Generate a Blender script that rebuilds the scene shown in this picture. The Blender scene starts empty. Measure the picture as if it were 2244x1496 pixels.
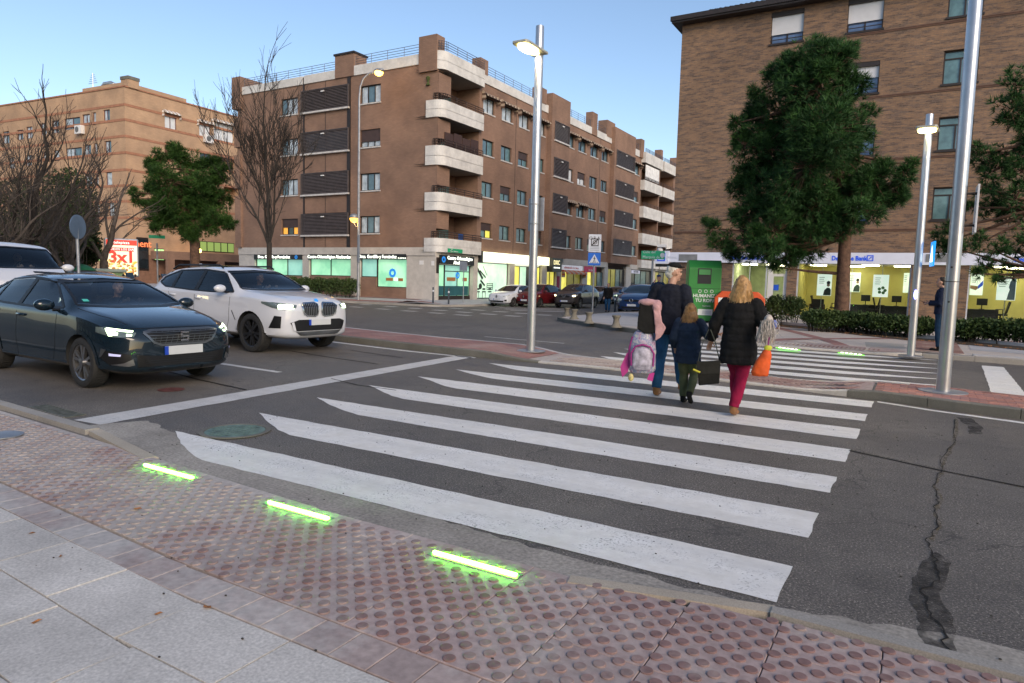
import bpy, bmesh, math, random
from mathutils import Vector, Matrix
from mathutils.bvhtree import BVHTree
from mathutils.geometry import delaunay_2d_cdt
R = math.radians
rnd = random.Random(7)
sc = bpy.context.scene
COL = sc.collection

# ---------------------------------------------------------------- camera
HC = 1.52
YAW, PITCH, ROLL = R(30.5), R(5.2), R(1.5)
FW = Vector((-math.sin(YAW)*math.cos(PITCH), math.cos(YAW)*math.cos(PITCH), -math.sin(PITCH)))
r0 = Vector((math.cos(YAW), math.sin(YAW), 0)); u0 = r0.cross(FW)
RT = r0*math.cos(ROLL)+u0*math.sin(ROLL); UP = u0*math.cos(ROLL)-r0*math.sin(ROLL)
cam_data = bpy.data.cameras.new('camera'); cam = bpy.data.objects.new('camera', cam_data); COL.objects.link(cam)
cam_data.sensor_width = 36; cam_data.lens = 24; cam_data.clip_start = .05; cam_data.clip_end = 6000
M = Matrix((RT, UP, -FW)).transposed().to_4x4(); M.translation = (0, 0, HC)
cam.matrix_world = M
sc.camera = cam

# ---------------------------------------------------------------- sky, sun, exposure
SUN_EL, SUN_AZ = 25.0, 125.0      # degrees; azimuth clockwise from +Y: to the right of and behind the camera
world = bpy.data.worlds.new('World'); sc.world = world; world.use_nodes = True
nt = world.node_tree; bg = nt.nodes['Background']
sky = nt.nodes.new('ShaderNodeTexSky'); sky.sky_type = 'NISHITA'; sky.sun_disc = False
sky.sun_elevation = R(SUN_EL); sky.sun_rotation = R(SUN_AZ)
sky.altitude = 600; sky.air_density = 1.0; sky.dust_density = 1.6; sky.ozone_density = 1.3
nt.links.new(sky.outputs[0], bg.inputs[0]); bg.inputs[1].default_value = 0.118
sd = bpy.data.lights.new('sun', 'SUN'); sd.energy = 1.35; sd.angle = R(30); sd.color = (1.0, .80, .60)
sun = bpy.data.objects.new('sun', sd); COL.objects.link(sun)
sdir = Vector((math.sin(R(SUN_AZ))*math.cos(R(SUN_EL)), math.cos(R(SUN_AZ))*math.cos(R(SUN_EL)), math.sin(R(SUN_EL))))
sun.rotation_euler = (-sdir).to_track_quat('-Z', 'Y').to_euler()
vs = sc.view_settings
vs.view_transform = 'Standard'; vs.look = 'None'; vs.gamma = 1; vs.use_curve_mapping = False
vs.exposure = 0.80
sc.render.engine = 'CYCLES'
sc.cycles.use_denoising = True
sc.cycles.max_bounces = 6; sc.cycles.transparent_max_bounces = 12
sc.cycles.sample_clamp_indirect = 4
sc.cycles.caustics_reflective = False; sc.cycles.caustics_refractive = False

# ---------------------------------------------------------------- helpers
def sm(a, b, t):
    t = min(1, max(0, (t-a)/(b-a))); return t*t*(3-2*t)
def T(x, y):                       # the ground falls gently into the side street
    return -0.28*sm(11.5, 30, y)*sm(-9, -17, x)
def ray(px, py): return FW*1496+RT*(px-1122)-UP*(py-748)
def gp(px, py, dz=0):              # ground point measured in the photograph
    d = ray(px, py); z = 0
    for _ in range(50):
        t = (z+dz-HC)/d.z; x, y = d.x*t, d.y*t; z = .5*z+.5*T(x, y)
    return Vector((x, y, T(x, y)+dz))
def onY(px, py, Y): d = ray(px, py); t = Y/d.y; return Vector((d.x*t, Y, HC+d.z*t))
def onX(px, py, X): d = ray(px, py); t = X/d.x; return Vector((X, d.y*t, HC+d.z*t))
def atD(px, py, D): d = ray(px, py); t = D/math.hypot(d.x, d.y); return Vector((d.x*t, d.y*t, HC+d.z*t))

class MB:
    def __init__(s): s.v = []; s.f = []; s.mi = []
    def add(s, vs_, fs, mi=0):
        o = len(s.v); s.v += [tuple(v) for v in vs_]
        for f in fs: s.f.append(tuple(i+o for i in f)); s.mi.append(mi)
        return s
    def box(s, x0, x1, y0, y1, z0, z1, mi=0, Mx=None):
        vs_ = [Vector((x, y, z)) for z in (z0, z1) for y in (y0, y1) for x in (x0, x1)]
        if Mx is not None: vs_ = [Mx @ v for v in vs_]
        return s.add(vs_, [(0, 2, 3, 1), (4, 5, 7, 6), (0, 1, 5, 4), (2, 6, 7, 3), (0, 4, 6, 2), (1, 3, 7, 5)], mi)
    def pbox(s, P, u0, u1, d0, d1, z0, z1, mi=0):
        vs_ = [P(u, z, d) for z in (z0, z1) for d in (d0, d1) for u in (u0, u1)]
        return s.add(vs_, [(0, 2, 3, 1), (4, 5, 7, 6), (0, 1, 5, 4), (2, 6, 7, 3), (0, 4, 6, 2), (1, 3, 7, 5)], mi)
    def quad(s, a, b, c, d, mi=0): return s.add([a, b, c, d], [(0, 1, 2, 3)], mi)
    def tube(s, pts, rad, n=8, cap=True, mi=0, flat=None):
        pts = [Vector(p) for p in pts]
        if not hasattr(rad, '__len__'): rad = [rad]*len(pts)
        o = len(s.v); up = None
        for i, p in enumerate(pts):
            t = (pts[min(i+1, len(pts)-1)]-pts[max(i-1, 0)])
            t = t.normalized() if t.length > 1e-9 else Vector((0, 0, 1))
            if up is None:
                up = Vector((0, 0, 1)) if abs(t.z) < .9 else Vector((0, -1, 0))
            a = t.cross(up); a = a.normalized() if a.length > 1e-6 else t.orthogonal().normalized()
            b = a.cross(t).normalized(); up = b
            r_ = rad[i]; ra, rb = (r_ if hasattr(r_, '__len__') else (r_, r_))
            for k in range(n):
                th = 2*math.pi*k/n; s.v.append(tuple(p+a*math.cos(th)*ra+b*math.sin(th)*rb))
        for i in range(len(pts)-1):
            for k in range(n):
                s.f.append((o+i*n+k, o+i*n+(k+1) % n, o+(i+1)*n+(k+1) % n, o+(i+1)*n+k)); s.mi.append(mi)
        if cap:
            s.f.append(tuple(o+k for k in range(n))[::-1]); s.mi.append(mi)
            s.f.append(tuple(o+(len(pts)-1)*n+k for k in range(n))); s.mi.append(mi)
        return s
    def lathe(s, prof, n=16, Mx=None, mi=0, close=False):
        o = len(s.v); Mx = Mx or Matrix()
        for r_, z in prof:
            for k in range(n):
                th = 2*math.pi*k/n; s.v.append(tuple(Mx @ Vector((r_*math.cos(th), r_*math.sin(th), z))))
        m = len(prof)
        for i in range(m if close else m-1):
            j = (i+1) % m
            for k in range(n):
                s.f.append((o+i*n+k, o+i*n+(k+1) % n, o+j*n+(k+1) % n, o+j*n+k)); s.mi.append(mi)
        if not close:
            s.f.append(tuple(o+k for k in range(n))[::-1]); s.mi.append(mi)
            s.f.append(tuple(o+(m-1)*n+k for k in range(n))); s.mi.append(mi)
        return s
    def ell(s, c, r, n=10, m=7, Mx=None, mi=0):
        prof = [(max(1e-3, math.sin(math.pi*i/m)), -math.cos(math.pi*i/m)) for i in range(m+1)]
        A = Matrix.Translation(Vector(c)) @ (Mx or Matrix()) @ Matrix.Diagonal((r[0], r[1], r[2], 1))
        return s.lathe(prof, n, A, mi)
    def prism(s, poly, d0, d1, P, mi=0):      # poly in 2D, P(a,b,d)->3D
        n = len(poly); o = len(s.v)
        s.v += [tuple(P(a, b, d0)) for a, b in poly]+[tuple(P(a, b, d1)) for a, b in poly]
        s.f.append(tuple(range(o, o+n))[::-1]); s.f.append(tuple(range(o+n, o+2*n))); s.mi += [mi, mi]
        for i in range(n):
            j = (i+1) % n; s.f.append((o+i, o+j, o+n+j, o+n+i)); s.mi.append(mi)
        return s
    def pieces(s, name, mats, parent=None, bevel=0):
        """each box added so far becomes an object of its own"""
        out = []
        for i in range(0, len(s.v), 8):
            b = MB(); b.v = s.v[i:i+8]; b.f = [tuple(k-i for k in f) for f in s.f[i//8*6:i//8*6+6]]; b.mi = s.mi[i//8*6:i//8*6+6]; out.append(b.build(name, mats, parent, None, bevel))
        return out
    def mesh(s, name, mats, smooth=None):
        me = bpy.data.meshes.new(name); me.from_pydata(s.v, [], s.f)
        for m in (mats if isinstance(mats, (list, tuple)) else [mats]): me.materials.append(m)
        me.polygons.foreach_set('material_index', s.mi)
        if smooth is not None:
            me.polygons.foreach_set('use_smooth', [True]*len(me.polygons))
            if smooth < 180: me.set_sharp_from_angle(angle=R(smooth))
        me.validate(); me.update(); return me
    def build(s, name, mats, parent=None, smooth=None, bevel=0, loc=None):
        o = bpy.data.objects.new(name, s.mesh(name, mats, smooth)); COL.objects.link(o)
        if parent is not None: o.parent = parent
        if loc is not None: o.location = loc
        if bevel:
            b = o.modifiers.new('bevel', 'BEVEL'); b.width = bevel; b.segments = 2; b.limit_method = 'ANGLE'
        return o

def tag(o, label=None, cat=None, group=None, kind=None):
    if label: o['label'] = label
    if cat: o['category'] = cat
    if group: o['group'] = group
    if kind: o['kind'] = kind
    return o
def thing(name, label, cat, loc=(0, 0, 0), rz=0, group=None):
    o = bpy.data.objects.new(name, None); COL.objects.link(o); o.location = loc; o.rotation_euler = (0, 0, rz)
    o.empty_display_size = .2
    return tag(o, label, cat, group)
def link(name, me, parent=None, loc=None, rot=None):
    o = bpy.data.objects.new(name, me); COL.objects.link(o)
    if parent is not None: o.parent = parent
    if loc is not None: o.location = loc
    if rot is not None: o.rotation_euler = rot
    return o
def copy_tree(o, parent=None):
    c = o.copy(); COL.objects.link(c); c.parent = parent
    for ch in list(o.children): copy_tree(ch, c)
    return c
def evald(o, name=None):            # apply an object's modifiers; returns a fresh mesh
    dg = bpy.context.evaluated_depsgraph_get(); dg.update()
    return bpy.data.meshes.new_from_object(o.evaluated_get(dg))
def poly_mesh(poly, res, zf, jitter=0):
    """triangulated sheet over a 2D polygon with inner points every res, z from zf(x,y)"""
    pts = []
    n = len(poly)
    for i in range(n):
        a, b = Vector(poly[i]), Vector(poly[(i+1) % n]); k = max(1, int((b-a).length/res))
        pts += [a.lerp(b, t/k) for t in range(k)]
    nb = len(pts)
    xs = [p.x for p in pts]; ys = [p.y for p in pts]
    x = min(xs)+res/2
    ip = []
    while x < max(xs):
        y = min(ys)+res/2
        while y < max(ys):
            ins = False; j = nb-1
            for i in range(nb):
                if (pts[i].y > y) != (pts[j].y > y) and x < (pts[j].x-pts[i].x)*(y-pts[i].y)/(pts[j].y-pts[i].y)+pts[i].x: ins = not ins
                j = i
            if ins: ip.append(Vector((x, y)))
            y += res
        x += res
    v2, _, f2, _, _, _ = delaunay_2d_cdt(pts+ip, [], [list(range(nb))], 1, 1e-6)
    return [(p.x, p.y, zf(p.x, p.y)) for p in v2], [tuple(f) for f in f2]
FONT_CACHE = {}
def txt(parent, s, size, P, mat, ext=.01, align='CENTER', sx=1.0, name='lettering', bold=0.0):
    """lettering standing on a plane: P is a 4x4 (x right, y up, z out)"""
    cu = bpy.data.curves.new('t', 'FONT'); cu.body = s; cu.size = size; cu.extrude = ext; cu.align_x = align; cu.align_y = 'CENTER'
    cu.offset = bold; cu.resolution_u = 2
    t = bpy.data.objects.new('t', cu); COL.objects.link(t); me = evald(t); bpy.data.objects.remove(t); bpy.data.curves.remove(cu)
    me.transform(P @ Matrix.Diagonal((sx, 1, 1, 1))); me.materials.clear(); me.materials.append(mat); me.name = name
    return link(name, me, parent)
def plane_at(o, right, up):
    right = Vector(right).normalized(); up = Vector(up).normalized(); out = right.cross(up)
    m = Matrix((right, up, out)).transposed().to_4x4(); m.translation = Vector(o); return m

# ---------------------------------------------------------------- materials
MATS = {}
def N(nt, typ, **kw):
    n = nt.nodes.new(typ)
    for k, v in kw.items():
        if hasattr(n, k): setattr(n, k, v)
        else: n.inputs[k].default_value = v
    return n
def base(name):
    m = bpy.data.materials.new(name); m.use_nodes = True; b = m.node_tree.nodes['Principled BSDF']; MATS[name] = m
    return m, m.node_tree, b
def ramp(nt, fac, stops):
    r_ = nt.nodes.new('ShaderNodeValToRGB'); e = r_.color_ramp.elements
    while len(e) < len(stops): e.new(.5)
    for i, (p, c) in enumerate(stops): e[i].position = p; e[i].color = (*c, 1) if len(c) == 3 else c
    nt.links.new(fac, r_.inputs[0]); return r_.outputs[0]
def mixc(nt, fac, a, b, mode='MIX'):
    m = nt.nodes.new('ShaderNodeMix'); m.data_type = 'RGBA'; m.blend_type = mode
    for k, v in ((0, fac), (6, a), (7, b)):
        if hasattr(v, 'links'): nt.links.new(v, m.inputs[k])
        else: m.inputs[k].default_value = v if k == 0 else (*v, 1)
    return m.outputs[2]
def noise(nt, scale, detail=4, vec=None, rough=.55, world=True):
    n = nt.nodes.new('ShaderNodeTexNoise'); n.inputs['Scale'].default_value = scale; n.inputs['Detail'].default_value = detail; n.inputs['Roughness'].default_value = rough
    if vec is None:
        vec = nt.nodes.new('ShaderNodeNewGeometry').outputs['Position'] if world else nt.nodes.new('ShaderNodeTexCoord').outputs['Object']
    nt.links.new(vec, n.inputs['Vector']); return n.outputs[0]
def bump(nt, b, h, strength=.3, dist=.01):
    n = nt.nodes.new('ShaderNodeBump'); n.inputs['Strength'].default_value = strength; n.inputs['Distance'].default_value = dist
    nt.links.new(h, n.inputs['Height']); nt.links.new(n.outputs[0], b.inputs['Normal'])
def pm(name, c, rough=.6, metal=0, var=.18, vs_=3.0, bmp=0, bs=40, spec=.5, coat=0, emit=None, es=0, world=True):
    m, nt, b = base(name)
    b.inputs['Roughness'].default_value = rough; b.inputs['Metallic'].default_value = metal
    b.inputs['Specular IOR Level'].default_value = spec; b.inputs['Coat Weight'].default_value = coat
    b.inputs['Coat Roughness'].default_value = .04
    if var:
        f = noise(nt, vs_, 5, world=world)
        lo = tuple(max(0, x*(1-var)) for x in c); hi = tuple(min(1, x*(1+var)) for x in c)
        nt.links.new(ramp(nt, f, [(.3, lo), (.7, hi)]), b.inputs['Base Color'])
    else: b.inputs['Base Color'].default_value = (*c, 1)
    if bmp: bump(nt, b, noise(nt, bs, 3, world=world), bmp)
    if emit: b.inputs['Emission Color'].default_value = (*emit, 1); b.inputs['Emission Strength'].default_value = es
    return m
def glass(name, tint=(.75, .85, .85), refl=.06, rough=.02):
    """thin glazing: mirror reflection by angle over a tinted see-through pane"""
    m = bpy.data.materials.new(name); m.use_nodes = True; nt = m.node_tree; MATS[name] = m
    for n in list(nt.nodes): nt.nodes.remove(n)
    o = N(nt, 'ShaderNodeOutputMaterial'); mx = N(nt, 'ShaderNodeMixShader'); tr = N(nt, 'ShaderNodeBsdfTransparent'); gl = N(nt, 'ShaderNodeBsdfGlossy')
    tr.inputs[0].default_value = (*tint, 1); gl.inputs['Roughness'].default_value = rough
    lw = N(nt, 'ShaderNodeFresnel'); lw.inputs['IOR'].default_value = 1.0+refl*8
    nt.links.new(lw.outputs[0], mx.inputs[0]); nt.links.new(tr.outputs[0], mx.inputs[1]); nt.links.new(gl.outputs[0], mx.inputs[2]); nt.links.new(mx.outputs[0], o.inputs[0])
    return m
def emis(name, c, s):
    m, nt, b = base(name); b.inputs['Base Color'].default_value = (*[x*.6 for x in c], 1)
    b.inputs['Emission Color'].default_value = (*c, 1); b.inputs['Emission Strength'].default_value = s; b.inputs['Roughness'].default_value = .3
    return m
def brick(name, c1, c2, mortar, w=.25, h=.07, streak=0, c3=None, mort=.010):
    m, nt, b = base(name); geo = nt.nodes.new('ShaderNodeNewGeometry'); sx = nt.nodes.new('ShaderNodeSeparateXYZ'); nt.links.new(geo.outputs[0], sx.inputs[0])
    ad = nt.nodes.new('ShaderNodeMath'); nt.links.new(sx.outputs[0], ad.inputs[0]); nt.links.new(sx.outputs[1], ad.inputs[1])
    cb = nt.nodes.new('ShaderNodeCombineXYZ'); nt.links.new(ad.outputs[0], cb.inputs[0]); nt.links.new(sx.outputs[2], cb.inputs[1])
    t = nt.nodes.new('ShaderNodeTexBrick'); nt.links.new(cb.outputs[0], t.inputs['Vector'])
    t.inputs['Scale'].default_value = 1; t.inputs['Brick Width'].default_value = w; t.inputs['Row Height'].default_value = h; t.inputs['Mortar Size'].default_value = mort
    t.inputs['Mortar'].default_value = (*mortar, 1); t.inputs['Bias'].default_value = 0
    t.inputs['Color1'].default_value = (*c1, 1); t.inputs['Color2'].default_value = (*c2, 1)
    col = t.outputs[0]
    if streak:
        mp = nt.nodes.new('ShaderNodeMapping'); mp.inputs['Scale'].default_value = (.9, 4.5, 1); nt.links.new(cb.outputs[0], mp.inputs[0])
        f = noise(nt, 1.6, 5, mp.outputs[0], .75)
        t2 = nt.nodes.new('ShaderNodeTexBrick'); nt.links.new(cb.outputs[0], t2.inputs['Vector'])
        for k in ('Scale', 'Brick Width', 'Row Height', 'Mortar Size'): t2.inputs[k].default_value = t.inputs[k].default_value
        t2.inputs['Mortar'].default_value = (*mortar, 1); t2.inputs['Color1'].default_value = (*c3, 1); t2.inputs['Color2'].default_value = (*[x*.6 for x in c3], 1)
        col = mixc(nt, ramp(nt, f, [(.47, (0, 0, 0)), (.55, (1, 1, 1))]), col, t2.outputs[0])
    f2 = noise(nt, .5, 5)
    col = mixc(nt, 1.0, col, ramp(nt, f2, [(.3, (.72, .72, .74)), (.7, (1.12, 1.1, 1.08))]), 'MULTIPLY')
    nt.links.new(col, b.inputs['Base Color']); b.inputs['Roughness'].default_value = .85; b.inputs['Specular IOR Level'].default_value = .25
    bump(nt, b, t.outputs[1], -.4, .01)
    return m
# ================================================================ ground materials
def asphalt():
    m, nt, b = base('asphalt')
    f1 = noise(nt, 80, 4, rough=.8); f2 = noise(nt, .55, 6, rough=.65); f3 = noise(nt, 90, 3); f4 = noise(nt, 5, 6, rough=.7)
    c = ramp(nt, f1, [(.30, (.022, .020, .018)), (.46, (.078, .071, .064)), (.58, (.145, .132, .118)), (.645, (.46, .42, .36))])
    c = mixc(nt, 1, c, ramp(nt, f2, [(.3, (.70, .68, .68)), (.7, (1.35, 1.32, 1.28))]), 'MULTIPLY')
    c = mixc(nt, 1, c, ramp(nt, f4, [(.3, (.82, .82, .82)), (.7, (1.15, 1.15, 1.15))]), 'MULTIPLY')
    c = mixc(nt, 1, c, ramp(nt, noise(nt, 42, 4, rough=.8), [(.32, (.74, .74, .74)), (.5, (1, 1, 1)), (.70, (1.35, 1.33, 1.3))]), 'MULTIPLY')
    # hairline cracks
    v = nt.nodes.new('ShaderNodeTexVoronoi'); v.feature = 'DISTANCE_TO_EDGE'; v.inputs['Scale'].default_value = .33
    geo = nt.nodes.new('ShaderNodeNewGeometry'); w = nt.nodes.new('ShaderNodeVectorMath'); w.operation = 'ADD'
    nn = nt.nodes.new('ShaderNodeTexNoise'); nn.inputs['Scale'].default_value = 1.7; nn.inputs['Detail'].default_value = 6; nt.links.new(geo.outputs[0], nn.inputs[0])
    sc_ = nt.nodes.new('ShaderNodeVectorMath'); sc_.operation = 'SCALE'; sc_.inputs['Scale'].default_value = 1.1; nt.links.new(nn.outputs[1], sc_.inputs[0])
    nt.links.new(geo.outputs[0], w.inputs[0]); nt.links.new(sc_.outputs[0], w.inputs[1]); nt.links.new(w.outputs[0], v.inputs['Vector'])
    c = mixc(nt, ramp(nt, v.outputs[0], [(.0, (.75, .75, .75)), (.004, (0, 0, 0))]), c, (.02, .018, .016))
    # tar-filled seams and dust
    c = mixc(nt, ramp(nt, noise(nt, .9, 7, rough=.7), [(.52, (0, 0, 0)), (.70, (.5, .5, .5))]), c, (.16, .145, .125))
    nt.links.new(c, b.inputs['Base Color'])
    nt.links.new(ramp(nt, f2, [(.3, (.55, .55, .55)), (.7, (.8, .8, .8))]), b.inputs['Roughness'])
    bump(nt, b, f1, .5, .006)
    return m
def paint(name='road_paint', c=(.80, .79, .77)):
    m, nt, b = base(name)
    f = noise(nt, 60, 5, rough=.7); g = noise(nt, 2.5, 6, rough=.7)
    mk = mixc(nt, 1, ramp(nt, f, [(.36, (0, 0, 0)), (.45, (1, 1, 1))]), ramp(nt, g, [(.36, (.05, .05, .05)), (.52, (1, 1, 1))]), 'LIGHTEN')
    # trowel ripples
    geo = nt.nodes.new('ShaderNodeNewGeometry'); wv = nt.nodes.new('ShaderNodeTexWave'); wv.wave_type = 'RINGS'; wv.inputs['Scale'].default_value = 16; wv.inputs['Distortion'].default_value = 9; wv.inputs['Detail'].default_value = 2; wv.inputs['Detail Scale'].default_value = .25
    nt.links.new(geo.outputs[0], wv.inputs[0])
    c2 = mixc(nt, ramp(nt, g, [(.35, (0, 0, 0)), (.75, (1, 1, 1))]), c, tuple(x*y for x, y in zip(c, (.86, .83, .77))))
    c2 = mixc(nt, 1, c2, ramp(nt, noise(nt, 9, 5, rough=.75), [(.3, (.88, .875, .865)), (.65, (1.04, 1.04, 1.04))]), 'MULTIPLY')
    mp = nt.nodes.new('ShaderNodeMapping'); mp.inputs['Scale'].default_value = (.35, 2.6, 1); nt.links.new(geo.outputs[0], mp.inputs[0])
    c2 = mixc(nt, ramp(nt, noise(nt, 1.6, 6, mp.outputs[0], .7), [(.42, (0, 0, 0)), (.66, (.42, .42, .42))]), c2, tuple(x*.62 for x in c))      # tyre grime along the lane
    nt.links.new(mixc(nt, mk, (.12, .11, .10), c2), b.inputs['Base Color']); b.inputs['Roughness'].default_value = .6
    bump(nt, b, wv.outputs[1], .12, .004)
    return m
def tactile(name, red, dust):
    m, nt, b = base(name); f = noise(nt, 1.1, 6, rough=.7); f2 = noise(nt, 25, 4)
    # dust lies thicker towards the left end of the strip
    sp = nt.nodes.new('ShaderNodeSeparateXYZ'); nt.links.new(nt.nodes.new('ShaderNodeNewGeometry').outputs[0], sp.inputs[0]); mr = nt.nodes.new('ShaderNodeMapRange')
    for k_, v_ in ((1, -4.5), (2, -1.0), (3, .10), (4, -.07)): mr.inputs[k_].default_value = v_
    nt.links.new(sp.outputs[0], mr.inputs[0]); ad = nt.nodes.new('ShaderNodeMath'); nt.links.new(f, ad.inputs[0]); nt.links.new(mr.outputs[0], ad.inputs[1])
    c = mixc(nt, ramp(nt, ad.outputs[0], [(.44, (.05, .05, .05)), (.60, (.93, .93, .93))]), red, dust)
    c = mixc(nt, 1, c, ramp(nt, f2, [(.3, (.8, .8, .8)), (.7, (1.18, 1.18, 1.18))]), 'MULTIPLY')
    c = mixc(nt, 1, c, ramp(nt, nt.nodes.new('ShaderNodeObjectInfo').outputs['Random'], [(0, (.86, .85, .85)), (1, (1.10, 1.10, 1.09))]), 'MULTIPLY')
    nt.links.new(c, b.inputs['Base Color']); b.inputs['Roughness'].default_value = .62; bump(nt, b, noise(nt, 220, 2), .25, .003)
    return m
def stone(name, c, var=.15, big=.12, rough=.8, spk=120, bmp=.3, each=.0):
    m, nt, b = base(name); f = noise(nt, spk, 3); g = noise(nt, 1.3, 6, rough=.7)
    cc = mixc(nt, 1, ramp(nt, f, [(.3, tuple(x*(1-var) for x in c)), (.7, tuple(x*(1+var) for x in c))]), ramp(nt, g, [(.3, (1-big,)*3), (.7, (1+big,)*3)]), 'MULTIPLY')
    if each: cc = mixc(nt, 1, cc, ramp(nt, nt.nodes.new('ShaderNodeObjectInfo').outputs['Random'], [(0, (1-each,)*3), (1, (1+each, 1+each*.95, 1+each*.85))]), 'MULTIPLY')
    nt.links.new(cc, b.inputs['Base Color']); b.inputs['Roughness'].default_value = rough; b.inputs['Specular IOR Level'].default_value = .3
    bump(nt, b, f, bmp, .004); return m
ASPH = asphalt(); PAINT = paint(); PAINT2 = paint('road_paint_dull', (.62, .61, .60))
TACT = tactile('tactile_base', (.37, .275, .255), (.45, .405, .365)); STUD = tactile('tactile_stud', (.215, .120, .108), (.385, .33, .295))
SLAB = stone('slab_concrete', (.53, .505, .47), .20, .22, spk=70, each=.07); SLABJ = stone('slab_joint', (.16, .152, .14)); KERB = stone('kerb_granite', (.33, .31, .28), .18, each=.1)
KERBD = stone('kerb_dark', (.15, .145, .125), .2, .2); GUTTER = stone('gutter_concrete', (.30, .275, .24), .28, .3, spk=45)
BORDER = tactile('border_tile', (.36, .28, .255), (.46, .43, .40)); PAVRED = stone('red_paver', (.38, .18, .14), .18, .2, each=.15)
PAVRED2 = stone('dull_red_paver', (.30, .165, .145), .2, .22); SANDP = stone('sand_pavement', (.50, .44, .39), .12, .12); CONCW = stone('white_concrete', (.50, .47, .43), .08, .16, spk=30)
LIGHTP = stone('pale_pavement', (.42, .41, .41), .12, .14)

# ================================================================ road (one sheet to the horizon)
def axis(lo, hi, step, far):
    a = []; x = lo
    while x <= hi: a.append(x); x += step
    return far[:len(far)//2]+a+far[len(far)//2:]
xs = axis(-60, 30, 1.5, [-4000, -900, -200, -100, 60, 150, 900, 4000]); ys = axis(-3, 60, 1.5, [-4000, -600, -60, -10, 90, 200, 900, 4000])
mb = MB(); mb.v = [(x, y, T(x, y)) for y in ys for x in xs]
nx = len(xs)
for j in range(len(ys)-1):
    for i in range(nx-1): mb.f.append((j*nx+i, j*nx+i+1, (j+1)*nx+i+1, (j+1)*nx+i)); mb.mi.append(0)
road = tag(mb.build('road', ASPH, smooth=180), 'dark asphalt road with zebra crossing', kind='structure')

def wobble(poly, step=.12, amp=.008, seed=1):
    r_ = random.Random(seed); out = []
    for i in range(len(poly)):
        a, b = Vector(poly[i]), Vector(poly[(i+1) % len(poly)]); k = max(1, int((b-a).length/step)); n = Vector((-(b-a).y, (b-a).x)).normalized()
        for t in range(k):
            p = a.lerp(b, t/k); out.append(p if t == 0 else p+n*r_.uniform(-amp, amp))
    return out
def marking(name, poly, mat=PAINT, dz=.004, seed=1, parent=road, amp=.008, step=.12):
    pts = wobble(poly, step, amp, seed)
    v2, _, f2, _, _, _ = delaunay_2d_cdt(pts, [], [list(range(len(pts)))], 1, 1e-6)
    b = MB(); b.add([(p.x, p.y, T(p.x, p.y)+dz) for p in v2], [tuple(f) for f in f2]); return b.build(name, mat, parent)
# near crossing: seven bars, cut slanting at their left ends
bars = [(3.39, 3.89, -5.97), (4.40, 4.93, -6.07), (5.48, 5.98, -6.30), (6.55, 7.10, -6.47), (7.63, 8.21, -6.49), (8.74, 9.25, -6.52), (9.82, 10.36, -6.58)]
for i, (a, b, tip) in enumerate(bars):
    xr = -.48+.08*i/6
    c = 1.0+.15*rnd.random()
    left = [(tip, b-.01), (tip+.45*c, b-.27), (tip+.80*c, a+.08), (tip+1.05*c, a)]
    marking('crosswalk_stripe', [(xr, a), (xr, b)]+left, seed=i)
# far crossing: bars cut slanting at their right ends
y = 12.42
for i in range(6):
    xl = -5.0-.1*i; a, b = y+i*.93, y+i*.93+.47
    marking('crosswalk_stripe', [(xl, a), (-.95-.1*i, a), (-.2, a+.22), (.55, a+.44), (.4, b), (xl-.5, b)], seed=20+i)
# stop lines and lane lines
marking('stop_line', [(-7.18, 3.58), (-6.77, 3.62), (-7.29, 10.95), (-7.68, 10.95)], PAINT2, seed=30)
marking('stop_line', [(1.06, 12.35), (1.5, 12.3), (1.62, 17.0), (1.25, 17.0)], PAINT, seed=31)
marking('lane_line', [(-12.5, 7.30), (-8.35, 7.11), (-8.35, 7.22), (-12.5, 7.42)], PAINT2, seed=32)
marking('lane_line', [(-24, 7.9), (-16, 7.55), (-16, 7.66), (-24, 8.02)], PAINT2, seed=33)
marking('edge_line', [(-11.3, 11.13), (-8.8, 10.82), (-7.2, 10.80), (-7.2, 10.90), (-8.8, 10.94), (-11.3, 11.25)], PAINT, seed=34)
marking('edge_line', [(-24, 13.9), (-11.3, 11.13), (-11.3, 11.25), (-24, 14.05)], PAINT, seed=34)
marking('edge_line', [(-.36, 10.32), (.3, 10.03), (1.2, 9.78), (6, 8.7), (6, 8.82), (1.2, 9.9), (.3, 10.14), (-.36, 10.42)], PAINT, seed=35)
marking('lane_line', [(-9.7, 15.0), (-7.3, 14.85), (-7.3, 14.93), (-9.7, 15.08)], PAINT2, seed=36)
for row, (p0, p1, n) in enumerate([((800, 667), (1120, 692), 7), ((900, 668), (1190, 690), 7), ((720, 668), (1010, 690), 6)]):
    for k in range(n):
        t = k/(n-1); q = gp(p0[0]+(p1[0]-p0[0])*t, p0[1]+(p1[1]-p0[1])*t)
        marking('give_way_dash', [(q.x-.35, q.y-.25), (q.x+.55, q.y-.25), (q.x+.55, q.y+.25), (q.x-.35, q.y+.25)], PAINT2, seed=40+k+row*9)
for k in range(4):
    a, b = gp(1080+12*k, 672+2.6*k), gp(1235, 673+3.4*k)
    marking('crosswalk_stripe', [(a.x, a.y), (b.x, b.y), (b.x-.1, b.y+.45), (a.x-.1, a.y+.45)], PAINT2, seed=60+k)
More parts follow.
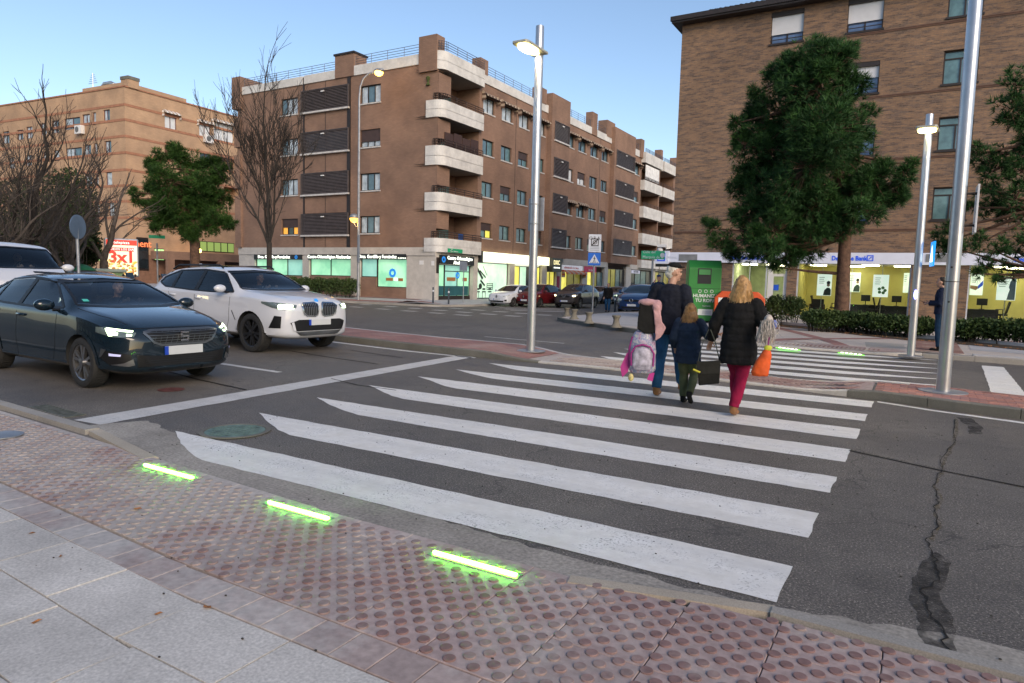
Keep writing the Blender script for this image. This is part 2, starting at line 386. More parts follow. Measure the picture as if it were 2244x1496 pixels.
# tar band, crack and wet stain on the near carriageway
TAR = pm('tar', (.018, .017, .016), .7, spec=.15, var=.3, vs_=8); STAIN = pm('wet_stain', (.040, .037, .034), .7, spec=.2, var=.3, vs_=12); OCHRE = stone('ochre_silt', (.17, .13, .07), .3, .3)
for m_, a_, b_, s_ in ((STAIN, .36, .56, 5), (OCHRE, .42, .58, 22)):         # thin films: asphalt shows through
    nt_ = m_.node_tree; nt_.links.new(ramp(nt_, noise(nt_, s_, 6, rough=.75), [(a_, (0, 0, 0)), (b_, (.6, .6, .6))]), nt_.nodes['Principled BSDF'].inputs['Alpha'])
crackp = [(.50, 9.6), (.43, 8.2), (.30, 7.2), (.27, 6.68), (.21, 6.2), (.24, 5.8), (.20, 5.51), (.22, 5.1), (.16, 4.77), (.19, 4.45), (.21, 4.18), (.13, 3.95), (.155, 3.72), (.20, 3.5), (.225, 3.25)]
def ribbon(pts, w, seed, jit=.02):
    r_ = random.Random(seed); fine = []
    for a, b in zip(pts, pts[1:]):
        for t in range(6): fine.append((a[0]+(b[0]-a[0])*t/6+r_.uniform(-jit, jit), a[1]+(b[1]-a[1])*t/6))
    fine.append(pts[-1]); ww = [w*r_.uniform(.45, 1.3) for _ in fine]
    return [(x-h, y_) for (x, y_), h in zip(fine, ww)]+[(x+h, y_) for (x, y_), h in reversed(list(zip(fine, ww)))]
marking('silt_trail', ribbon([(p[0]+.012, p[1]) for p in crackp[:9]], .013, 3, .014), OCHRE, .003, amp=0)
marking('wet_stain', [(.13, 4.4), (.20, 4.6), (.27, 4.45), (.24, 4.2), (.20, 3.98), (.24, 3.75), (.25, 3.5), (.25, 3.30), (.13, 3.30), (.10, 3.6), (.07, 3.85), (.08, 4.1)], STAIN, .003, amp=.012, step=.06)
marking('wet_stain', [(.50, 9.75), (.66, 9.8), (.74, 9.2), (.70, 8.75), (.58, 8.7), (.60, 9.2)], STAIN, .003, amp=.012, step=.08)
marking('crack', ribbon(crackp, .0045, 4, .016), TAR, .006, amp=0)
def seam(pts, w, mat, name='tar_seam'):
    return marking(name, [(x, y_-w) for x, y_ in pts]+[(x, y_+w) for x, y_ in reversed(pts)], mat, .005, amp=.004)
seam([(-.45, 7.05), (.25, 6.75), (1.2, 6.45), (3, 6.1)], .014, TAR)
seam([(-.45, 7.09), (-.1, 6.95), (.28, 6.79)], .012, OCHRE)
seam([(-10.6, 6.35), (-8.6, 5.95), (-7.4, 5.8)], .02, TAR); seam([(-10.5, 9.3), (-9.2, 9.05), (-7.9, 8.9)], .018, TAR); seam([(-7.3, 7.2), (-6.6, 7.0), (-5.9, 7.0)], .014, TAR); seam([(-9.8, 10.2), (-8.2, 9.9)], .016, TAR)
# gutter strip of worn concrete along the near kerb
marking('gutter', [(-6.9, 3.42), (-5.2, 3.16), (-3.2, 3.07), (-1.4, 3.05), (-.45, 3.28), (2.5, 3.28), (2.5, 3.44), (.3, 3.52), (-.5, 3.34), (-1.4, 3.31), (-2.7, 3.40), (-3.5, 3.40), (-4.6, 3.50), (-5.6, 3.74), (-6.6, 4.0)], GUTTER, .002, seed=70, amp=.03, step=.1)
# manhole and drain grate
IRON = pm('cast_iron', (.10, .11, .10), .55, .5, var=.35, vs_=14, bmp=.3)
mh = thing('manhole_cover', 'round greenish iron manhole cover at the tip of the nearest white stripe', 'manhole', (-5.52, 4.2, .004))
MB().lathe([(.30, 0), (.325, .004), (.325, .010), (.28, .010), (.28, .005)], 40).build('rim', KERBD, mh, 30)
b = MB(); b.lathe([(.265, 0), (.272, .006), (.268, .008)], 40)
for i in range(-4, 5):
    for j in range(-4, 5):
        if (i*i+j*j) < 18: b.box(i*.055-.016, i*.055+.016, j*.055-.016, j*.055+.016, .008, .011)
b.build('lid', pm('verdigris_iron', (.13, .19, .15), .5, .3, var=.4, vs_=9), mh)
dg_ = thing('drain_grate', 'small slotted iron drain grate in the gutter by the stop line', 'grate', (-7.75, 3.69, .004), R(-3))
b = MB(); b.box(-.42, .42, -.11, -.09, 0, .012).box(-.42, .42, .09, .11, 0, .012).box(-.42, .42, -.1, .1, -.002, .001); b.build('frame', KERBD, dg_)
slot = MB().box(-.014, .014, -.09, .09, .001, .012).mesh('bar', IRON)
for k in range(12): link('bar', slot, dg_, (-.4+k*.073, 0, 0))
cov = thing('utility_cover', 'small red-stained round cover in the asphalt before the dark hatchback', 'cover', gp(375, 854))
MB().lathe([(.15, 0), (.16, .006), (.11, .008)], 24).build('lid', pm('red_stained_iron', (.14, .05, .045), .6, .2, var=.4, vs_=12), cov)

# ================================================================ near pavement
pav = bpy.data.objects.new('pavement', None); COL.objects.link(pav)
b = MB(); v, f = poly_mesh([(-40, -12), (12, -12), (12, 3.17), (-.47, 3.17), (-1.3, 3.03), (-3.2, 3.05), (-5.2, 3.16), (-6.6, 3.36), (-40, 3.7)], 2.0, lambda x, y: .012); b.add(v, f)
link('bedding', b.mesh('bedding', SLABJ), pav)
tag(pav, 'pale slab pavement with red studded crossing strip', kind='structure')
Z0 = .03
def tile_mesh(name, w, d, mat, bev=.006, z0=0, z1=.02):
    b = MB(); h = .5
    b.add([(-w*h, -d*h, z0), (w*h, -d*h, z0), (w*h, d*h, z0), (-w*h, d*h, z0), (-w*h, -d*h, z1-bev), (w*h, -d*h, z1-bev), (w*h, d*h, z1-bev), (-w*h, d*h, z1-bev),
           (-w*h+bev, -d*h+bev, z1), (w*h-bev, -d*h+bev, z1), (w*h-bev, d*h-bev, z1), (-w*h+bev, d*h-bev, z1)],
          [(0, 1, 5, 4), (1, 2, 6, 5), (2, 3, 7, 6), (3, 0, 4, 7), (4, 5, 9, 8), (5, 6, 10, 9), (6, 7, 11, 10), (7, 4, 8, 11), (8, 9, 10, 11)])
    return b.mesh(name, mat)
slabm = tile_mesh('paving_slab', .591, .361, SLAB, .0008)
rows = [1.665-.37*k for k in range(8)]
for k, yy0 in enumerate(rows):
    for i in range(-16, 6):
        x = i*.6+.12*k; yy = yy0+max(0, -2.8-x)*.05
        link('paving_slab', slabm, pav, (x, yy, Z0-.02+rnd.uniform(-.0015, .0015)), (rnd.uniform(-.002, .002), rnd.uniform(-.002, .002), rnd.uniform(-.003, .003)-(.05 if x < -2.8 else 0)))
bordm = tile_mesh('border_tile', .196, .196, BORDER, .003)
for i in range(-48, 8):
    x = i*.2; link('border_tile', bordm, pav, (x, 1.955+max(0, -3-x)*.055, Z0-.02), (0, 0, -.05 if x < -3.2 else 0))
def band(x): return (2.06+max(0, -3-x)*.055, 3.04+max(0, -3.2-x)*.055+(.12*sm(-1.4, -.5, x)))
tilem = tile_mesh('tactile_tile', .396, .396, TACT, .003)
ty0 = [2.06, 2.46, 2.86]
for i in range(-22, 5):
    x = i*.4-.02+.0
    s_, e_ = band(x); off = s_-2.06
    for k, yy in enumerate(ty0):
        hi = min(yy+.4+off, e_); lo = yy+off
        if hi-lo < .03: continue
        o = link('tactile_tile', tilem, pav, (x+.2, (lo+hi)/2, Z0-.02)); o.scale = (1, (hi-lo)/.4, 1); o.rotation_euler[2] = -.05 if x < -3.3 else 0
# studs: the 300 that show largest are objects of their own, the others one mass
sm_ = MB().lathe([(.0265, 0), (.0265, .0045), (.0240, .0065)], 14).mesh('paving_stud', STUD, 28)
led_rows = [(-4.98, -4.40, 2.985), (-3.53, -3.0, 2.935), (-2.155, -1.64, 2.885)]
pos = []
r_ = 0; y = 0
for j in range(30):
    for i in range(-100, 22):
        x = i*.114+(.057 if j % 2 else 0); s_, e_ = band(x); y = s_+.035+j*.0575
        if y > e_-.03: continue
        if any(a-.05 < x < b_+.05 and abs(y-c) < .045 for a, b_, c in led_rows): continue
        pos.append((x, y))
def seen(p):
    d = Vector((p[0], p[1], Z0))-Vector((0, 0, HC)); w = d.dot(FW)
    if w < .1: return -1
    px, py = 1122+1496*d.dot(RT)/w, 748-1496*d.dot(UP)/w
    return w if (-10 < px < 2254 and py < 1500) else 99+w
pos.sort(key=seen)
STUDS300 = pos[:300]
for x, y in STUDS300: link('paving_stud', sm_, pav, (x, y, Z0), (0, 0, rnd.random()*6))
b = MB(); ring = [(.0265, 0), (.0265, .0045), (.0240, .0065)]
for x, y in pos[300:]:
    n = 10; o = len(b.v)
    for r_, z in ring: b.v += [(x+r_*math.cos(2*math.pi*k/n), y+r_*math.sin(2*math.pi*k/n), Z0+z) for k in range(n)]
    for q in range(2):
        for k in range(n): b.f.append((o+q*n+k, o+q*n+(k+1) % n, o+(q+1)*n+(k+1) % n, o+(q+1)*n+k)); b.mi.append(0)
    b.f.append(tuple(o+2*n+k for k in range(n))); b.mi.append(0)
tag(b.build('paving_studs', STUD, pav, 28), kind='stuff')
# kerb stones along the near edge: full ones at both ends, laid flush at the crossing
def kerb_run(parent, pts, w, zt, mat, name='kerb_stone', L=1.0, zb=-.1, side=1, taper=None, bev=.012):
    d = [0]
    for a, c in zip(pts, pts[1:]): d.append(d[-1]+(Vector(c)-Vector(a)).length)
    def at(s):
        for i in range(len(pts)-1):
            if s <= d[i+1] or i == len(pts)-2:
                t = (s-d[i])/(d[i+1]-d[i]); a, c = Vector(pts[i]), Vector(pts[i+1]); n = (c-a).normalized(); return a.lerp(c, t), Vector((-n.y, n.x))*side
    n = max(1, round(d[-1]/L))
    for k in range(n):
        s0, s1 = d[-1]*k/n+.004, d[-1]*(k+1)/n-.004
        b = MB(); m = 3; vs_ = []
        for q in range(m+1):
            s = s0+(s1-s0)*q/m; p, nn = at(s); z = izt(p.x)+.004 if zt == 'isl' else zt(s/d[-1]) if callable(zt) else zt
            g0 = T(p.x, p.y); p2 = p+nn*w; pb = p+nn*bev*1.5
            vs_ += [(p.x, p.y, g0+zb), (p.x, p.y, g0+z-bev), (pb.x, pb.y, g0+z), (p2.x, p2.y, g0+z), (p2.x, p2.y, g0+zb)]
        fs = []
        for q in range(m):
            for e in range(5): fs.append((q*5+e, q*5+(e+1) % 5, (q+1)*5+(e+1) % 5, (q+1)*5+e))
        fs += [(4, 3, 2, 1, 0), tuple(m*5+e for e in range(5))]
        b.add(vs_, fs); b.build(name, mat, parent)
kerb_run(pav, [(6, 3.30), (-.478, 3.27)], .09, .045, KERB, L=1.0, side=1)
kerb_run(pav, [(-.47, 3.30), (-1.42, 3.06)], .10, .036, stone('kerb_sandy', (.38, .33, .265), .15), L=1.0, side=1)
kerb_run(pav, [(-5.15, 3.20), (-6.35, 3.42)], .12, lambda t: .034+.02*t, stone('kerb_sandy2', (.39, .345, .28), .15), L=1.2, side=1)
kerb_run(pav, [(-6.4, 3.42), (-9, 3.56), (-20, 4.0)], .13, .06, KERB, L=1.0, side=1)

# green light bars set in the near strip: raised half-round lenses that light the stones about them
LEDM = emis('green_light_lens', (.16, 1.0, .03), 72); LEDF = pm('light_bar_frame', (.25, .27, .25), .4, .6, var=.1)
for k, (a, c, yy) in enumerate(led_rows):
    t = thing('light_bar', ['green glowing light bar set in the red studs, nearest the dark hatchback', 'green glowing light bar set in the red studs, middle of the three near ones', 'green glowing light bar set in the red studs, closest to the camera'][k], 'light bar', ((a+c)/2, yy, Z0), 0, 'green light bars in the paving')
    h = (c-a)/2
    MB().box(-h-.02, h+.02, -.034, .034, 0, .004).build('frame', LEDF, t)
    b = MB(); n = 8; prof = [(.014*math.cos(math.pi*q/n), .004+.013*math.sin(math.pi*q/n)) for q in range(n+1)]
    b.v += [(-h+(.012 if q in (0, n) else .0), p[0], p[1]) for q, p in enumerate(prof)]+[(h, p[0], p[1]) for p in prof]
    for q in range(n): b.f.append((q, q+1, n+2+q, n+1+q)); b.mi.append(0)
    b.f += [tuple(range(n+1)), tuple(range(n+1, 2*n+2))[::-1]]; b.mi += [0, 0]
    b.build('lens', LEDM, t, 60)

# ================================================================ median island
isl = bpy.data.objects.new('traffic_island', None); COL.objects.link(isl); tag(isl, 'red paved island between the carriageways', kind='structure')
front = [(-40, 20), (-24, 14.25), (-13, 11.75), (-11.2, 11.40), (-9.8, 11.22), (-8.0, 11.02), (-6.6, 10.92), (-5.9, 10.98), (-5.2, 11.0), (-3.2, 10.95), (-1.75, 10.78), (-.75, 10.58), (-.2, 10.47), (.56, 10.25), (1.22, 10.1), (7, 8.9)]
back = [(-40, 21.8), (-24, 16.2), (-13.5, 13.55), (-11, 13.1), (-9.4, 12.9), (-8, 12.85), (-7.3, 12.8), (-5.3, 12.36), (-3.7, 12.22), (-2.3, 12.08), (-1.8, 11.85), (.0, 11.78), (.4, 11.75), (1.4, 11.5), (7, 10.5)]
def izt(x):       # island top: dropped flush at the crossing
    return .03+.10*(1-sm(-7.2, -5.9, x))+.09*sm(-1.4, -.35, x)
def sheet(name, poly, zf, mat, parent, res=.8):
    b = MB(); v, f = poly_mesh(poly, res, zf); b.add(v, f); return b.build(name, mat, parent, 180)
def dens(pts, step=.5):
    o = []
    for a, c in zip(pts, pts[1:]):
        k = max(1, int((Vector(c)-Vector(a)).length/step)); o += [(a[0]+(c[0]-a[0])*t/k, a[1]+(c[1]-a[1])*t/k) for t in range(k)]
    return o+[pts[-1]]
zi = lambda x, y: T(x, y)+izt(x)
ISLRED = brick('island_pavers', (.36, .17, .135), (.30, .15, .125), (.20, .14, .12), .2, .1)
# top surface material for a floor: paver pattern from x,y
def floor_brick(name, c1, c2, mortar, w, h, mort=.006):
    m, nt, b = base(name); geo = nt.nodes.new('ShaderNodeNewGeometry'); t = nt.nodes.new('ShaderNodeTexBrick'); nt.links.new(geo.outputs[0], t.inputs['Vector'])
    t.inputs['Scale'].default_value = 1; t.inputs['Brick Width'].default_value = w; t.inputs['Row Height'].default_value = h; t.inputs['Mortar Size'].default_value = mort
    for k, c in (('Color1', c1), ('Color2', c2), ('Mortar', mortar)): t.inputs[k].default_value = (*c, 1)
    c = mixc(nt, 1, t.outputs[0], ramp(nt, noise(nt, 1.2, 6, rough=.7), [(.3, (.75, .75, .76)), (.7, (1.2, 1.17, 1.13))]), 'MULTIPLY')
    c = mixc(nt, ramp(nt, noise(nt, .8, 5), [(.5, (0, 0, 0)), (.75, (.6, .6, .6))]), c, (.42, .36, .31))
    nt.links.new(c, b.inputs['Base Color']); b.inputs['Roughness'].default_value = .75; bump(nt, b, t.outputs[1], -.3, .004); return m
ISL = floor_brick('island_red_pavers', (.33, .16, .135), (.27, .135, .12), (.16, .11, .10), .2, .1)
IN = .14
fr_in = [(x, y+IN) for x, y in dens(front)]; bk_in = [(x, y-IN*.6) for x, y in dens(back)]
cut = -6.2; cut2 = -.45
# left stretch, crossing stretch, right stretch
def span(pts, a, c):
    o = [p for p in pts if a <= p[0] <= c]; return o
def interp(pts, x):
    for (xa, ya), (xb, yb) in zip(pts, pts[1:]):
        if xa <= x <= xb: return ya+(yb-ya)*(x-xa)/(xb-xa)
def strip_poly(a, c): return [(a, interp(fr_in, a))]+[p for p in fr_in if a < p[0] < c]+[(c, interp(fr_in, c)), (c, interp(bk_in, c))]+[p for p in reversed(bk_in) if a < p[0] < c]+[(a, interp(bk_in, a))]
sheet('paving', strip_poly(-39.9, cut), zi, ISL, isl)
sheet('crossing_paving', strip_poly(cut, cut2), lambda x, y: zi(x, y)-.006, TACT, isl, .5)
sheet('bedding', strip_poly(cut2, 6.9), lambda x, y: zi(x, y)-.016, SLABJ, isl, .5)
# ribbed tiles on the crossing: slanted ribs, each a bar
rib = MB(); rib.box(-.022, .022, -.30, .30, 0, .010); ribm = rib.mesh('paving_rib', STUD)
x = -5.7
while x < -.62:
    yc = (interp(front, x)+interp(back, x))/2-.1; link('paving_rib', ribm, isl, (x, yc+.33, zi(x, yc)-.006), (0, 0, R(-32))); link('paving_rib', ribm, isl, (x-.02, yc-.2, zi(x, yc)-.006), (0, 0, R(-32))).scale = (1, .55, 1)
    x += .082
# single pavers at the right end, round the foot of the tall pole
pvm = tile_mesh('paver', .196, .097, PAVRED, .006); pvm2 = tile_mesh('paver', .196, .097, PAVRED2, .006)
y = 8.8
j = 0
while y < 12:
    x = -.32+(.1 if j % 2 else 0)
    while x < 3.2:
        fy, by = interp(fr_in, x), interp(bk_in, x)
        if fy+.04 < y < by-.03: link('paver', pvm if rnd.random() < .6 else pvm2, isl, (x, y, zi(x, y)-.02+rnd.uniform(-.002, .002)))
        x += .2
    y += .1; j += 1
kerb_run(isl, front[1:8], .14, 'isl', KERBD, L=1.0, side=1, zb=-.1)
kerb_run(isl, front[7:12], .13, 'isl', CONCW, L=1.0, side=1, zb=-.1)
kerb_run(isl, front[11:], .13, 'isl', KERBD, L=1.0, side=1, zb=-.1)
kerb_run(isl, back[1:8], .12, 'isl', LIGHTP, L=1.0, side=-1, zb=-.2)
kerb_run(isl, back[7:12], .1, 'isl', CONCW, L=1.0, side=-1, zb=-.2)
kerb_run(isl, back[11:], .1, 'isl', PAVRED2, L=.4, side=-1, zb=-.2)

# ================================================================ far pavement (bank corner)
far = bpy.data.objects.new('far_pavement', None); COL.objects.link(far); tag(far, 'pale pavement with red bands in front of the bank', kind='structure')
fk = [(14, 17.7), (2.05, 17.75), (.2, 17.95), (-1.2, 17.85), (-3.0, 18.0), (-4.6, 18.2), (-5.8, 18.7), (-7.45, 19.7), (-8.6, 20.55), (-9.9, 21.6), (-11.1, 22.7), (-12.4, 24.6), (-13.2, 27), (-13.5, 30), (-13.6, 60)]
def fzt(x, y): return T(x, y)+.12-.08*(sm(-6.4, -5.2, x)*(1-sm(-.4, .5, x)))*(1-sm(18.2, 20, y))
fin = [(x+.02, y+.15) for x, y in fk]
sheet('paving', [(x+.1, y+.14) for x, y in dens(fk, 1.0)]+[(14, 60)], fzt, SANDP, far, .9)
kerb_run(far, fk[:3], .15, lambda t: .125-.03*sm(.9, 1, t), KERB, side=-1, zb=-.15)
kerb_run(far, fk[2:6], .15, lambda t: .05+.05*(1-sm(0, .2, t)), CONCW, side=-1, zb=-.15)
kerb_run(far, fk[5:], .15, lambda t: .05+.085*sm(0, .08, t), KERBD, side=-1, zb=-.15)
def fband(pts, w, mat=PAVRED2, name='red_band', dz=.004):
    (x0, y0), (x1, y1) = pts; d = Vector((x1-x0, y1-y0)).normalized(); n = Vector((-d.y, d.x))*w/2
    return sheet(name, [(x0-n.x, y0-n.y), (x1-n.x, y1-n.y), (x1+n.x, y1+n.y), (x0+n.x, y0+n.y)], lambda x, y: fzt(x, y)+dz, mat, far, .6)
fband([(-4.5, 25.6), (-1.4, 18.7)], .34); fband([(-3.4, 19.0), (-.2, 22.6)], .34, dz=.006); fband([(-8.8, 21.8), (-4.5, 25.6)], .34); fband([(-.2, 22.8), (3, 24.2)], .34)
fband([(-4.4, 26.3), (1.8, 21.8)], .3, dz=.005)
sheet('tactile_band', [(-5.6, 18.9), (-3, 18.32), (-1, 18.15), (-1, 19.0), (-3, 19.3), (-5.6, 20.0)], lambda x, y: fzt(x, y)+.004, TACT, far, .6)
sheet('tactile_band', [(-.9, 18.15), (.9, 18.2), (1.0, 21.9), (.1, 22.0), (0, 19.0), (-.9, 19.0)], lambda x, y: fzt(x, y)+.008, TACT, far, .6)
sheet('tactile_band', [(2.6, 18.2), (6, 18.1), (6, 21.9), (2.2, 21.9)], lambda x, y: fzt(x, y)+.004, PAVRED2, far, .8)
ribs = MB().box(-.5, .5, -.02, .02, 0, .008).mesh('paving_rib', STUD)
for k in range(40): link('paving_rib', ribs, far, (.5, 18.25+k*.09, fzt(.5, 18.25+k*.09)+.008))
rb2 = MB().box(-.02, .02, -.28, .28, 0, .008).mesh('paving_rib', STUD)
for k in range(48):
    x = -5.4+k*.1; yy = 18.3+.13*max(0, -3-x)+.38; link('paving_rib', rb2, far, (x, yy, fzt(x, yy)+.006))
for k in range(12): link('kerb_slab', tile_mesh('kerb_slab', .9, .28, LIGHTP, .004), far, (1.6+k*.92, 18.05, .121))
sheet('concrete_patch', [(1.2, 19.5), (2.4, 19.3), (2.3, 21.6), (1.25, 21.7)], lambda x, y: fzt(x, y)+.005, LIGHTP, far, .6)
sheet('dark_patch', [(-1.0, 19.05), (-.05, 19.05), (-.05, 20.2), (-1.1, 20.2)], lambda x, y: fzt(x, y)+.005, KERB, far, .6)
# pale walk at the corner behind the concrete bollards
sheet('corner_paving', [(-6.5, 20.5), (-8.4, 20.95), (-10.8, 23.0), (-12.1, 25), (-12.8, 28), (-12.9, 32), (-5, 32), (-5, 22)], lambda x, y: fzt(x, y)+.006, LIGHTP, far, .9)
fband([(-12.9, 31.6), (-8.2, 31.6)], .9, PAVRED2)
LEDM2 = emis('green_light_lens_far', (.20, 1.0, .04), 1.1); LEDC = emis('green_light_core', (.9, 1.0, .8), 2.5)
for k, (p, q) in enumerate((((1706, 761), (1748, 766)), ((1842, 772), (1888, 777)))):
    a, c = gp(*p, .06), gp(*q, .06); L = (c-a).length; t = thing('light_bar', ['green bar of light dots in the far kerb, beside the orange bag', 'green bar of light dots in the far kerb, left of the slim lamp post'][k], 'light bar', ((a+c)/2).xy.to_3d()+Vector((0, 0, fzt((a.x+c.x)/2, (a.y+c.y)/2)+.006)), math.atan2(c.y-a.y, c.x-a.x), 'green light bars in the paving')
    MB().box(-L/2-.04, L/2+.04, -.06, .06, 0, .012).build('lens', LEDM2, t, bevel=.008)
    for e in range(5): MB().lathe([(.035, .012), (.03, .022), (.012, .025)], 10, Matrix.Translation((-L*.42+L*.21*e, 0, 0))).build('lamp', LEDC, t)

# ================================================================ pavement round the brown corner block
blk = bpy.data.objects.new('block_pavement', None); COL.objects.link(blk); tag(blk, 'sloping grey and red pavement round the brown corner block', kind='structure')
bkk = [(-80, 29.5), (-45, 31.8), (-34, 32.4), (-29.5, 33.0), (-26.2, 33.2), (-25.0, 34.2), (-24.4, 36.5), (-24.6, 40), (-25.6, 42.5), (-25.8, 60), (-25.8, 95)]
def bz(x, y):
    d = min(1, max(0, (y-32.6)/4) if x < -27.6 else max(0, (-24.6-x)/3)); t0 = T(x, y)+.12
    return t0+(max(-.0, .02+.004*max(0, -27.6-x))-t0)*sm(0, 1, d) if True else t0
sheet('paving', dens(bkk, 2)+[(-60, 95), (-80, 60)], bz, LIGHTP, blk, 1.6)
kerb_run(blk, bkk[1:], .15, .13, KERB, side=1, zb=-.15)
sheet('red_band', [(-36, 32.7), (-26.5, 33.5), (-25.4, 34.6), (-27, 34.4), (-36, 33.9)], lambda x, y: bz(x, y)+.01, PAVRED2, blk, .8)
sheet('red_band', [(-36, 35.7), (-28.5, 35.9), (-28.5, 36.5), (-36, 36.5)], lambda x, y: bz(x, y)+.01, PAVRED2, blk, .8)
# ================================================================ building materials
BRB = brick('brown_brick', (.305, .188, .132), (.26, .158, .112), (.20, .14, .11), .25, .075)
BEI = brick('beige_brick', (.53, .36, .235), (.475, .32, .205), (.42, .27, .17), .25, .075)
BEIB = pm('beige_string', (.36, .17, .10), .8)
DBB = brick('mottled_brick', (.30, .185, .108), (.235, .145, .092), (.185, .135, .105), .25, .072, 1, (.155, .112, .090))
CONC = CONCW; CONCB = stone('balcony_concrete', (.60, .585, .56), .06, .2, spk=20)
DARK = pm('dark_brown_metal', (.030, .022, .020), .5, .2); RAIL = pm('rail_paint', (.045, .028, .024), .5, .2); RAILB = pm('rail_blue_grey', (.10, .105, .13), .5, .3)
LOUV = pm('louvre', (.085, .070, .068), .55); WHITEP = pm('white_frame', (.72, .71, .70), .45, var=.06); SILL = pm('pale_sill', (.55, .53, .51), .7)
GLD = pm('dark_pane', (.018, .026, .032), .04, spec=.9, var=.4, vs_=1.5); GLB = pm('blue_pane', (.10, .17, .21), .06, spec=.8, var=.25, vs_=2); GLC = pm('curtained_pane', (.44, .50, .55), .12, spec=.8, var=.35, vs_=2.2)
GLW = pm('white_blind_pane', (.66, .68, .70), .25, spec=.6, var=.06); GLT = pm('teal_pane', (.10, .19, .20), .08, spec=.8, var=.3, vs_=3); BLIND = pm('roller_shutter', (.060, .035, .030), .6); BLINDW = pm('white_shutter', (.60, .61, .64), .5, var=.05)
AMBER = emis('amber_lit_pane', (1, .45, .06), .45); YEL = emis('yellow_lit_pane', (.75, .68, .10), .55)
BLACKS = pm('black_fascia', (.015, .015, .016), .35); GREENP = None
def litpane(name, top, bot, s, vs_=.7):
    m, nt, b = base(name); f = noise(nt, vs_, 3); c = ramp(nt, f, [(.35, bot), (.65, top)])
    nt.links.new(c, b.inputs['Emission Color']); nt.links.new(c, b.inputs['Base Color']); b.inputs['Emission Strength'].default_value = s; b.inputs['Roughness'].default_value = .08; return m
GRN = litpane('green_lit_glass', (.40, .80, .52), (.22, .58, .36), .42); GRN2 = litpane('teal_lit_glass', (.30, .62, .52), (.20, .48, .42), .36)
SHOPG = litpane('pale_lit_glass', (.62, .85, .62), (.42, .66, .50), .5); YEL2 = litpane('yellow_lit_glass', (.88, .80, .16), (.55, .48, .07), .6); YELD = litpane('dim_yellow_glass', (.28, .25, .04), (.13, .12, .03), .35)
SIGNY = emis('lit_sign_face', (1, .95, .62), 1.25); WLET = emis('lit_letters', (.95, 1, .86), 1.6); BLUEL = pm('blue_sign', (.02, .16, .45), .4, var=0, emit=(.02, .22, .6), es=.5)

def facade_mesh(mb, P, u0, u1, z0, z1, ops, depth=.22, mi=0):
    us = sorted({u0, u1, *[o[0] for o in ops], *[o[1] for o in ops]}); zs = sorted({z0, z1, *[o[2] for o in ops], *[o[3] for o in ops]})
    us = [u for u in us if u0 <= u <= u1]; zs = [z for z in zs if z0 <= z <= z1]
    for a, b in zip(us, us[1:]):
        for c, d in zip(zs, zs[1:]):
            mu, mz = (a+b)/2, (c+d)/2
            if any(o[0] < mu < o[1] and o[2] < mz < o[3] for o in ops): continue
            mb.quad(P(a, c, 0), P(b, c, 0), P(b, d, 0), P(a, d, 0), mi)
    for o in ops:
        a, b, c, d = o[:4]; dp = o[4] if len(o) > 4 else depth
        mb.quad(P(a, c, 0), P(a, d, 0), P(a, d, dp), P(a, c, dp), mi); mb.quad(P(b, c, 0), P(b, d, 0), P(b, d, dp), P(b, c, dp), mi)
        mb.quad(P(a, d, 0), P(b, d, 0), P(b, d, dp), P(a, d, dp), mi); mb.quad(P(a, c, 0), P(b, c, 0), P(b, c, dp), P(a, c, dp), mi)
def window(par, P, a, b, c, d, fm=None, pane=None, muls=2, dep=.14, sill=True, shut=0, shm=None, tr=0, sillm=None, bars=False):
    fm = fm or DARK; w = .055
    mb = MB(); mb.pbox(P, a, a+w, dep-.03, dep+.05, c, d).pbox(P, b-w, b, dep-.03, dep+.05, c, d).pbox(P, a+w, b-w, dep-.03, dep+.05, c, c+w).pbox(P, a+w, b-w, dep-.03, dep+.05, d-w, d)
    zt = d-w
    if tr: zt = d-tr; mb.pbox(P, a+w, b-w, dep-.025, dep+.045, zt-w/2, zt+w/2)
    for k in range(1, muls):
        u = a+(b-a)*k/muls; mb.pbox(P, u-.03, u+.03, dep-.025, dep+.045, c+w, zt-w/2)
    win = mb.build('window', fm, par)
    pm_ = pane or GLD
    for k in range(muls):
        ua, ub = a+(b-a)*k/muls, a+(b-a)*(k+1)/muls; q = MB(); q.quad(P(ua+.01, c+.01, dep+.02), P(ub-.01, c+.01, dep+.02), P(ub-.01, zt, dep+.02), P(ua+.01, zt, dep+.02))
        q.build('pane', pm_[k % len(pm_)] if isinstance(pm_, list) else pm_, win)
    if tr: MB().quad(P(a, zt, dep+.02), P(b, zt, dep+.02), P(b, d, dep+.02), P(a, d, dep+.02)).build('pane', pm_[0] if isinstance(pm_, list) else pm_, win)
    if shut: MB().pbox(P, a+.03, b-.03, dep-.05, dep-.035, d-(d-c)*shut, d-.02).build('shutter', shm or BLIND, win)
    if sill: MB().pbox(P, a-.06, b+.06, -.06, dep, c-.09, c-.005).build('sill', sillm or SILL, win)
    if bars:
        q = MB(); q.pbox(P, a, b, -.03, 0, c+.14, c+.17).pbox(P, a, b, -.03, 0, c+.30, c+.32); q.build('guard_rail', DARK, win)
    return win
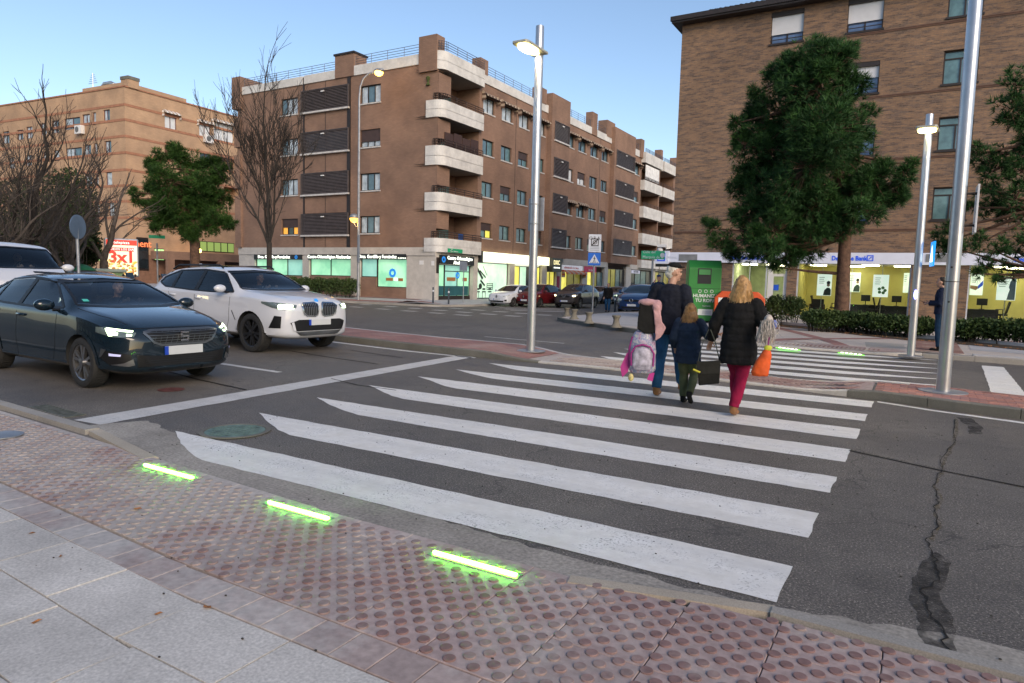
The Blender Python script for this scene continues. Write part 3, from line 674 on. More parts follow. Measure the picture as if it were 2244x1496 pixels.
def awning(par, P, a, b, z, mats):
    """striped canvas box awning: alternate strips, scalloped front and side cheeks"""
    n = 9; mb = MB(); dp, h = .45, .42
    for k in range(n):
        u0_, u1_ = a+(b-a)*k/n, a+(b-a)*(k+1)/n; m = k % 2
        mb.quad(P(u0_, z, -.02), P(u1_, z, -.02), P(u1_, z-h*.6, -dp), P(u0_, z-h*.6, -dp), m); mb.quad(P(u0_, z-h*.6, -dp), P(u1_, z-h*.6, -dp), P(u1_, z-h*.85, -dp-.01), P(u0_, z-h*.85, -dp-.01), m)
    for u in (a, b):
        for k in range(4):
            za, zb = z-h*1.6*k/4, z-h*1.6*(k+1)/4; mb.quad(P(u, za, -.02), P(u, za, -.1-dp*.6*min(1, k/2+.3)), P(u, zb, -.1-dp*.6*min(1, k/2+.6)), P(u, zb, -.02), k % 2)
    return mb.build('awning', mats, par)
CANV = pm('awning_cream', (.42, .33, .25), .8); CANB = pm('awning_brown', (.10, .06, .045), .8)
def louvre(par, P, a, b, c, d, proud=.02, n=15, pane=GLD):
    mb = MB(); mb.pbox(P, a, a+.06, -proud-.06, .05, c, d).pbox(P, b-.06, b, -proud-.06, .05, c, d).pbox(P, a+.06, b-.06, -proud-.06, .05, d-.05, d).pbox(P, a+.06, b-.06, -proud-.06, .05, c, c+.05)
    g = mb.build('gallery', LOUV, par); s_ = MB()
    for k in range(n):
        z = c+.05+(d-c-.1)*(k+.5)/n; h = (d-c-.1)/n*.36
        s_.add([P(a+.06, z-h, -proud-.05), P(b-.06, z-h, -proud-.05), P(b-.06, z+h, -proud), P(a+.06, z+h, -proud)], [(0, 1, 2, 3)])
    s_.build('slat_blind', LOUV, g); MB().quad(P(a, c, .06), P(b, c, .06), P(b, d, .06), P(a, d, .06)).build('pane', pane, g)
    MB().pbox(P, a-.05, b+.05, -proud-.1, .0, c-.12, c-.005).build('sill', SILL, g)
    l = MB(); u = a+(b-a)*.45; l.pbox(P, u, u+.3, -proud-.13, -proud-.07, d-.28, d-.2); l.build('lamp', WHITEP, g); return g
def railing(par, pts, z0, z1, rails, mat, post=1.2, r=.018, name='railing'):
    mb = MB()
    for k in range(rails):
        z = z0+(z1-z0)*(k+1)/rails; mb.tube([(p[0], p[1], z) for p in pts], r, 5)
    L = 0
    for a, c in zip(pts, pts[1:]):
        a, c = Vector(a), Vector(c); n = max(1, int((c-a).length/post))
        for q in range(n+1): p = a.lerp(c, q/n); mb.tube([(p.x, p.y, z0), (p.x, p.y, z1)], r, 5)
    return mb.build(name, mat, par)

# ================================================================ brown corner block
BX, BY = -27.6, 36.6
bb = thing('apartment_block', 'brown brick corner apartment block with pale rounded balconies over green-lit dental shop', 'building', (0, 0, 0))
PL = lambda u, z, d: Vector((u, BY+d, z)); PR = lambda u, z, d: Vector((BX-d, u, z))
rows = [13.4, 10.42, 7.43, 4.47]
opsL = []; 
for r_, z in enumerate(rows): opsL += [(-42.4, -40.6, z, z+1.2), (-34.35, -32.5, z+.02, z+1.22), (-40.1, -35.35, z-.05, z+1.55)]
notch = [(13.45, 14.75), (10.6, 11.85), (7.6, 8.85), (4.75, 5.9)]
for a, c in notch: opsL.append((-29.0, BX, a, c, 1.4))
mb = MB(); facade_mesh(mb, PL, -47.4, BX, 3.5, 15.42, opsL)
balz = [(14.95, 16.1), (11.93, 13.02), (8.87, 10.12), (5.93, 7.1), (3.2, 4.12)]
rcol = [(41.95, 43.45), (44.5, 46.05), (47.07, 48.62), (49.85, 51.35)]
rcol2 = [(55.43, 56.97), (57.93, 59.6), (60.6, 62.35), (63.3, 64.9)]
opsR = []
for z in rows:
    for a, c in rcol+rcol2+[(71.5, 73.85)]: opsR.append((a, c, z+.03, z+1.12))
for (zb, zt), (zb2, zt2) in zip(balz[1:], balz): opsR.append((BY+.01, 41.45, zb+.5, zb2+.05, 2.0)); opsR += [(74.6, 80.6, zb+.5, zb2+.05, 2.0), (81.0, 86.2, zb+.5, zb2+.05, 2.0)]
facade_mesh(mb, PR, BY, 88, 3.5, 15.42, opsR)
for (zb, zt), (zb2, zt2) in zip(balz[1:], balz):          # back walls of the loggias
    for a, c in ((BY, 41.45), (74.6, 80.6), (81, 86.2)): mb.quad(PR(a, zb+.5, 2), PR(c, zb+.5, 2), PR(c, zb2+.05, 2), PR(a, zb2+.05, 2))
mb.quad((-47.4, BY, 0), (-47.4, 60, 0), (-47.4, 60, 15.42), (-47.4, BY, 15.42)); mb.quad((BX, 88, 0), (-47.4, 88, 0), (-47.4, 88, 15.42), (BX, 88, 15.42))
mb.build('wall', BRB, bb)
MB().quad((-47.4, BY, 15.4), (BX, BY, 15.4), (BX, 88, 15.4), (-47.4, 88, 15.4)).build('roof', KERB, bb)
# corbelled ends on the left
b = MB(); b.box(-47.75, -46.75, BY-.25, BY+2, 14.35, 16.8).box(-47.6, -46.9, BY-.2, BY+2, 11.4, 13.6).box(-47.6, -46.9, BY-.2, BY+2, 8.2, 10.8).box(-47.6, -46.9, BY-.2, BY+2, 3.5, 7.6); b.pieces('corner_pier', BRB, bb)
# left parapet, joints, rail, pier, chimney
b = MB(); b.box(-46.75, -40.0, BY-.08, BY+.3, 15.42, 16.0).box(-39.85, -36.7, BY-.08, BY+.3, 15.42, 16.02).box(-34.9, -29.1, BY-.08, BY+.3, 15.42, 16.08); b.pieces('parapet', CONCB, bb)
b = MB(); b.box(-35.55, -35.25, BY-.06, BY, 3.5, 16.1).box(-40.0, -39.85, BY-.04, BY, 3.5, 15.9); b.pieces('drainpipe', DARK, bb)
b = MB(); b.box(-36.7, -34.9, BY-.1, BY+1.2, 15.42, 16.95).box(-36.78, -34.82, BY-.18, BY+1.28, 16.95, 17.08, 1); b.build('chimney', [BRB, DARK], bb)
b = MB(); b.box(-29.1, -27.65, BY-.18, BY+.7, 14.85, 17.1); b.build('corner_pier', BRB, bb)
railing(bb, [(-46.7, BY+.1), (-36.7, BY+.1)], 16.0, 16.65, 4, RAILB); railing(bb, [(-34.9, BY+.1), (-29.1, BY+.1)], 16.08, 16.75, 4, RAILB)
rr = random.Random(3)
for i, z in enumerate(rows):
    window(bb, PL, -42.4, -40.6, z, z+1.2, pane=[GLB, GLC, GLC] if i < 3 else [AMBER, GLD, AMBER], muls=3, shut=0 if i < 3 else .55)
    window(bb, PL, -34.35, -32.5, z+.02, z+1.22, pane=[GLC, GLB, GLC] if i != 1 else GLC, muls=3, shut=.68 if i == 1 else 0, shm=BLIND)
    louvre(bb, PL, -40.1, -35.35, z-.05, z+1.5, .12, 14)
# seams in the brickwork
b = MB(); b.box(-37.75, -37.71, BY-.012, BY, 3.5, 15.4); b.pieces('seam', DARK, bb)
# rounded corner balconies
def balcony(y0, y1, zb, zt, out=.38, round_=True):
    pl = []
    if round_:
        pl = [(BX-.9, y0-.12), (BX-.25, y0-.12)]
        for k in range(7): a = R(-90+15*k); pl.append((BX-.25+(out+.25)*math.cos(a), y0+.50+.62*math.sin(a)))
    else: pl = [(BX, y0), (BX+out, y0)]
    pl += [(BX+out, y1), (BX, y1)]
    mb = MB(); inn = [(x-.13 if i > 0 else x, y+(.1 if i < len(pl)-2 else -.1)) for i, (x, y) in enumerate(pl)]
    for i in range(len(pl)-1):
        for (z0_, z1_, m) in ((zb, zb+(zt-zb)*.46, 0), (zb+(zt-zb)*.48, zt, 0)):
            mb.quad((*pl[i], z0_), (*pl[i+1], z0_), (*pl[i+1], z1_), (*pl[i], z1_)); mb.quad((*inn[i], z0_), (*inn[i+1], z0_), (*inn[i+1], z1_), (*inn[i], z1_))
        mb.quad((*inn[i], zb+(zt-zb)*.46), (*inn[i+1], zb+(zt-zb)*.46), (*inn[i+1], zb+(zt-zb)*.48), (*inn[i], zb+(zt-zb)*.48))
        mb.quad((*pl[i], zt), (*pl[i+1], zt), (*inn[i+1], zt), (*inn[i], zt))
    o = mb.build('balcony', CONCB, bb); s_ = MB(); n = len(pl)
    s_.add([(x, y, zb+.002) for x, y in pl]+[(BX-2, y1, zb+.002), (BX-2, y0, zb+.002)], [tuple(range(n+2))]); s_.add([(x, y, zb+.12) for x, y in pl]+[(BX-2, y1, zb+.12), (BX-2, y0, zb+.12)], [tuple(range(n+2))])
    s_.build('slab', KERB, o); return o, [(x-.06, y+.05) for x, y in pl[2 if round_ else 1:-1]]
for i, (zb, zt) in enumerate(balz):
    o, rp = balcony(BY, 41.5, zb, zt)
    if i: railing(o, rp, zt, zt+.42, 3, RAIL, .9, .03)
    else: railing(o, rp, zt, zt+.62, 4, RAILB, .9, .02)
    if i:
        MB().box(BX-1.98, BX-1.9, 37.2, 38.6, zb+.15, zb+2.3).build('glazed_door', GLD, bb); MB().box(BX-1.98, BX-1.9, 39.4, 40.6, zb+.15, zb+2.3).build('glazed_door', GLT, bb)
for y0, y1 in ((74.4, 80.5), (81.0, 86.4)):
    for i, (zb, zt) in enumerate(balz):
        o, rp = balcony(y0, y1, zb, zt, .5, False); railing(o, rp, zt, zt+.4, 3 if i else 4, RAIL if i else RAILB, 1.2, .025)
SCR = pm('trellis_brown', (.05, .025, .02), .7)
b = MB()
for k in range(4): b.box(BX+.05, BX+.08, 37.3+k*1.02, 38.25+k*1.02, 10.2, 11.1+.12*(k % 2))
b.pieces('trellis_panel', SCR, bb)
MB().box(BX+.1, BX+.16, 39.0, 39.5, 4.15, 4.55).build('cloth', pm('blue_cloth', (.02, .10, .35), .8), bb)
# banner on a far balcony
MB().box(BX+.3, BX+.36, 75.0, 79.6, 13.2, 14.8).build('banner', pm('banner_white', (.75, .75, .74), .8), bb)
# right parapet, piers, projections
b = MB(); b.box(BX-.3, BX+.08, 41.5, 51.8, 15.42, 16.05).box(BX-.3, BX+.08, 55.1, 60.6, 15.42, 16.05).box(BX-.3, BX+.08, 61.8, 65.6, 15.42, 16.05).box(BX-.3, BX+.08, 71.2, 74.4, 15.42, 16.1); b.pieces('parapet', CONCB, bb)
b = MB(); b.box(BX-.6, BX+.12, 41.3, 42.3, 16.0, 17.0).box(BX-.6, BX+.12, 50.1, 51.3, 16.0, 17.2).box(BX-.6, BX+.1, 60.6, 61.8, 15.42, 17.5).box(BX-.9, BX+.1, 64.2, 66.2, 15.9, 17.5).box(BX-.6, BX+.2, 73.6, 74.6, 15.4, 17.4).box(BX-.6, BX+.2, 80.4, 81.1, 15.4, 17.4).box(BX-.6, BX+.2, 86.2, 86.9, 15.4, 17.4); b.pieces('parapet_pier', BRB, bb)
for a, c in ((51.75, 55.15), (65.5, 71.3)):
    b = MB(); Pq = lambda u, z, d: Vector((BX+.45-d, u, z)); facade_mesh(b, Pq, a, c, 3.45, 17.05, [(a+.5, c-.12, z-.05, z+1.5) for z in rows], .3)
    b.quad((BX+.45, a, 3.45), (BX-.2, a, 3.45), (BX-.2, a, 17.05), (BX+.45, a, 17.05)); b.quad((BX+.45, c, 3.45), (BX-.2, c, 3.45), (BX-.2, c, 17.05), (BX+.45, c, 17.05)); b.quad((BX+.45, a, 17.05), (BX-.2, a, 17.05), (BX-.2, c, 17.05), (BX+.45, c, 17.05)); b.quad((BX+.45, a, 3.45), (BX-.2, a, 3.45), (BX-.2, c, 3.45), (BX+.45, c, 3.45))
    b.build('bay', BRB, bb)
    for z in rows: louvre(bb, Pq, a+.5, c-.12, z-.05, z+1.5, .02, 13, GLW if (z > 13 and a < 60) else GLD)
railing(bb, [(BX-.1, 42.3), (BX-.1, 50.1)], 16.05, 16.72, 4, RAILB); railing(bb, [(BX-.1, 55.1), (BX-.1, 60.6)], 16.05, 16.75, 4, RAILB); railing(bb, [(BX-.1, 61.8), (BX-.1, 64.2)], 16.05, 16.75, 4, RAILB); railing(bb, [(BX-.1, 71.2), (BX-.1, 73.6)], 16.1, 16.8, 4, RAILB)
for i, z in enumerate(rows):
    for k, (a, c) in enumerate(rcol+rcol2+[(71.5, 73.85)]):
        p = [[GLC, GLC], [GLB, GLT], [GLT, GLB], [GLB, GLT]][i]
        if k >= 4: p = [GLD, GLB] if not (i == 1 and k in (4, 5)) else [GLW, GLW]
        if i == 3 and k == 0: p = [GLT, YEL]
        w = window(bb, PR, a, c, z+.03, z+1.12, pane=p, muls=2, shut=.0 if (i == 0 or (i+k) % 3) else .5, shm=BLIND)
        if (i == 0) or (i == 2 and k in (4, 5)): awning(w, PR, a-.22, c+.22, z+1.42, [CANV, CANB])
b = MB()
for u in (46.6, 52.0, 62.9): b.box(BX, BX+.012, u, u+.04, 3.5, 15.4)
b.pieces('seam', DARK, bb)
MB().lathe([(.16, 0), (.05, .2), (.16, .5), (.02, .6)], 8, Matrix.Translation((-28.4, BY-.05, 14.0))).build('planter', pm('dry_plant', (.06, .08, .02), .9), bb)

# ---- ground floor, left side
b = MB(); b.box(-47.4, BX, BY-.06, BY+.3, 2.95, 3.5)
for a, c in ((-47.4, -45.5), (-40.12, -39.42), (-35.2, -34.3), (-30.05, BX)): b.box(a, c, BY, BY+.4, -.6, 2.95)
b.box(BX-.4, BX, BY+.4, 36.97, -.6, 2.95).box(BX-.3, BX+.06, 41.05, 41.6, -.6, 3.3).box(BX-.3, BX+.03, BY, 41.9, 3.0, 3.5)
b.box(BX-.3, BX+.05, 46.15, 46.9, -.6, 2.75).box(BX-.3, BX+.05, 51.5, 52.4, -.6, 2.75).box(BX-.3, BX+.05, 54.2, 55.2, -.6, 3.0).box(BX-.3, BX+.1, 55.2, 65.7, 2.98, 3.5).box(BX-.3, BX+.05, 59.7, 60.8, -.6, 3).box(BX-.3, BX+.05, 65.0, 65.9, -.6, 3).box(BX-.3, BX+.05, 71.0, 72.5, -.6, 3.2).box(BX-.3, BX+.1, 71.9, 88, 2.98, 3.5).box(BX-.3, BX+.05, 79.8, 80.6, -.6, 3).box(BX-.3, BX+.05, 86.5, 88, -.6, 3)
b.pieces('ground_floor_pier', CONC, bb)
b = MB(); b.box(-45.5, -40.12, BY+.05, BY+.3, -.6, 1.35).box(-39.42, -35.2, BY+.05, BY+.3, -.6, 1.42).box(-34.3, -32.8, BY+.05, BY+.3, -.6, 1.42).box(-32.8, -30.05, BY+.05, BY+.3, -.6, .74); b.pieces('brick_plinth', BRB, bb)
def shopwin(P, a, c, z0, z1, panes, muls, mat, dep=.18, frame=DARK):
    return window(bb, P, a, c, z0, z1, frame, panes, muls, dep, sill=False)
w1 = shopwin(PL, -45.5, -40.12, 1.35, 2.95, [GRN, GRN, GRN2], 3, None); w2 = shopwin(PL, -39.42, -35.2, 1.42, 2.95, [GRN, GRN], 2, None); w3 = shopwin(PL, -34.3, -32.8, 1.42, 2.95, GRN2, 1, None); w4 = shopwin(PL, -32.8, -30.05, .74, 2.95, [GRN], 1, None)
def fascia(P, a, c, z0, z1, mat=BLACKS, proud=.08): return MB().pbox(P, a, c, -proud, .02, z0, z1).build('sign', mat, bb)
f1 = fascia(PL, -45.5, -40.12, 2.58, 2.96); f2 = fascia(PL, -39.42, -35.2, 2.63, 3.0); f3 = fascia(PL, -34.5, -30.05, 2.66, 3.04); f4 = fascia(PR, 36.97, 41.05, 2.42, 3.03, proud=.1)
PLm = lambda x, z, d=.09: plane_at((x, BY-d, z), (1, 0, 0), (0, 0, 1)); PRm = lambda y, z, d=.11: plane_at((BX+d, y, z), (0, 1, 0), (0, 0, 1))
txt(f1, 'Dras. Gordillo y Fernández', .33, PLm(-43.2, 2.77), WLET, .008); txt(f2, 'Centro Odontológico Alcobendas', .34, PLm(-37.3, 2.81), WLET, .008, sx=.92); txt(f3, 'Dras. Gordillo y Fernández', .33, PLm(-32.6, 2.85), WLET, .008, sx=.95)
txt(f3, '91 653 94 10', .13, PLm(-30.4, 2.76), WLET, .006); txt(f4, 'Centro Odontológico', .34, PRm(39.3, 2.86), WLET, .008); txt(f4, 'Alcobendas', .34, PRm(39.3, 2.56), WLET, .008)
def ringlogo(par, M_, r):
    b = MB(); n = 12
    for k in range(n):
        a = 2*math.pi*k/n; b.lathe([(r*.28, 0), (r*.28, .02)], 8, M_ @ Matrix.Translation((math.cos(a)*r*.7, math.sin(a)*r*.7, 0)))
    return b.build('ring_logo', BLUEL, par)
ringlogo(f1, PLm(-40.7, 2.77), .15); ringlogo(f4, PRm(37.35, 2.73), .22); ringlogo(w4, PLm(-31.4, 1.75, -.14), .32)
b = MB(); b.box(-32.0, -31.4, BY+.15, BY+.19, 1.2, 1.4).box(-30.9, -30.5, BY+.15, BY+.19, 1.2, 1.4); b.pieces('shelf_box', pm('brown_box', (.25, .10, .03), .7, emit=(.25, .10, .03), es=.3), w4)
MB().box(-31.3, -31.0, BY+.15, BY+.19, 1.2, 1.42).build('shelf_box', emis('white_box', (.8, .95, .8), .7), w4)
MB().box(-28.95, -28.6, BY-.012, BY, 2.35, 2.62).build('notice', WHITEP, bb); MB().box(-27.95, -27.7, BY-.012, BY, 2.3, 2.6).build('notice', WHITEP, bb)
# corner door, shops on the right side
wd = window(bb, PR, 36.97, 38.0, .02, 2.42, DARK, [GRN], 1, .3, False); wd2 = window(bb, PR, 38.0, 41.05, .02, 2.42, DARK, [GRN2, GRN], 2, .3, False, tr=.45)
b = MB(); b.pbox(PR, 36.97, 41.05, .22, .36, .02, .28); b.build('kick_plate', DARK, wd2)
b = MB(); b.pbox(PR, 37.1, 37.9, .27, .29, .3, .95).pbox(PR, 38.1, 40.9, .27, .29, .3, .95); b.pieces('waiting_bench', pm('bench_teal', (.02, .10, .12), .6), wd2)
b = MB(); b.pbox(PR, 38.3, 39.3, .27, .29, 1.3, 1.55).pbox(PR, 40.2, 40.7, .27, .29, 1.3, 1.55); b.pieces('shelf_box', pm('brown_box2', (.25, .10, .03), .7, emit=(.25, .10, .03), es=.3), wd2); ringlogo(wd2, PRm(39.5, 1.7, -.24), .24)
b = MB(); b.box(BX, BX+.03, 36.68, 36.93, 1.8, 2.85); b.build('vent', DARK, bb)
# lit yellow fascia with drawings in the window below
sg = MB().pbox(PR, 41.95, 52.3, -.3, .0, 2.78, 3.46).build('sign', SIGNY, bb); MB().pbox(PR, 41.6, 41.93, -.28, .0, 2.7, 3.5).build('sign_end', BLACKS, sg)
sw = shopwin(PR, 41.6, 46.15, .05, 2.72, [SHOPG], 1, None)
b = MB(); INK = pm('black_drawing', (.02, .03, .025), .6)
rr = random.Random(5)
def line(u0_, z0_, u1_, z1_, w=.05):
    d = Vector((u1_-u0_, z1_-z0_)); n = Vector((-d.y, d.x)).normalized()*w/2
    b.add([PR(u0_-n.x, z0_-n.y, .15), PR(u1_-n.x, z1_-n.y, .15), PR(u1_+n.x, z1_+n.y, .15), PR(u0_+n.x, z0_+n.y, .15)], [(0, 1, 2, 3)])
for q in ((41.8, 2.3, 42.6, 1.5, .22), (42.2, 2.1, 43.0, 1.6, .12), (42.3, 1.4, 42.9, 1.0, .16), (42.6, 2.45, 43.2, 1.75, .05)): line(*q)
for k in range(4): line(43.2, 1.15-.14*k, 44.0, 1.15-.14*k, .05)
for u in (43.2, 44.0, 41.85, 42.1, 42.6, 43.0): line(u, .55 if u < 43.1 else .7, u, 0.1 if u < 43.1 else 1.2, .06)
for u in (42.0, 42.8, 43.6): line(u-.25, .55, u+.25, .55, .09); line(u-.2, .75, u+.2, .75, .13)
b.lathe([(.22, 0), (.22, .01)], 14, PRm(42.3, .95, -.15)); b.build('furniture_drawing', INK, sw)
shopwin(PR, 46.9, 51.5, .05, 2.62, [YEL2, SHOPG, GLD, YEL2], 4, None)
f5 = fascia(PR, 52.45, 54.2, 2.25, 3.45, BLACKS, .55); txt(f5, 'DXC', .55, PRm(53.2, 3.05, .57), emis('gold_letters', (.9, .8, .4), .9), .01); txt(f5, 'CLINICA DENTAL', .15, PRm(53.25, 2.62, .57), WLET, .005)
shopwin(PR, 52.45, 54.2, .05, 2.3, [YEL2, YEL2], 2, None)
f6 = fascia(PR, 55.3, 59.6, 2.5, 2.95, pm('grey_white_sign', (.45, .45, .50), .5, emit=(.6, .6, .65), es=.25)); txt(f6, 'administración  de  fincas', .3, PRm(57.1, 2.72), pm('red_letters', (.55, .05, .06), .5), .006)
f7 = fascia(PR, 60.0, 62.8, 2.4, 2.95, pm('burgundy_sign', (.20, .01, .04), .5, emit=(.25, .01, .05), es=.3)); txt(f7, 'tu casa', .35, PRm(61.4, 2.62), WHITEP, .006)
shopwin(PR, 55.3, 59.7, .05, 2.4, [YEL2, YELD, YELD], 3, None); aw = awning(bb, PR, 55.3, 59.8, 2.5, [pm('awning_orange', (.5, .12, .05), .8), CANV])
shopwin(PR, 60.8, 65.0, .05, 2.5, [YEL2, YELD, GLT], 3, None); shopwin(PR, 65.9, 71.0, .05, 2.9, [YELD, YELD, GLT, GLD], 4, None); shopwin(PR, 72.5, 79.8, .05, 2.9, [GLD, GLT, GLT, GLD], 4, None); shopwin(PR, 80.6, 86.5, .05, 2.9, [YELD, GLD, YELD], 3, None)
f8 = fascia(PR, 72.6, 75.2, 2.55, 2.9, pm('notary_sign', (.35, .35, .42), .5, emit=(.5, .5, .6), es=.3)); txt(f8, 'NOTARIA', .34, PRm(73.9, 2.73), BLACKS, .006)
MB().pbox(PR, 54.35, 54.75, -.12, 0, .3, 1.9).build('banner', pm('burgundy_banner', (.28, .01, .06), .6), bb)
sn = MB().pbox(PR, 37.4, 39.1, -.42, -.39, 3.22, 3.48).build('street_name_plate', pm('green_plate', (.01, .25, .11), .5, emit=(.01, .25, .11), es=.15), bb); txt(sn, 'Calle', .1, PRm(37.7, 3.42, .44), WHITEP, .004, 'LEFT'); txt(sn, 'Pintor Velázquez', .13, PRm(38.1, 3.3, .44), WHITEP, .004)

# ================================================================ bank building
DY = 35.0
db = thing('bank_building', 'mottled brown brick building with white bank fascia and yellow lit windows', 'building', (0, 0, 0))
PD = lambda u, z, d: Vector((u, DY+d, z))
zr = [12.95, 10.2, 7.45, 4.5]
ops = [(-6.82, -5.37, 12.95, 14.4), (-3.54, -2.1, 12.97, 14.4)]
for z in zr[1:]: ops.append((-3.54, -2.1, z+.02, z+1.4))
for z in zr: ops += [(.3, 1.55, z+.06, z+1.45), (4.6, 6.0, z+.06, z+1.45), (8.6, 10, z+.06, z+1.45)]
mb = MB(); facade_mesh(mb, PD, -11.11, 14, 3.1, 14.5, ops, .24)
mb.quad((-11.11, DY, -.5), (-11.11, 60, -.5), (-11.11, 60, 14.5), (-11.11, DY, 14.5)); mb.quad((14, DY, -.5), (14, 60, -.5), (14, 60, 14.5), (14, DY, 14.5))
for a, c in ((-5.42, -4.98), (-.28, 1.84), (-11.11, -8.0), (8.0, 9.0)): mb.pbox(PD, a, c, 0, .35, -.3, 2.62)
mb.build('wall', DBB, db)
b = MB()
for z in (12.86, 10.06, 7.3, 4.2): b.pbox(PD, -11.0 if z < 5 else -5.3, 14, -.03, 0, z-.10, z-.04).pbox(PD, -11.0 if z < 5 else -5.3, 14, -.05, 0, z-.04, z)
b.pieces('string_course', pm('string_brick', (.12, .065, .045), .8), db)
for a, c, z0_, z1_ in ops:
    if a < 0: window(db, PD, a, c, z0_, z1_, DARK, [pm('sky_blue_pane', (.10, .16, .30), .06, spec=.8) if 'sky_blue_pane' not in MATS else MATS['sky_blue_pane']], 2, .18, sill=True, shut=.70 if z0_ > 12.9 else .5, shm=BLINDW, sillm=DARK, bars=True)
    else: window(db, PD, a, c, z0_, z1_, DARK, [GLT, GLB], 2, .18, sill=True, tr=.33, sillm=DARK)
# shutter boxes over the blinds
b = MB()
for a, c, z0_, z1_ in ops:
    if a < 0: b.pbox(PD, a+.01, c-.01, .02, .2, z1_-.2, z1_-.01)
b.pieces('shutter_box', DARK, db)
# eaves and tiled roof
b = MB(); b.box(-11.5, 14.4, DY-.55, 60, 14.5, 14.62).box(-11.55, 14.45, DY-.62, DY-.50, 14.58, 14.80); b.build('eaves', DARK, db)
ROOF = pm('roof_tile', (.20, .115, .085), .85, var=.35, vs_=6)
rf = MB(); rf.quad((-11.4, DY-.5, 14.8), (14, DY-.5, 14.8), (14, DY+8, 17.6), (-8, DY+8, 17.6)); rfo = rf.build('roof', ROOF, db)
tl = MB(); n = 8; rad = .11
for k in range(n+1):
    a = math.pi*k/n; tl.v += [(rad*math.cos(a), 0, rad*math.sin(a)*.8), (rad*.85*math.cos(a), .42, rad*.85*math.sin(a)*.8+.12)]
tl.f = [(2*k, 2*k+1, 2*k+3, 2*k+2) for k in range(n)]; tl.mi = [0]*n
tlm = tl.mesh('roof_tile', ROOF, 60)
for j in range(5):
    for i in range(55):
        x = -9.6+i*.24
        if x < 3.5: link('roof_tile', tlm, rfo, (x, DY-.5+j*.36, 14.79+j*.119+rnd.uniform(-.01, .01)), (0, 0, rnd.uniform(-.03, .03)))
# fascia, lettering
FASC = pm('bank_fascia', (.56, .58, .66), .35, var=.05, emit=(.62, .66, .85), es=.10); DBL = pm('bank_blue', (.01, .06, .42), .35, var=0, emit=(.01, .07, .6), es=.35)
fb = MB().pbox(PD, -11.25, 14, -.16, .05, 2.63, 3.13).build('fascia', FASC, db)
def dbsign(x):
    txt(fb, 'Deutsche Bank', .29, plane_at((x, DY-.17, 2.87), (1, 0, 0), (0, 0, 1)), DBL, .012, 'LEFT', bold=.008, sx=.82)
def dblogo(x, z, s, right=(1, 0, 0), y=DY-.17, par=None):
    Mx = plane_at((x, y, z), right, (0, 0, 1)); b = MB(); h = s/2; w = s*.13
    for q in ((-h, h, -h, -h+w), (-h, h, h-w, h), (-h, -h+w, -h+w, h-w), (h-w, h, -h+w, h-w)): b.box(q[0], q[1], q[2], q[3], 0, .015, 0, Mx)
    d = h*.52; b.add([Mx @ Vector(p) for p in ((-d-.05*s, -d, .012), (-d+.13*s, -d, .012), (d+.05*s, d, .012), (d-.13*s, d, .012))], [(0, 1, 2, 3)]); return b.build('logo', DBL, par or fb)
for x in (-8.18, -3.5, 3.35): dbsign(x); dblogo(x+1.58, 2.89, .26)
b = MB(); b.pbox(PD, -10.68, -9.73, -.18, 0, 2.70, 3.03).pbox(PD, .22, 1.12, -.18, 0, 2.74, 3.08); b.pieces('vent_grille', pm('grille_grey', (.20, .21, .22), .5), fb)
# projecting sign at the corner
ps = MB().box(-11.95, -11.2, DY-.25, DY-.05, 2.55, 3.2).build('hanging_sign', FASC, db); dblogo(-11.58, 2.88, .42, y=DY-.26, par=ps); ps2 = MB().box(-11.9, -11.25, DY-.2, DY-.1, 2.38, 2.53).build('hanging_sign', BLACKS, db)
# interior: one lit room behind the glazing
def room(a, c, dep, wallm):
    b = MB(); b.pbox(PD, a, c, dep, dep+.1, .0, 2.62).pbox(PD, a-.1, a, .4, dep, 0, 2.62).pbox(PD, c, c+.1, .4, dep, 0, 2.62); b.build('room_wall', wallm, db)
    MB().pbox(PD, a, c, .36, dep, -.05, .08).build('room_floor', pm('room_floor', (.35, .30, .20), .4) if 'room_floor' not in MATS else MATS['room_floor'], db); MB().pbox(PD, a, c, .36, dep, 2.62, 2.7).build('room_ceiling', WHITEP, db)
YW = pm('yellow_wall', (.57, .51, .18), .7, var=.12, vs_=1.2); PANEL = emis('ceiling_panel', (1, .95, .62), 10)
room(-8, -5.42, 4.5, pm('green_white_wall', (.52, .58, .40), .7)); room(-4.98, -.28, 3.6, YW); room(1.84, 8.0, 3.6, YW)
b = MB()
for u, d in ((-7.8, 1.2), (-6.7, 2.5), (-6.6, 1.0), (-4.6, 1.5), (-2.3, 1.0), (-1.0, 1.6), (-3.0, 2.6), (2.6, 1.2), (4.2, 1.4), (3.4, 2.6), (5.8, 1.5)): b.pbox(PD, u, u+.7, d, d+.35, 2.57, 2.615)
b.pieces('ceiling_lamp', PANEL, db)
BGL = glass('bank_glass', (.88, .92, .86), .05)
for a, c, m in ((-8, -6.35, 2), (-4.98, -.28, 2), (1.84, 8, 3)):
    b = MB(); b.pbox(PD, a, a+.06, .1, .2, .1, 2.62).pbox(PD, c-.06, c, .1, .2, .1, 2.62).pbox(PD, a, c, .1, .2, .06, .16)
    for k in range(1, m): u = a+(c-a)*k/m; b.pbox(PD, u-.012, u+.012, .12, .18, .16, 2.62)
    w = b.build('window', pm('bank_frame', (.50, .54, .62), .4) if 'bank_frame' not in MATS else MATS['bank_frame'], db)
    for k in range(m): ua, ub = a+(c-a)*k/m, a+(c-a)*(k+1)/m; MB().quad(PD(ua+.02, .16, .15), PD(ub-.02, .16, .15), PD(ub-.02, 2.62, .15), PD(ua+.02, 2.62, .15)).build('pane', BGL, w)
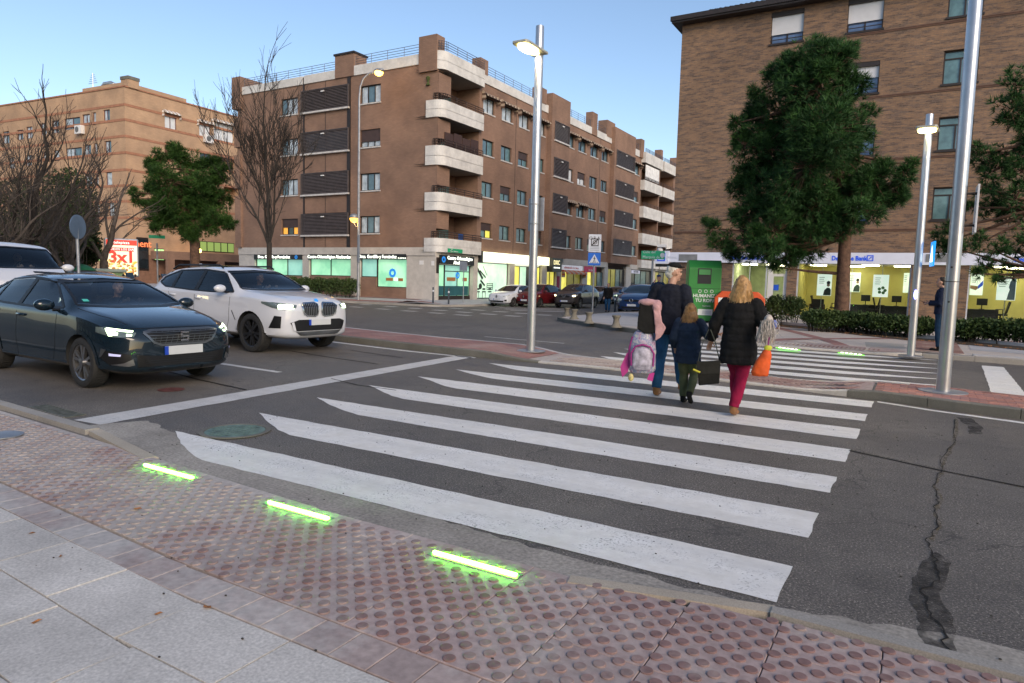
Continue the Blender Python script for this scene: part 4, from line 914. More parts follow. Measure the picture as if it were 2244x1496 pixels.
dr = MB(); dr.pbox(PD, -6.3, -6.1, .1, .2, .08, 2.62).pbox(PD, -5.52, -5.42, .1, .2, .08, 2.62).pbox(PD, -6.1, -5.52, .1, .2, 2.0, 2.12).pbox(PD, -6.1, -5.52, .1, .2, .08, .2).pbox(PD, -6.1, -6.04, .1, .2, .2, 2).pbox(PD, -5.58, -5.52, .1, .2, .2, 2); dro = dr.build('door', WHITEP, db)
MB().quad(PD(-6.04, .2, .15), PD(-5.58, .2, .15), PD(-5.58, 2, .15), PD(-6.04, 2, .15)).build('pane', BGL, dro)
# posters, desks, chairs inside
POST = litpane('poster_face', (.80, .88, .80), (.66, .78, .70), .55, 2); DARKF = pm('office_black', (.02, .02, .022), .5); SUIT = pm('poster_suit', (.05, .09, .08), .6); SKINP = pm('poster_face_tone', (.40, .26, .18), .6); PGREEN = pm('poster_green', (.08, .25, .06), .6)
def poster(px0, px1, py0, py1, d, kind):
    a = onY(px0, py1, DY+d); c = onY(px1, py0, DY+d); P_ = lambda u, z, e: Vector((u, DY+d-e, z)); o = MB().box(a.x, c.x, DY+d, DY+d+.04, a.z, c.z).build('poster', POST, db)
    w, h = c.x-a.x, c.z-a.z; b = MB()
    if kind == 0:
        b.lathe([(w*.115, 0), (w*.115, .006)], 12, plane_at((a.x+w*.78, DY+d-.004, a.z+h*.50), (1, 0, 0), (0, 0, 1))); o2 = b.build('printed_face', SKINP, o)
        MB().add([P_(a.x+w*q, a.z+h*r_, .004) for q, r_ in ((.45, .02), (.97, .02), (.97, .28), (.86, .38), (.70, .38), (.52, .26))], [(0, 1, 2, 3, 4, 5)]).build('printed_suit', SUIT, o)
        MB().add([P_(a.x+w*q, a.z+h*r_, .012) for q, r_ in ((.66, .56), (.90, .56), (.90, .66), (.78, .70), (.66, .65))], [(0, 1, 2, 3, 4)]).build('printed_hair', DARKF, o)
    elif kind == 1:
        for k in range(5): b.lathe([(w*.11, 0), (w*.11, .006)], 10, plane_at((a.x+w*(.6+.2*math.cos(k*1.3)), DY+d-.004, a.z+h*(.3+.12*math.sin(k*1.3))), (1, 0, 0), (0, 0, 1)))
        b.build('printed_plant', PGREEN, o)
    elif kind == 2:
        b.add([P_(a.x+w*q, a.z+h*r_, .004) for q, r_ in ((.02, .30), (.45, .22), (.62, .30), (.60, .40), (.40, .42), (.02, .44))], [(0, 1, 2, 3, 4, 5)]); b.build('printed_hand', SKINP, o)
        MB().add([P_(a.x+w*q, a.z+h*r_, .004) for q, r_ in ((.62, .28), (.98, .45), (.98, .68), (.60, .42))], [(0, 1, 2, 3)]).build('printed_sleeve', DBL, o)
    elif kind == 3:
        b.add([P_(a.x+w*q, a.z+h*r_, .004) for q, r_ in ((.55, .02), (.97, .02), (.97, .9), (.80, .92), (.68, .78), (.62, .55), (.68, .45), (.62, .3))], [tuple(range(8))]); b.build('printed_head', pm('printed_blue_grey', (.25, .33, .38), .6), o)
    t = MB()
    for k in range(4): t.box(a.x+w*.12, a.x+w*(.5-.05*(k % 2)), DY+d-.006, DY+d-.002, a.z+h*(.84-.09*k), a.z+h*(.84-.09*k)+h*.03)
    t.build('printed_lines', pm('print_grey', (.35, .42, .40), .6) if 'print_grey' not in MATS else MATS['print_grey'], o)
    return o
poster(1789, 1824, 601, 647, .6, 0); poster(1857, 1887, 597, 639, 3.4, 0); poster(1911, 1949, 602, 650, .6, 1); poster(1978, 1996, 598, 641, 3.4, 4); poster(2124, 2157, 598, 646, 3.4, 2); poster(2182, 2229, 606, 657, .6, 3)
b = MB()
for px, d in ((1800, .62), (1931, .62), (2204, .62)): p = onY(px, 640, DY+d); b.tube([(p.x, DY+d+.06, .08), (p.x, DY+d+.06, 2.62)], .02, 6)
b.build('poster_stand', pm('steel_post', (.4, .42, .4), .4, .6), db)
def desk(x, d):
    b = MB(); b.box(x-.7, x+.7, DY+d, DY+d+.7, .68, .74).box(x-.7, x+.7, DY+d+.02, DY+d+.06, .15, .68).box(x-.7, x-.64, DY+d, DY+d+.7, .08, .68).box(x+.64, x+.7, DY+d, DY+d+.7, .08, .68); o = b.build('desk', DARKF, db)
    m = MB(); m.box(x-.1, x+.3, DY+d+.25, DY+d+.29, .92, 1.22).box(x+.08, x+.12, DY+d+.27, DY+d+.31, .74, .95).box(x, x+.2, DY+d+.2, DY+d+.36, .74, .76); m.build('monitor', DARKF, o)
def ochair(x, d, f=1):
    b = MB(); b.box(x-.24, x+.24, DY+d-.24, DY+d+.24, .50, .57).tube([(x, DY+d, .12), (x, DY+d, .5)], .03, 6); b.prism([(-.22, .6), (-.16, .58), (-.28, 1.12), (-.34, 1.1)], -.22, .22, lambda a, z, e: Vector((x+a*f, DY+d+e, z)))
    for k in range(5): an = k*1.257; b.tube([(x, DY+d, .16), (x+.28*math.cos(an), DY+d+.28*math.sin(an), .11)], .02, 5)
    for q in (-.26, .26): b.tube([(x-.1*f, DY+d+q, .57), (x-.08*f, DY+d+q, .76), (x+.16*f, DY+d+q, .76), (x+.2*f, DY+d+q, .57)], .018, 5)
    b.build('office_chair', DARKF, db)
for x, d in ((-2.2, 1.6), (-.9, 1.4), (2.4, 1.3)): desk(x, d)
for x, d, f in ((-1.75, 1.2, -1), (-1.45, 1.5, 1), (3.2, 1.6, -1), (-4.2, 1.9, 1), (-3.4, 2.0, -1), (-5.9, 2.6, 1)): ochair(x, d, f)
b = MB(); b.box(-4.45, -3.9, DY+1.2, DY+1.7, .35, .55).box(-4.45, -3.9, DY+1.6, DY+1.75, .35, .95).box(-4.5, -4.42, DY+1.2, DY+1.7, .08, .7).box(-3.92, -3.84, DY+1.2, DY+1.7, .08, .7); b.build('armchair', DARKF, db)
MB().box(-5.9, -5.4, DY+4.4, DY+4.48, 1.2, 1.5).build('notice', DBL, db); MB().box(-6.9, -6.5, DY+4.4, DY+4.48, 1.3, 1.6).build('notice', DBL, db)

# ================================================================ beige block, far left
ex = atD(272, 188, 76); EX, EY = ex.x, ex.y; ERZ = R(4)
eb = thing('apartment_block', 'beige brick apartment block with red string courses behind the trees on the left', 'building', (EX, EY, 0), ERZ)
def P1(u, z, d): return Vector((u, d, z))         # left face: u runs to -x
def P2(u, z, d): return Vector((-d, u, z))        # right face: u runs to +y
ca, sa = math.cos(ERZ), math.sin(ERZ)
def face1(px, py): # pixel -> (u,z) on left face
    d = ray(px, py); nx_, ny_ = -sa, ca; t = (EX*nx_+EY*ny_)/(d.x*nx_+d.y*ny_); q = Vector((d.x*t-EX, d.y*t-EY)); return q.x*ca+q.y*sa, HC+d.z*t
def face2(px, py):
    d = ray(px, py); nx_, ny_ = ca, sa; t = (EX*nx_+EY*ny_)/(d.x*nx_+d.y*ny_); q = Vector((d.x*t-EX, d.y*t-EY)); return -q.x*sa+q.y*ca, HC+d.z*t
z1 = Z1 = lambda x, y: (x/3.182, 150+y/3.183)
zt = face1(269, 189)[1]
def rectF(fn, a): (u0_, zc), (u1_, zd) = fn(*Z1(a[0], a[3])), fn(*Z1(a[2], a[1])); return (min(u0_, u1_), max(u0_, u1_), min(zc, zd), max(zc, zd))
wl = [(283, 378, 323, 466), (365, 360, 407, 452), (450, 335, 558, 430), (575, 315, 625, 402), (646, 303, 668, 396), (722, 283, 765, 382), (376, 567, 413, 645), (460, 547, 570, 635), (585, 528, 634, 618), (656, 518, 678, 612), (732, 502, 775, 598), (595, 740, 640, 822), (666, 733, 686, 822), (740, 720, 780, 815), (673, 945, 693, 1030), (760, 925, 795, 1030), (20, 435, 62, 525), (120, 425, 160, 500), (185, 402, 225, 490), (300, 580, 330, 650), (180, 600, 220, 680), (60, 620, 100, 700)]
wr = [(1150, 330, 1230, 428), (1390, 395, 1468, 478), (1492, 405, 1626, 508), (1150, 530, 1238, 640), (1395, 585, 1470, 680)]
o1 = [rectF(face1, a) for a in wl]; o2 = [rectF(face2, a) for a in wr]
uend = face2(527, 300)[0]
mb = MB(); facade_mesh(mb, P1, -45, 0, -1, zt, o1, .2)
o2b = o2+[(face2(*Z1(1480, 600))[0], uend-.3, face2(*Z1(1560, 690))[1], face2(*Z1(1560, 600))[1], 1.2), (face2(*Z1(1560, 820))[0], uend-.3, face2(*Z1(1590, 900))[1], face2(*Z1(1590, 818))[1], 1.2)]
facade_mesh(mb, P2, 0, uend, 3.0, zt, o2b, .2)
for q in o2b[-2:]: mb.quad(P2(q[0], q[2], 1.2), P2(q[1], q[2], 1.2), P2(q[1], q[3], 1.2), P2(q[0], q[3], 1.2))
mb.quad(P2(uend, -1, 0), P2(uend, -1, 20), P2(uend, zt, 20), P2(uend, zt, 0)); mb.quad(P1(-45, -1, 0), P1(-45, -1, 25), P1(-45, zt, 25), P1(-45, zt, 0))
mb.build('wall', BEI, eb); MB().quad((-45, 0, zt-.05), (0, 0, zt-.05), (0, uend, zt-.05), (-45, uend, zt-.05)).build('roof', KERB, eb)
b = MB()
zs_ = [face1(*Z1(862, y))[1] for y in (355, 470, 585, 705, 815, 925, 1040)]+[face1(*Z1(862, 250))[1]]
for z in zs_: b.box(-45, .04, -.04, .0, z-.12, z+.12); b.box(0, .04, 0, uend, z-.12, z+.12)
b.pieces('string_course', BEIB, eb)
b = MB(); b.box(-45.1, .1, -.08, .05, zt-.05, zt+.08); b.box(.05, .1, 0, uend, zt-.05, zt+.08); b.build('coping', BEIB, eb)
FR = pm('maroon_frame', (.10, .03, .03), .5)
for k, q in enumerate(o1): window(eb, P1, *q, FR, [GLC, GLB] if k % 3 else [GLC, GLC], 4 if q[1]-q[0] > 4 else 2 if q[1]-q[0] > 1 else 1, .12, sill=False)
for k, q in enumerate(o2): window(eb, P2, *q, FR if k != 2 else WHITEP, GLW if k < 3 else GLD, 2, .12, sill=False, shut=.0 if k != 3 else .75, shm=pm('maroon_shutter', (.16, .04, .04), .6) if k == 3 else None)
for k in (0, 1, 2): a = o2[k]; awning(eb, P2, a[0]-.3, a[1]+.3, a[3]+.35, [CANV, WHITEP])
def acu(fn, P_, px, py, s=1.0):
    u, z = fn(*Z1(px, py)); b = MB(); b.pbox(P_, u-.5, u+.5, -.45, -.05, z-.4, z+.4); o = b.build('air_conditioner', WHITEP, eb); m = plane_at(P_(u-.1, z, -.46), (1, 0, 0) if P_ is P1 else (0, 1, 0), (0, 0, 1)); MB().lathe([(.28, 0), (.28, .02), (.1, .03)], 14, m).build('fan_grille', pm('ac_grille', (.12, .12, .12), .5) if 'ac_grille' not in MATS else MATS['ac_grille'], o)
acu(face1, P1, 572, 430); acu(face2, P2, 1441, 492)
u, z = face1(*Z1(848, 118)); b = MB(); b.box(u-.55, u+.55, .3, 1.4, zt, zt+.75).box(u-.6, u+.6, .25, 1.45, zt+.75, zt+1.05, 1); b.build('chimney', [BEI, KERBD], eb)
b = MB(); b.box(-9, -2.2, 1.6, uend*.62, zt, zt+1.05); b.build('roof_house', BEI, eb)
STEEL = pm('galvanised', (.42, .44, .46), .4, .7)
q0 = face1(*Z1(620, 180)); b = MB(); b.tube([(q0[0]-1.0, 2, zt), (q0[0]-1, 2, zt+1.0), (q0[0]-.6, 2, zt+1.3), (q0[0]+.4, 2, zt+1.3), (q0[0]+.9, 2, zt+1.1), (q0[0]+.9, 2, zt+.9)], .22, 10); b.build('duct', STEEL, eb)
q0 = face1(*Z1(512, 190)); b = MB(); b.tube([(q0[0], 2, zt), (q0[0], 2, zt+2.6)], .04, 5)
for k in range(5): b.tube([(q0[0]-.7+.1*k, 2, zt+1.6+.2*k), (q0[0]+.7-.1*k, 2, zt+1.6+.2*k)], .025, 4)
b.build('antenna', STEEL, eb)
# ground floor of the right face: porch, lit windows, shop sign
b = MB(); b.quad(P2(0, -1, 0), P2(uend, -1, 0), P2(uend, 3.0, 0), P2(0, 3, 0)); b.build('ground_floor_wall', pm('brown_render', (.22, .12, .08), .8), eb)
u0_, _ = face2(330, 560); b = MB(); b.box(0, 2.5, u0_, u0_+12, 2.6, 3.4); b.box(2.2, 2.5, u0_, u0_+.8, -1, 2.6); b.box(2.2, 2.5, u0_+6, u0_+6.8, -1, 2.6); b.build('porch', BRB, eb)
def litq(par, P_, fn, px0, py0, px1, py1, mat, n, name='window'):
    (a, zc), (c, zd) = fn(px0, py1), fn(px1, py0); o = MB().pbox(P_, a, c, -.06, -.02, zc, zd).build(name, DARK, par)
    for k in range(n): w = (c-a)/n; MB().pbox(P_, a+w*k+w*.08, a+w*(k+1)-w*.08, -.09, -.06, zc+(zd-zc)*.06, zd-(zd-zc)*.06).build('pane', mat, o)
    return o
GRNL = emis('bright_green_pane', (.45, .85, .30), .8)
litq(eb, P2, face2, 437, 533, 512, 550, emis('olive_lit_pane', (.35, .50, .14), .3), 5); litq(eb, P2, face2, 338, 545, 358, 570, GRNL, 3)
s_ = litq(eb, P2, face2, 300, 521, 324, 592, GLD, 1, 'shop_door'); 
(a, zc), (c, zd) = face2(301, 541), face2(323, 528); txt(s_, 'nent', .95, plane_at(P2((a+c)/2, (zc+zd)/2, -.12), (0, 1, 0), (0, 0, 1)), emis('orange_letters', (1, .22, .08), .9), .02)
(a, zc), (c, zd) = face1(206, 541), face1(222, 526); s2 = MB().box(a, c, -.1, -.04, zc, zd).build('shop_sign', BLACKS, eb); txt(s2, 'A1', .9, plane_at(P1((a+c)/2, (zc+zd)/2, -.14), (1, 0, 0), (0, 0, 1)), MATS['orange_letters'], .02)
MB().box(face1(207, 560)[0], face1(221, 560)[0], -.1, -.04, face1(214, 570)[1], face1(214, 545)[1]).build('lit_window', GRNL, eb)
MB().ell(P2(face2(411, 549)[0], face2(411, 549)[1], -1.8), (.22, .22, .22)).build('porch_lamp', emis('porch_lamp', (1, .55, .12), 9), eb)
b = MB(); (a, zc), (c, zd) = face2(400, 575), face2(520, 552); b.pbox(P2, a, c, -3.2, -3.1, -1, 1.6); b.build('slat_fence', DARK, eb)
# ================================================================ vehicles
def carpaint(name, c, flake=.0, rough=.28, metal=.0):
    m, nt, b = base(name); b.inputs['Base Color'].default_value = (*c, 1); b.inputs['Roughness'].default_value = rough; b.inputs['Metallic'].default_value = metal
    b.inputs['Coat Weight'].default_value = 1; b.inputs['Coat Roughness'].default_value = .025; b.inputs['Specular IOR Level'].default_value = .12
    f = noise(nt, 3, 5, world=False); nt.links.new(mixc(nt, ramp(nt, f, [(.35, (0, 0, 0)), (.75, (.035, .035, .035))]), c, (.20, .18, .15)), b.inputs['Base Color'])
    return m
RUB = pm('tyre_rubber', (.018, .018, .018), .75, var=.2, vs_=20); BLK = pm('black_trim', (.010, .010, .011), .45, var=.15, spec=.3); INT = pm('cabin_dark', (.020, .021, .023), .7, var=.2)
CHR = pm('chrome', (.55, .55, .56), .18, 1.0, var=.05); ALU = pm('alloy_grey', (.30, .30, .31), .32, .9, var=.1); DALU = pm('dark_alloy', (.035, .037, .042), .35, .7, var=.15); PLATE = pm('number_plate', (.50, .52, .54), .5, var=.06); PBLUE = pm('plate_blue', (.01, .05, .40), .4, var=0)
CGL = glass('car_glass', (.62, .76, .80), .075); CGLB = pm('car_glass_dark', (.012, .02, .026), .03, spec=.9, var=.2); LENS = pm('lamp_lens', (.10, .13, .13), .06, spec=.9, var=.3, vs_=12, world=False)
HLIT = emis('headlamp_lit', (.80, 1.0, .62), 3.0); HLW = emis('headlamp_warm', (1.0, .80, .42), 6); TAIL = emis('tail_lamp', (1, .03, .02), 3.5); TAILD = pm('tail_lamp_off', (.30, .01, .01), .2, var=.1); HOFF = pm('headlamp_off', (.42, .46, .47), .1, var=.3, vs_=14, world=False); AMB = emis('amber_spark', (1, .45, .05), 5)

def car_rings(s):
    W = s['W']; xf, xr, hf, hc, xc, xrf, zr, xrr, zrr, zb, belt = (s[k] for k in ('xf', 'xr', 'hf', 'hc', 'xc', 'xrf', 'zr', 'xrr', 'zrr', 'zb', 'belt'))
    wr = s.get('wr', .68); fa = s['fa']; ra = s['ra']
    def hz(x): t = (xf-x)/(xf-xc); return hf+(hc-hf)*(t**.8 if t > 0 else 0)
    S = [(xf, .50, .58, .54, hf-.17, .40, hf-.10, hf-.08, zb+.09),
         (xf-.05, .72, .77, .73, hf-.13, .56, hf-.04, hf-.015, zb+.03),
         (xf-.17, .86, .90, .85, hf-.08, .66, hf+.01, hf+.035, zb),
         (xf-.42, .93, .965, .925, hz(xf-.42)-.07, .72, hz(xf-.42)+.005, hz(xf-.42)+.03, zb),
         (fa, .955, 1.0, .96, hz(fa)-.06, .76, hz(fa)+.01, hz(fa)+.04, zb),
         (fa-.42, .955, .99, .955, min(belt, hz(fa-.42)-.05), .80, hz(fa-.42)+.01, hz(fa-.42)+.04, zb),
         (xc, .955, .985, .95, belt-.01, .83, hc-.01, hc+.035, zb),
         (xc-.10, .955, .985, .95, belt, .82, hc+.07, hc+.10, zb),
         ((xc+xrf)/2, .955, .985, .95, belt+.005, (.82+wr)/2, (hc+zr)/2-.005, (hc+zr)/2+.05, zb),
         (xrf, .955, .985, .95, belt+.012, wr+.01, zr-.07, zr-.015, zb),
         (xrf-.35, .955, .985, .955, belt+.02, wr, zr-.035, zr+.02, zb),
         ((xrf+xrr)/2-.2, .955, .985, .955, belt+.03, wr-.005, zr-.03, zr+.025, zb),
         (xrr, .955, .99, .955, belt+.045, wr-.03, zrr-.05, zrr, zb),
         (xrr-.18, .955, 1.0, .95, belt+.05, wr-.03, zrr-.13, zrr-.07, zb),
         ((xrr+xr)/2-.05, .94, .98, .93, belt+.05, .70, (zrr+belt)/2+.06, (zrr+belt)/2+.10, zb),
         (xr+.10, .88, .93, .87, belt+.0, .66, belt+.08, belt+.10, zb+.03),
         (xr+.02, .76, .82, .78, belt-.12, .55, belt-.04, belt-.02, zb+.06),
         (xr, .60, .66, .62, belt-.20, .44, belt-.12, belt-.10, zb+.14)]
    S = [q for i, q in enumerate(S) if not (i in (3, 4, 5) and q[0] < xc+.12)]
    return [[(x, 0, z0), (x, a*W*.85, z0), (x, a*W, z0+.09), (x, m*W, z0+(zs-z0)*.52), (x, (m*.35+h*.65)*W, z0+(zs-z0)*.84), (x, h*W, zs), (x, t*W, zt), (x, t*W*.55, zc-(zc-zt)*.25), (x, 0, zc)] for x, a, m, h, zs, t, zt, zc, z0 in S]
def solid_from(rings):
    b = MB(); K = len(rings[0]); n = 2*K-2
    for rg in rings:
        full = rg+[(p[0], -p[1], p[2]) for p in rg[-2:0:-1]]; b.v += full
    for i in range(len(rings)-1):
        for k in range(n): b.f.append((i*n+k, i*n+(k+1) % n, (i+1)*n+(k+1) % n, (i+1)*n+k)); b.mi.append(0)
    for i, fl in ((0, False), (len(rings)-1, True)):   # strip caps
        for k in range(K-1):
            a, c = i*n+k, i*n+k+1; d, e = i*n+(n-k) % n, i*n+(n-k-1) % n
            f = [a, c, e, d]; f = list(dict.fromkeys(f))
            if len(f) > 2: b.f.append(tuple(f if not fl else f[::-1])); b.mi.append(0)
    return b
def patch(bvh, pts, d, off=.004, res=.05, thick=0):
    """a piece of surface lying on the body: outline pts are projected along d"""
    d = Vector(d).normalized(); e1 = d.cross(Vector((0, 0, 1))); e1 = e1.normalized() if e1.length > .1 else Vector((0, 1, 0)); e2 = e1.cross(d).normalized()
    poly = [(Vector(p).dot(e1), Vector(p).dot(e2)) for p in pts]; b = MB(); base_ = d*Vector(pts[0]).dot(d)
    def zf(a, c): return 0
    v2, fs = poly_mesh(poly, res, zf); vs_ = []
    for a, c, _ in v2:
        o = e1*a+e2*c+base_-d*2.5; hit = bvh.ray_cast(o, d)
        if hit[0] is None: h = bvh.find_nearest(e1*a+e2*c+base_); loc, nn = h[0], h[1]
        else: loc, nn = hit[0], hit[1]
        if nn.dot(d) > 0: nn = -nn
        vs_.append(loc+nn*off)
    b.add(vs_, fs); return b
def strip_patch(bvh, pts, w, d, off=.003):
    """thin ribbon along a polyline on the body"""
    d = Vector(d).normalized(); b = MB(); fine = []
    for a, c in zip(pts, pts[1:]):
        a, c = Vector(a), Vector(c); n = max(1, int((c-a).length/.06)); fine += [a.lerp(c, t/n) for t in range(n)]
    fine.append(Vector(pts[-1])); vs_ = []
    for i, p in enumerate(fine):
        t = (fine[min(i+1, len(fine)-1)]-fine[max(0, i-1)]).normalized(); s_ = t.cross(d).normalized()*w/2
        for q in (p-s_, p+s_):
            hit = bvh.ray_cast(q-d*2.5, d)
            if hit[0] is None: h = bvh.find_nearest(q); loc, nn = h[0], h[1]
            else: loc, nn = hit[0], hit[1]
            if nn.dot(d) > 0: nn = -nn
            vs_.append(loc+nn*off)
    b.add(vs_, [(2*i, 2*i+1, 2*i+3, 2*i+2) for i in range(len(fine)-1)]); return b
def wheel_mesh(r, w, spokes, dark, kind=0):
    X = Matrix.Rotation(R(90), 4, 'X')        # axle along y
    rr_ = r*.71
    ty = MB().lathe([(rr_, -w/2+.01), (r*.86, -w/2), (r*.96, -w/2+.012), (r, -w/2+.045), (r, w/2-.045), (r*.96, w/2-.012), (r*.86, w/2), (rr_, w/2-.01)], 36, X, close=True)
    for k in range(48):      # tread blocks
        a = 2*math.pi*k/48; ty.box(-.012, .012, -w/2+.05, w/2-.05, r-.002, r+.005, 0, Matrix.Rotation(a, 4, 'Y'))
    ri = MB()
    ri.lathe([(rr_*1.0, -w/2+.004), (rr_*1.0, w/2-.02), (rr_*.93, w/2-.03), (rr_*.90, 0), (rr_*.90, -w/2+.03), (rr_*.965, -w/2+.004)], 36, X, close=True)   # outer face at -y
    yo = -w/2+.018
    for k in range(spokes):
        for q in ((-1, 1) if kind == 0 else (0,)):
            a0 = 2*math.pi*k/spokes; da = .21*q
            c0 = Vector((math.cos(a0+da*.35)*r*.10, yo+.012, math.sin(a0+da*.35)*r*.10)); c1 = Vector((math.cos(a0+da)*rr_*.93, yo+.004, math.sin(a0+da)*rr_*.93)); t = (c1-c0).normalized(); s_ = t.cross(Vector((0, 1, 0))).normalized()
            w0, w1 = (r*.055, r*.06) if kind == 0 else (r*.085, r*.15)
            p = [c0-s_*w0, c0+s_*w0, c1+s_*w1, c1-s_*w1]; bk = [v+Vector((0, .035, 0)) for v in p]; ri.add(p+bk, [(0, 1, 2, 3), (0, 4, 5, 1), (1, 5, 6, 2), (2, 6, 7, 3), (3, 7, 4, 0)], 0)
    ri.lathe([(r*.16, -yo-.03), (r*.15, -yo+.012), (r*.06, -yo+.016)], 18, X); ri.lathe([(rr_*.62, -w/2+.10+.0), (rr_*.62, -w/2+.09)], 24, X, 1)
    return ty.mesh('wheel', RUB, 40), ri.mesh('rim', [DALU if dark else ALU, BLK], 35)
WHEELS = {}
def car(name, label, s, paint_, loc, rz, detail=2, driver=None, cat='car', group=None, scale=1.0):
    root = thing(name, label, cat, loc, rz, group); root.scale = (scale,)*3
    W = s['W']; b = solid_from(car_rings(s)); tmp = b.build('tmp', [paint_, INT])
    md = tmp.modifiers.new('s', 'SUBSURF'); md.levels = md.render_levels = 2
    nr = 16; at = tmp.data.attributes.new('crease_edge', 'FLOAT', 'EDGE'); CR = {2: .7, 4: .35, 5: s.get('crease', .8), 6: .6}
    for e in tmp.data.edges:
        a, c = e.vertices[0] % nr, e.vertices[1] % nr
        if a == c and (a in CR or (nr-a) in CR): at.data[e.index].value = CR.get(a, CR.get(nr-a, 0))
    cage = evald(tmp); bm = bmesh.new(); bm.from_mesh(cage); bmesh.ops.recalc_face_normals(bm, faces=bm.faces); bm.to_mesh(cage); bvh = BVHTree.FromBMesh(bm); bm.free()
    tmp.modifiers.clear(); old = tmp.data; tmp.data = cage
    cut = []
    def cutter(mb):
        for i in range(len(mb.mi)): mb.mi[i] = 1
        me = mb.mesh('cut', [paint_, INT]); bm = bmesh.new(); bm.from_mesh(me); bmesh.ops.recalc_face_normals(bm, faces=bm.faces); bm.to_mesh(me); bm.free()
        o = link('cut', me); cut.append(o); m = tmp.modifiers.new('b', 'BOOLEAN'); m.operation = 'DIFFERENCE'; m.object = o; m.solver = 'EXACT'; m.material_mode = 'INDEX'
    r_ = s['r']; X = Matrix.Rotation(R(90), 4, 'X')
    wc = MB()
    for ax in (s['fa'], s['ra']):
        for sd_ in (-1, 1): wc.lathe([(r_*1.14, -.17), (r_*1.14, .17)], 32, Matrix.Translation((ax+.0013, sd_*(W-.07)+.0007, r_+.011)) @ X @ Matrix.Rotation(.037, 4, 'Z'))
    cutter(wc)
    side, ws = s['side'], s['ws']
    if detail >= 2:
        cutter(MB().prism(side, -2, 2, lambda a, z, d: Vector((a, d, z))))
        wsz = s.get('wsx', (s['xrr'], s['xc']+.25)); cutter(MB().prism([(y, z) for y, z in ws], wsz[0], wsz[1], lambda y, z, x: Vector((x, y, z))))
    me = evald(tmp)
    if len(me.polygons) < 2500:
        for m in tmp.modifiers: m.solver = 'FAST'
        me = evald(tmp)
    me.name = 'body'
    for o in cut: bpy.data.objects.remove(o)
    bpy.data.objects.remove(tmp)
    me.polygons.foreach_set('use_smooth', [True]*len(me.polygons)); me.set_sharp_from_angle(angle=R(38))
    link('body', me, root)
    g = CGL if detail >= 2 else CGLB; off = -.004 if detail >= 2 else .004
    # glazing
    sx = lambda p: [(a, 0, z) for a, z in p]
    for sg in (-1, 1):
        gl = patch(bvh, [(a, -sg*2, z) for a, z in side], (0, sg, 0), off, .09); w = gl.build('side_window', g, root, 180)
        for pl in s['pillars']:
            patch(bvh, [(a, -sg*2, z) for a, z in pl], (0, sg, 0), .003, .12).build('pillar', BLK, root, 180)
        edge = side+[side[0]]; strip_patch(bvh, [(a, -sg*2, z) for a, z in edge], .028, (0, sg, 0), .004).build('window_trim', s.get('trim', BLK), root, 180)
        for ln in s['gaps']: strip_patch(bvh, [(a, -sg*2, z) for a, z in ln], .011, (0, sg, 0), .0015).build('panel_gap', BLK, root, 180)
        for h in s['handles']:
            q = bvh.ray_cast(Vector((h[0], -sg*2, h[1])), Vector((0, sg, 0)))[0]
            if q: MB().tube([(h[0]+.09, q.y-sg*.0, h[1]), (h[0]+.07, q.y-sg*.03, h[1]+.004), (h[0]-.07, q.y-sg*.03, h[1]+.004), (h[0]-.09, q.y, h[1])], [(.012, .018)]*4, 8).build('handle', paint_, root, 60)
        # sill skirt
        strip_patch(bvh, [(s['fa']-r_*1.15, -sg*2, s['zb']+.07), (s['ra']+r_*1.15, -sg*2, s['zb']+.07)], .09, (0, sg, 0), .006).build('sill_skirt', BLK if s.get('clad') else paint_, root, 180)
        # arch lip
        for ax in (s['fa'], s['ra']):
            arc = [(ax+r_*1.165*math.cos(R(a)), -sg*2, r_+.01+r_*1.165*math.sin(R(a))) for a in range(-15, 196, 15)]; strip_patch(bvh, arc, .05, (0, sg, 0), .009).build('arch_lip', BLK if s.get('clad') else paint_, root, 180)
    patch(bvh, [(2, y, z) for y, z in ws], (-1, 0, -.02), off, .08).build('windscreen', g, root, 180)
    edge = ws+[ws[0]]; strip_patch(bvh, [(2, y, z) for y, z in edge], .03, (-1, 0, -.02), .003).build('windscreen_seal', BLK, root, 180)
    # wheels
    key = (r_, s['ww'], s['spokes'], s['darkrim'], s.get('skind', 0))
    if key not in WHEELS: WHEELS[key] = wheel_mesh(*key)
    tm, rm = WHEELS[key]
    for ax in (s['fa'], s['ra']):
        for sd_ in (-1, 1):
            w = link('wheel', tm, root, (ax, sd_*(W-.03-s['ww']/2), r_), (0, rnd.random()*0, 0 if sd_ < 0 else math.pi)); link('rim', rm, w)
            w.rotation_euler[1] = rnd.uniform(0, 6)
    # mirrors
    for sg in (-1, 1):
        x, z = s['mir']; q = bvh.ray_cast(Vector((x, sg*2, z)), Vector((0, -sg, 0)))[0] or Vector((x, sg*W*.9, z)); m = MB()
        m.tube([(x+.06, q.y-sg*.02, z-.035), (x+.04, q.y+sg*.09, z-.03)], [(.03, .02), (.035, .02)], 8, mi=1); m.ell((x+.01, q.y+sg*.17, z+.035), (.075, .125, .078), 14, 9)
        o = m.build('mirror', [s.get('mirm', paint_), BLK], root, 60); MB().ell((x-.055, q.y+sg*.17, z+.035), (.02, .105, .062), 10, 6).build('mirror_glass', CHR, o, 60)
    # number plate at the front
    P0 = s['plate']; hit = bvh.ray_cast(Vector((4, 0, P0)), Vector((-1, 0, 0)))[0]; x = hit.x+.02
    MB().box(x-.015, x, -.26, .26, P0-.055, P0+.055).build('number_plate', PLATE, root); MB().box(x-.014, x+.002, -.262, -.215, P0-.054, P0+.054).build('plate_band', PBLUE, root)
    return root, bvh
def lamp(root, bvh, pts, d, mat, name='headlight', off=.006, res=.035, smooth=180):
    return patch(bvh, pts, d, off, res).build(name, mat, root, smooth)
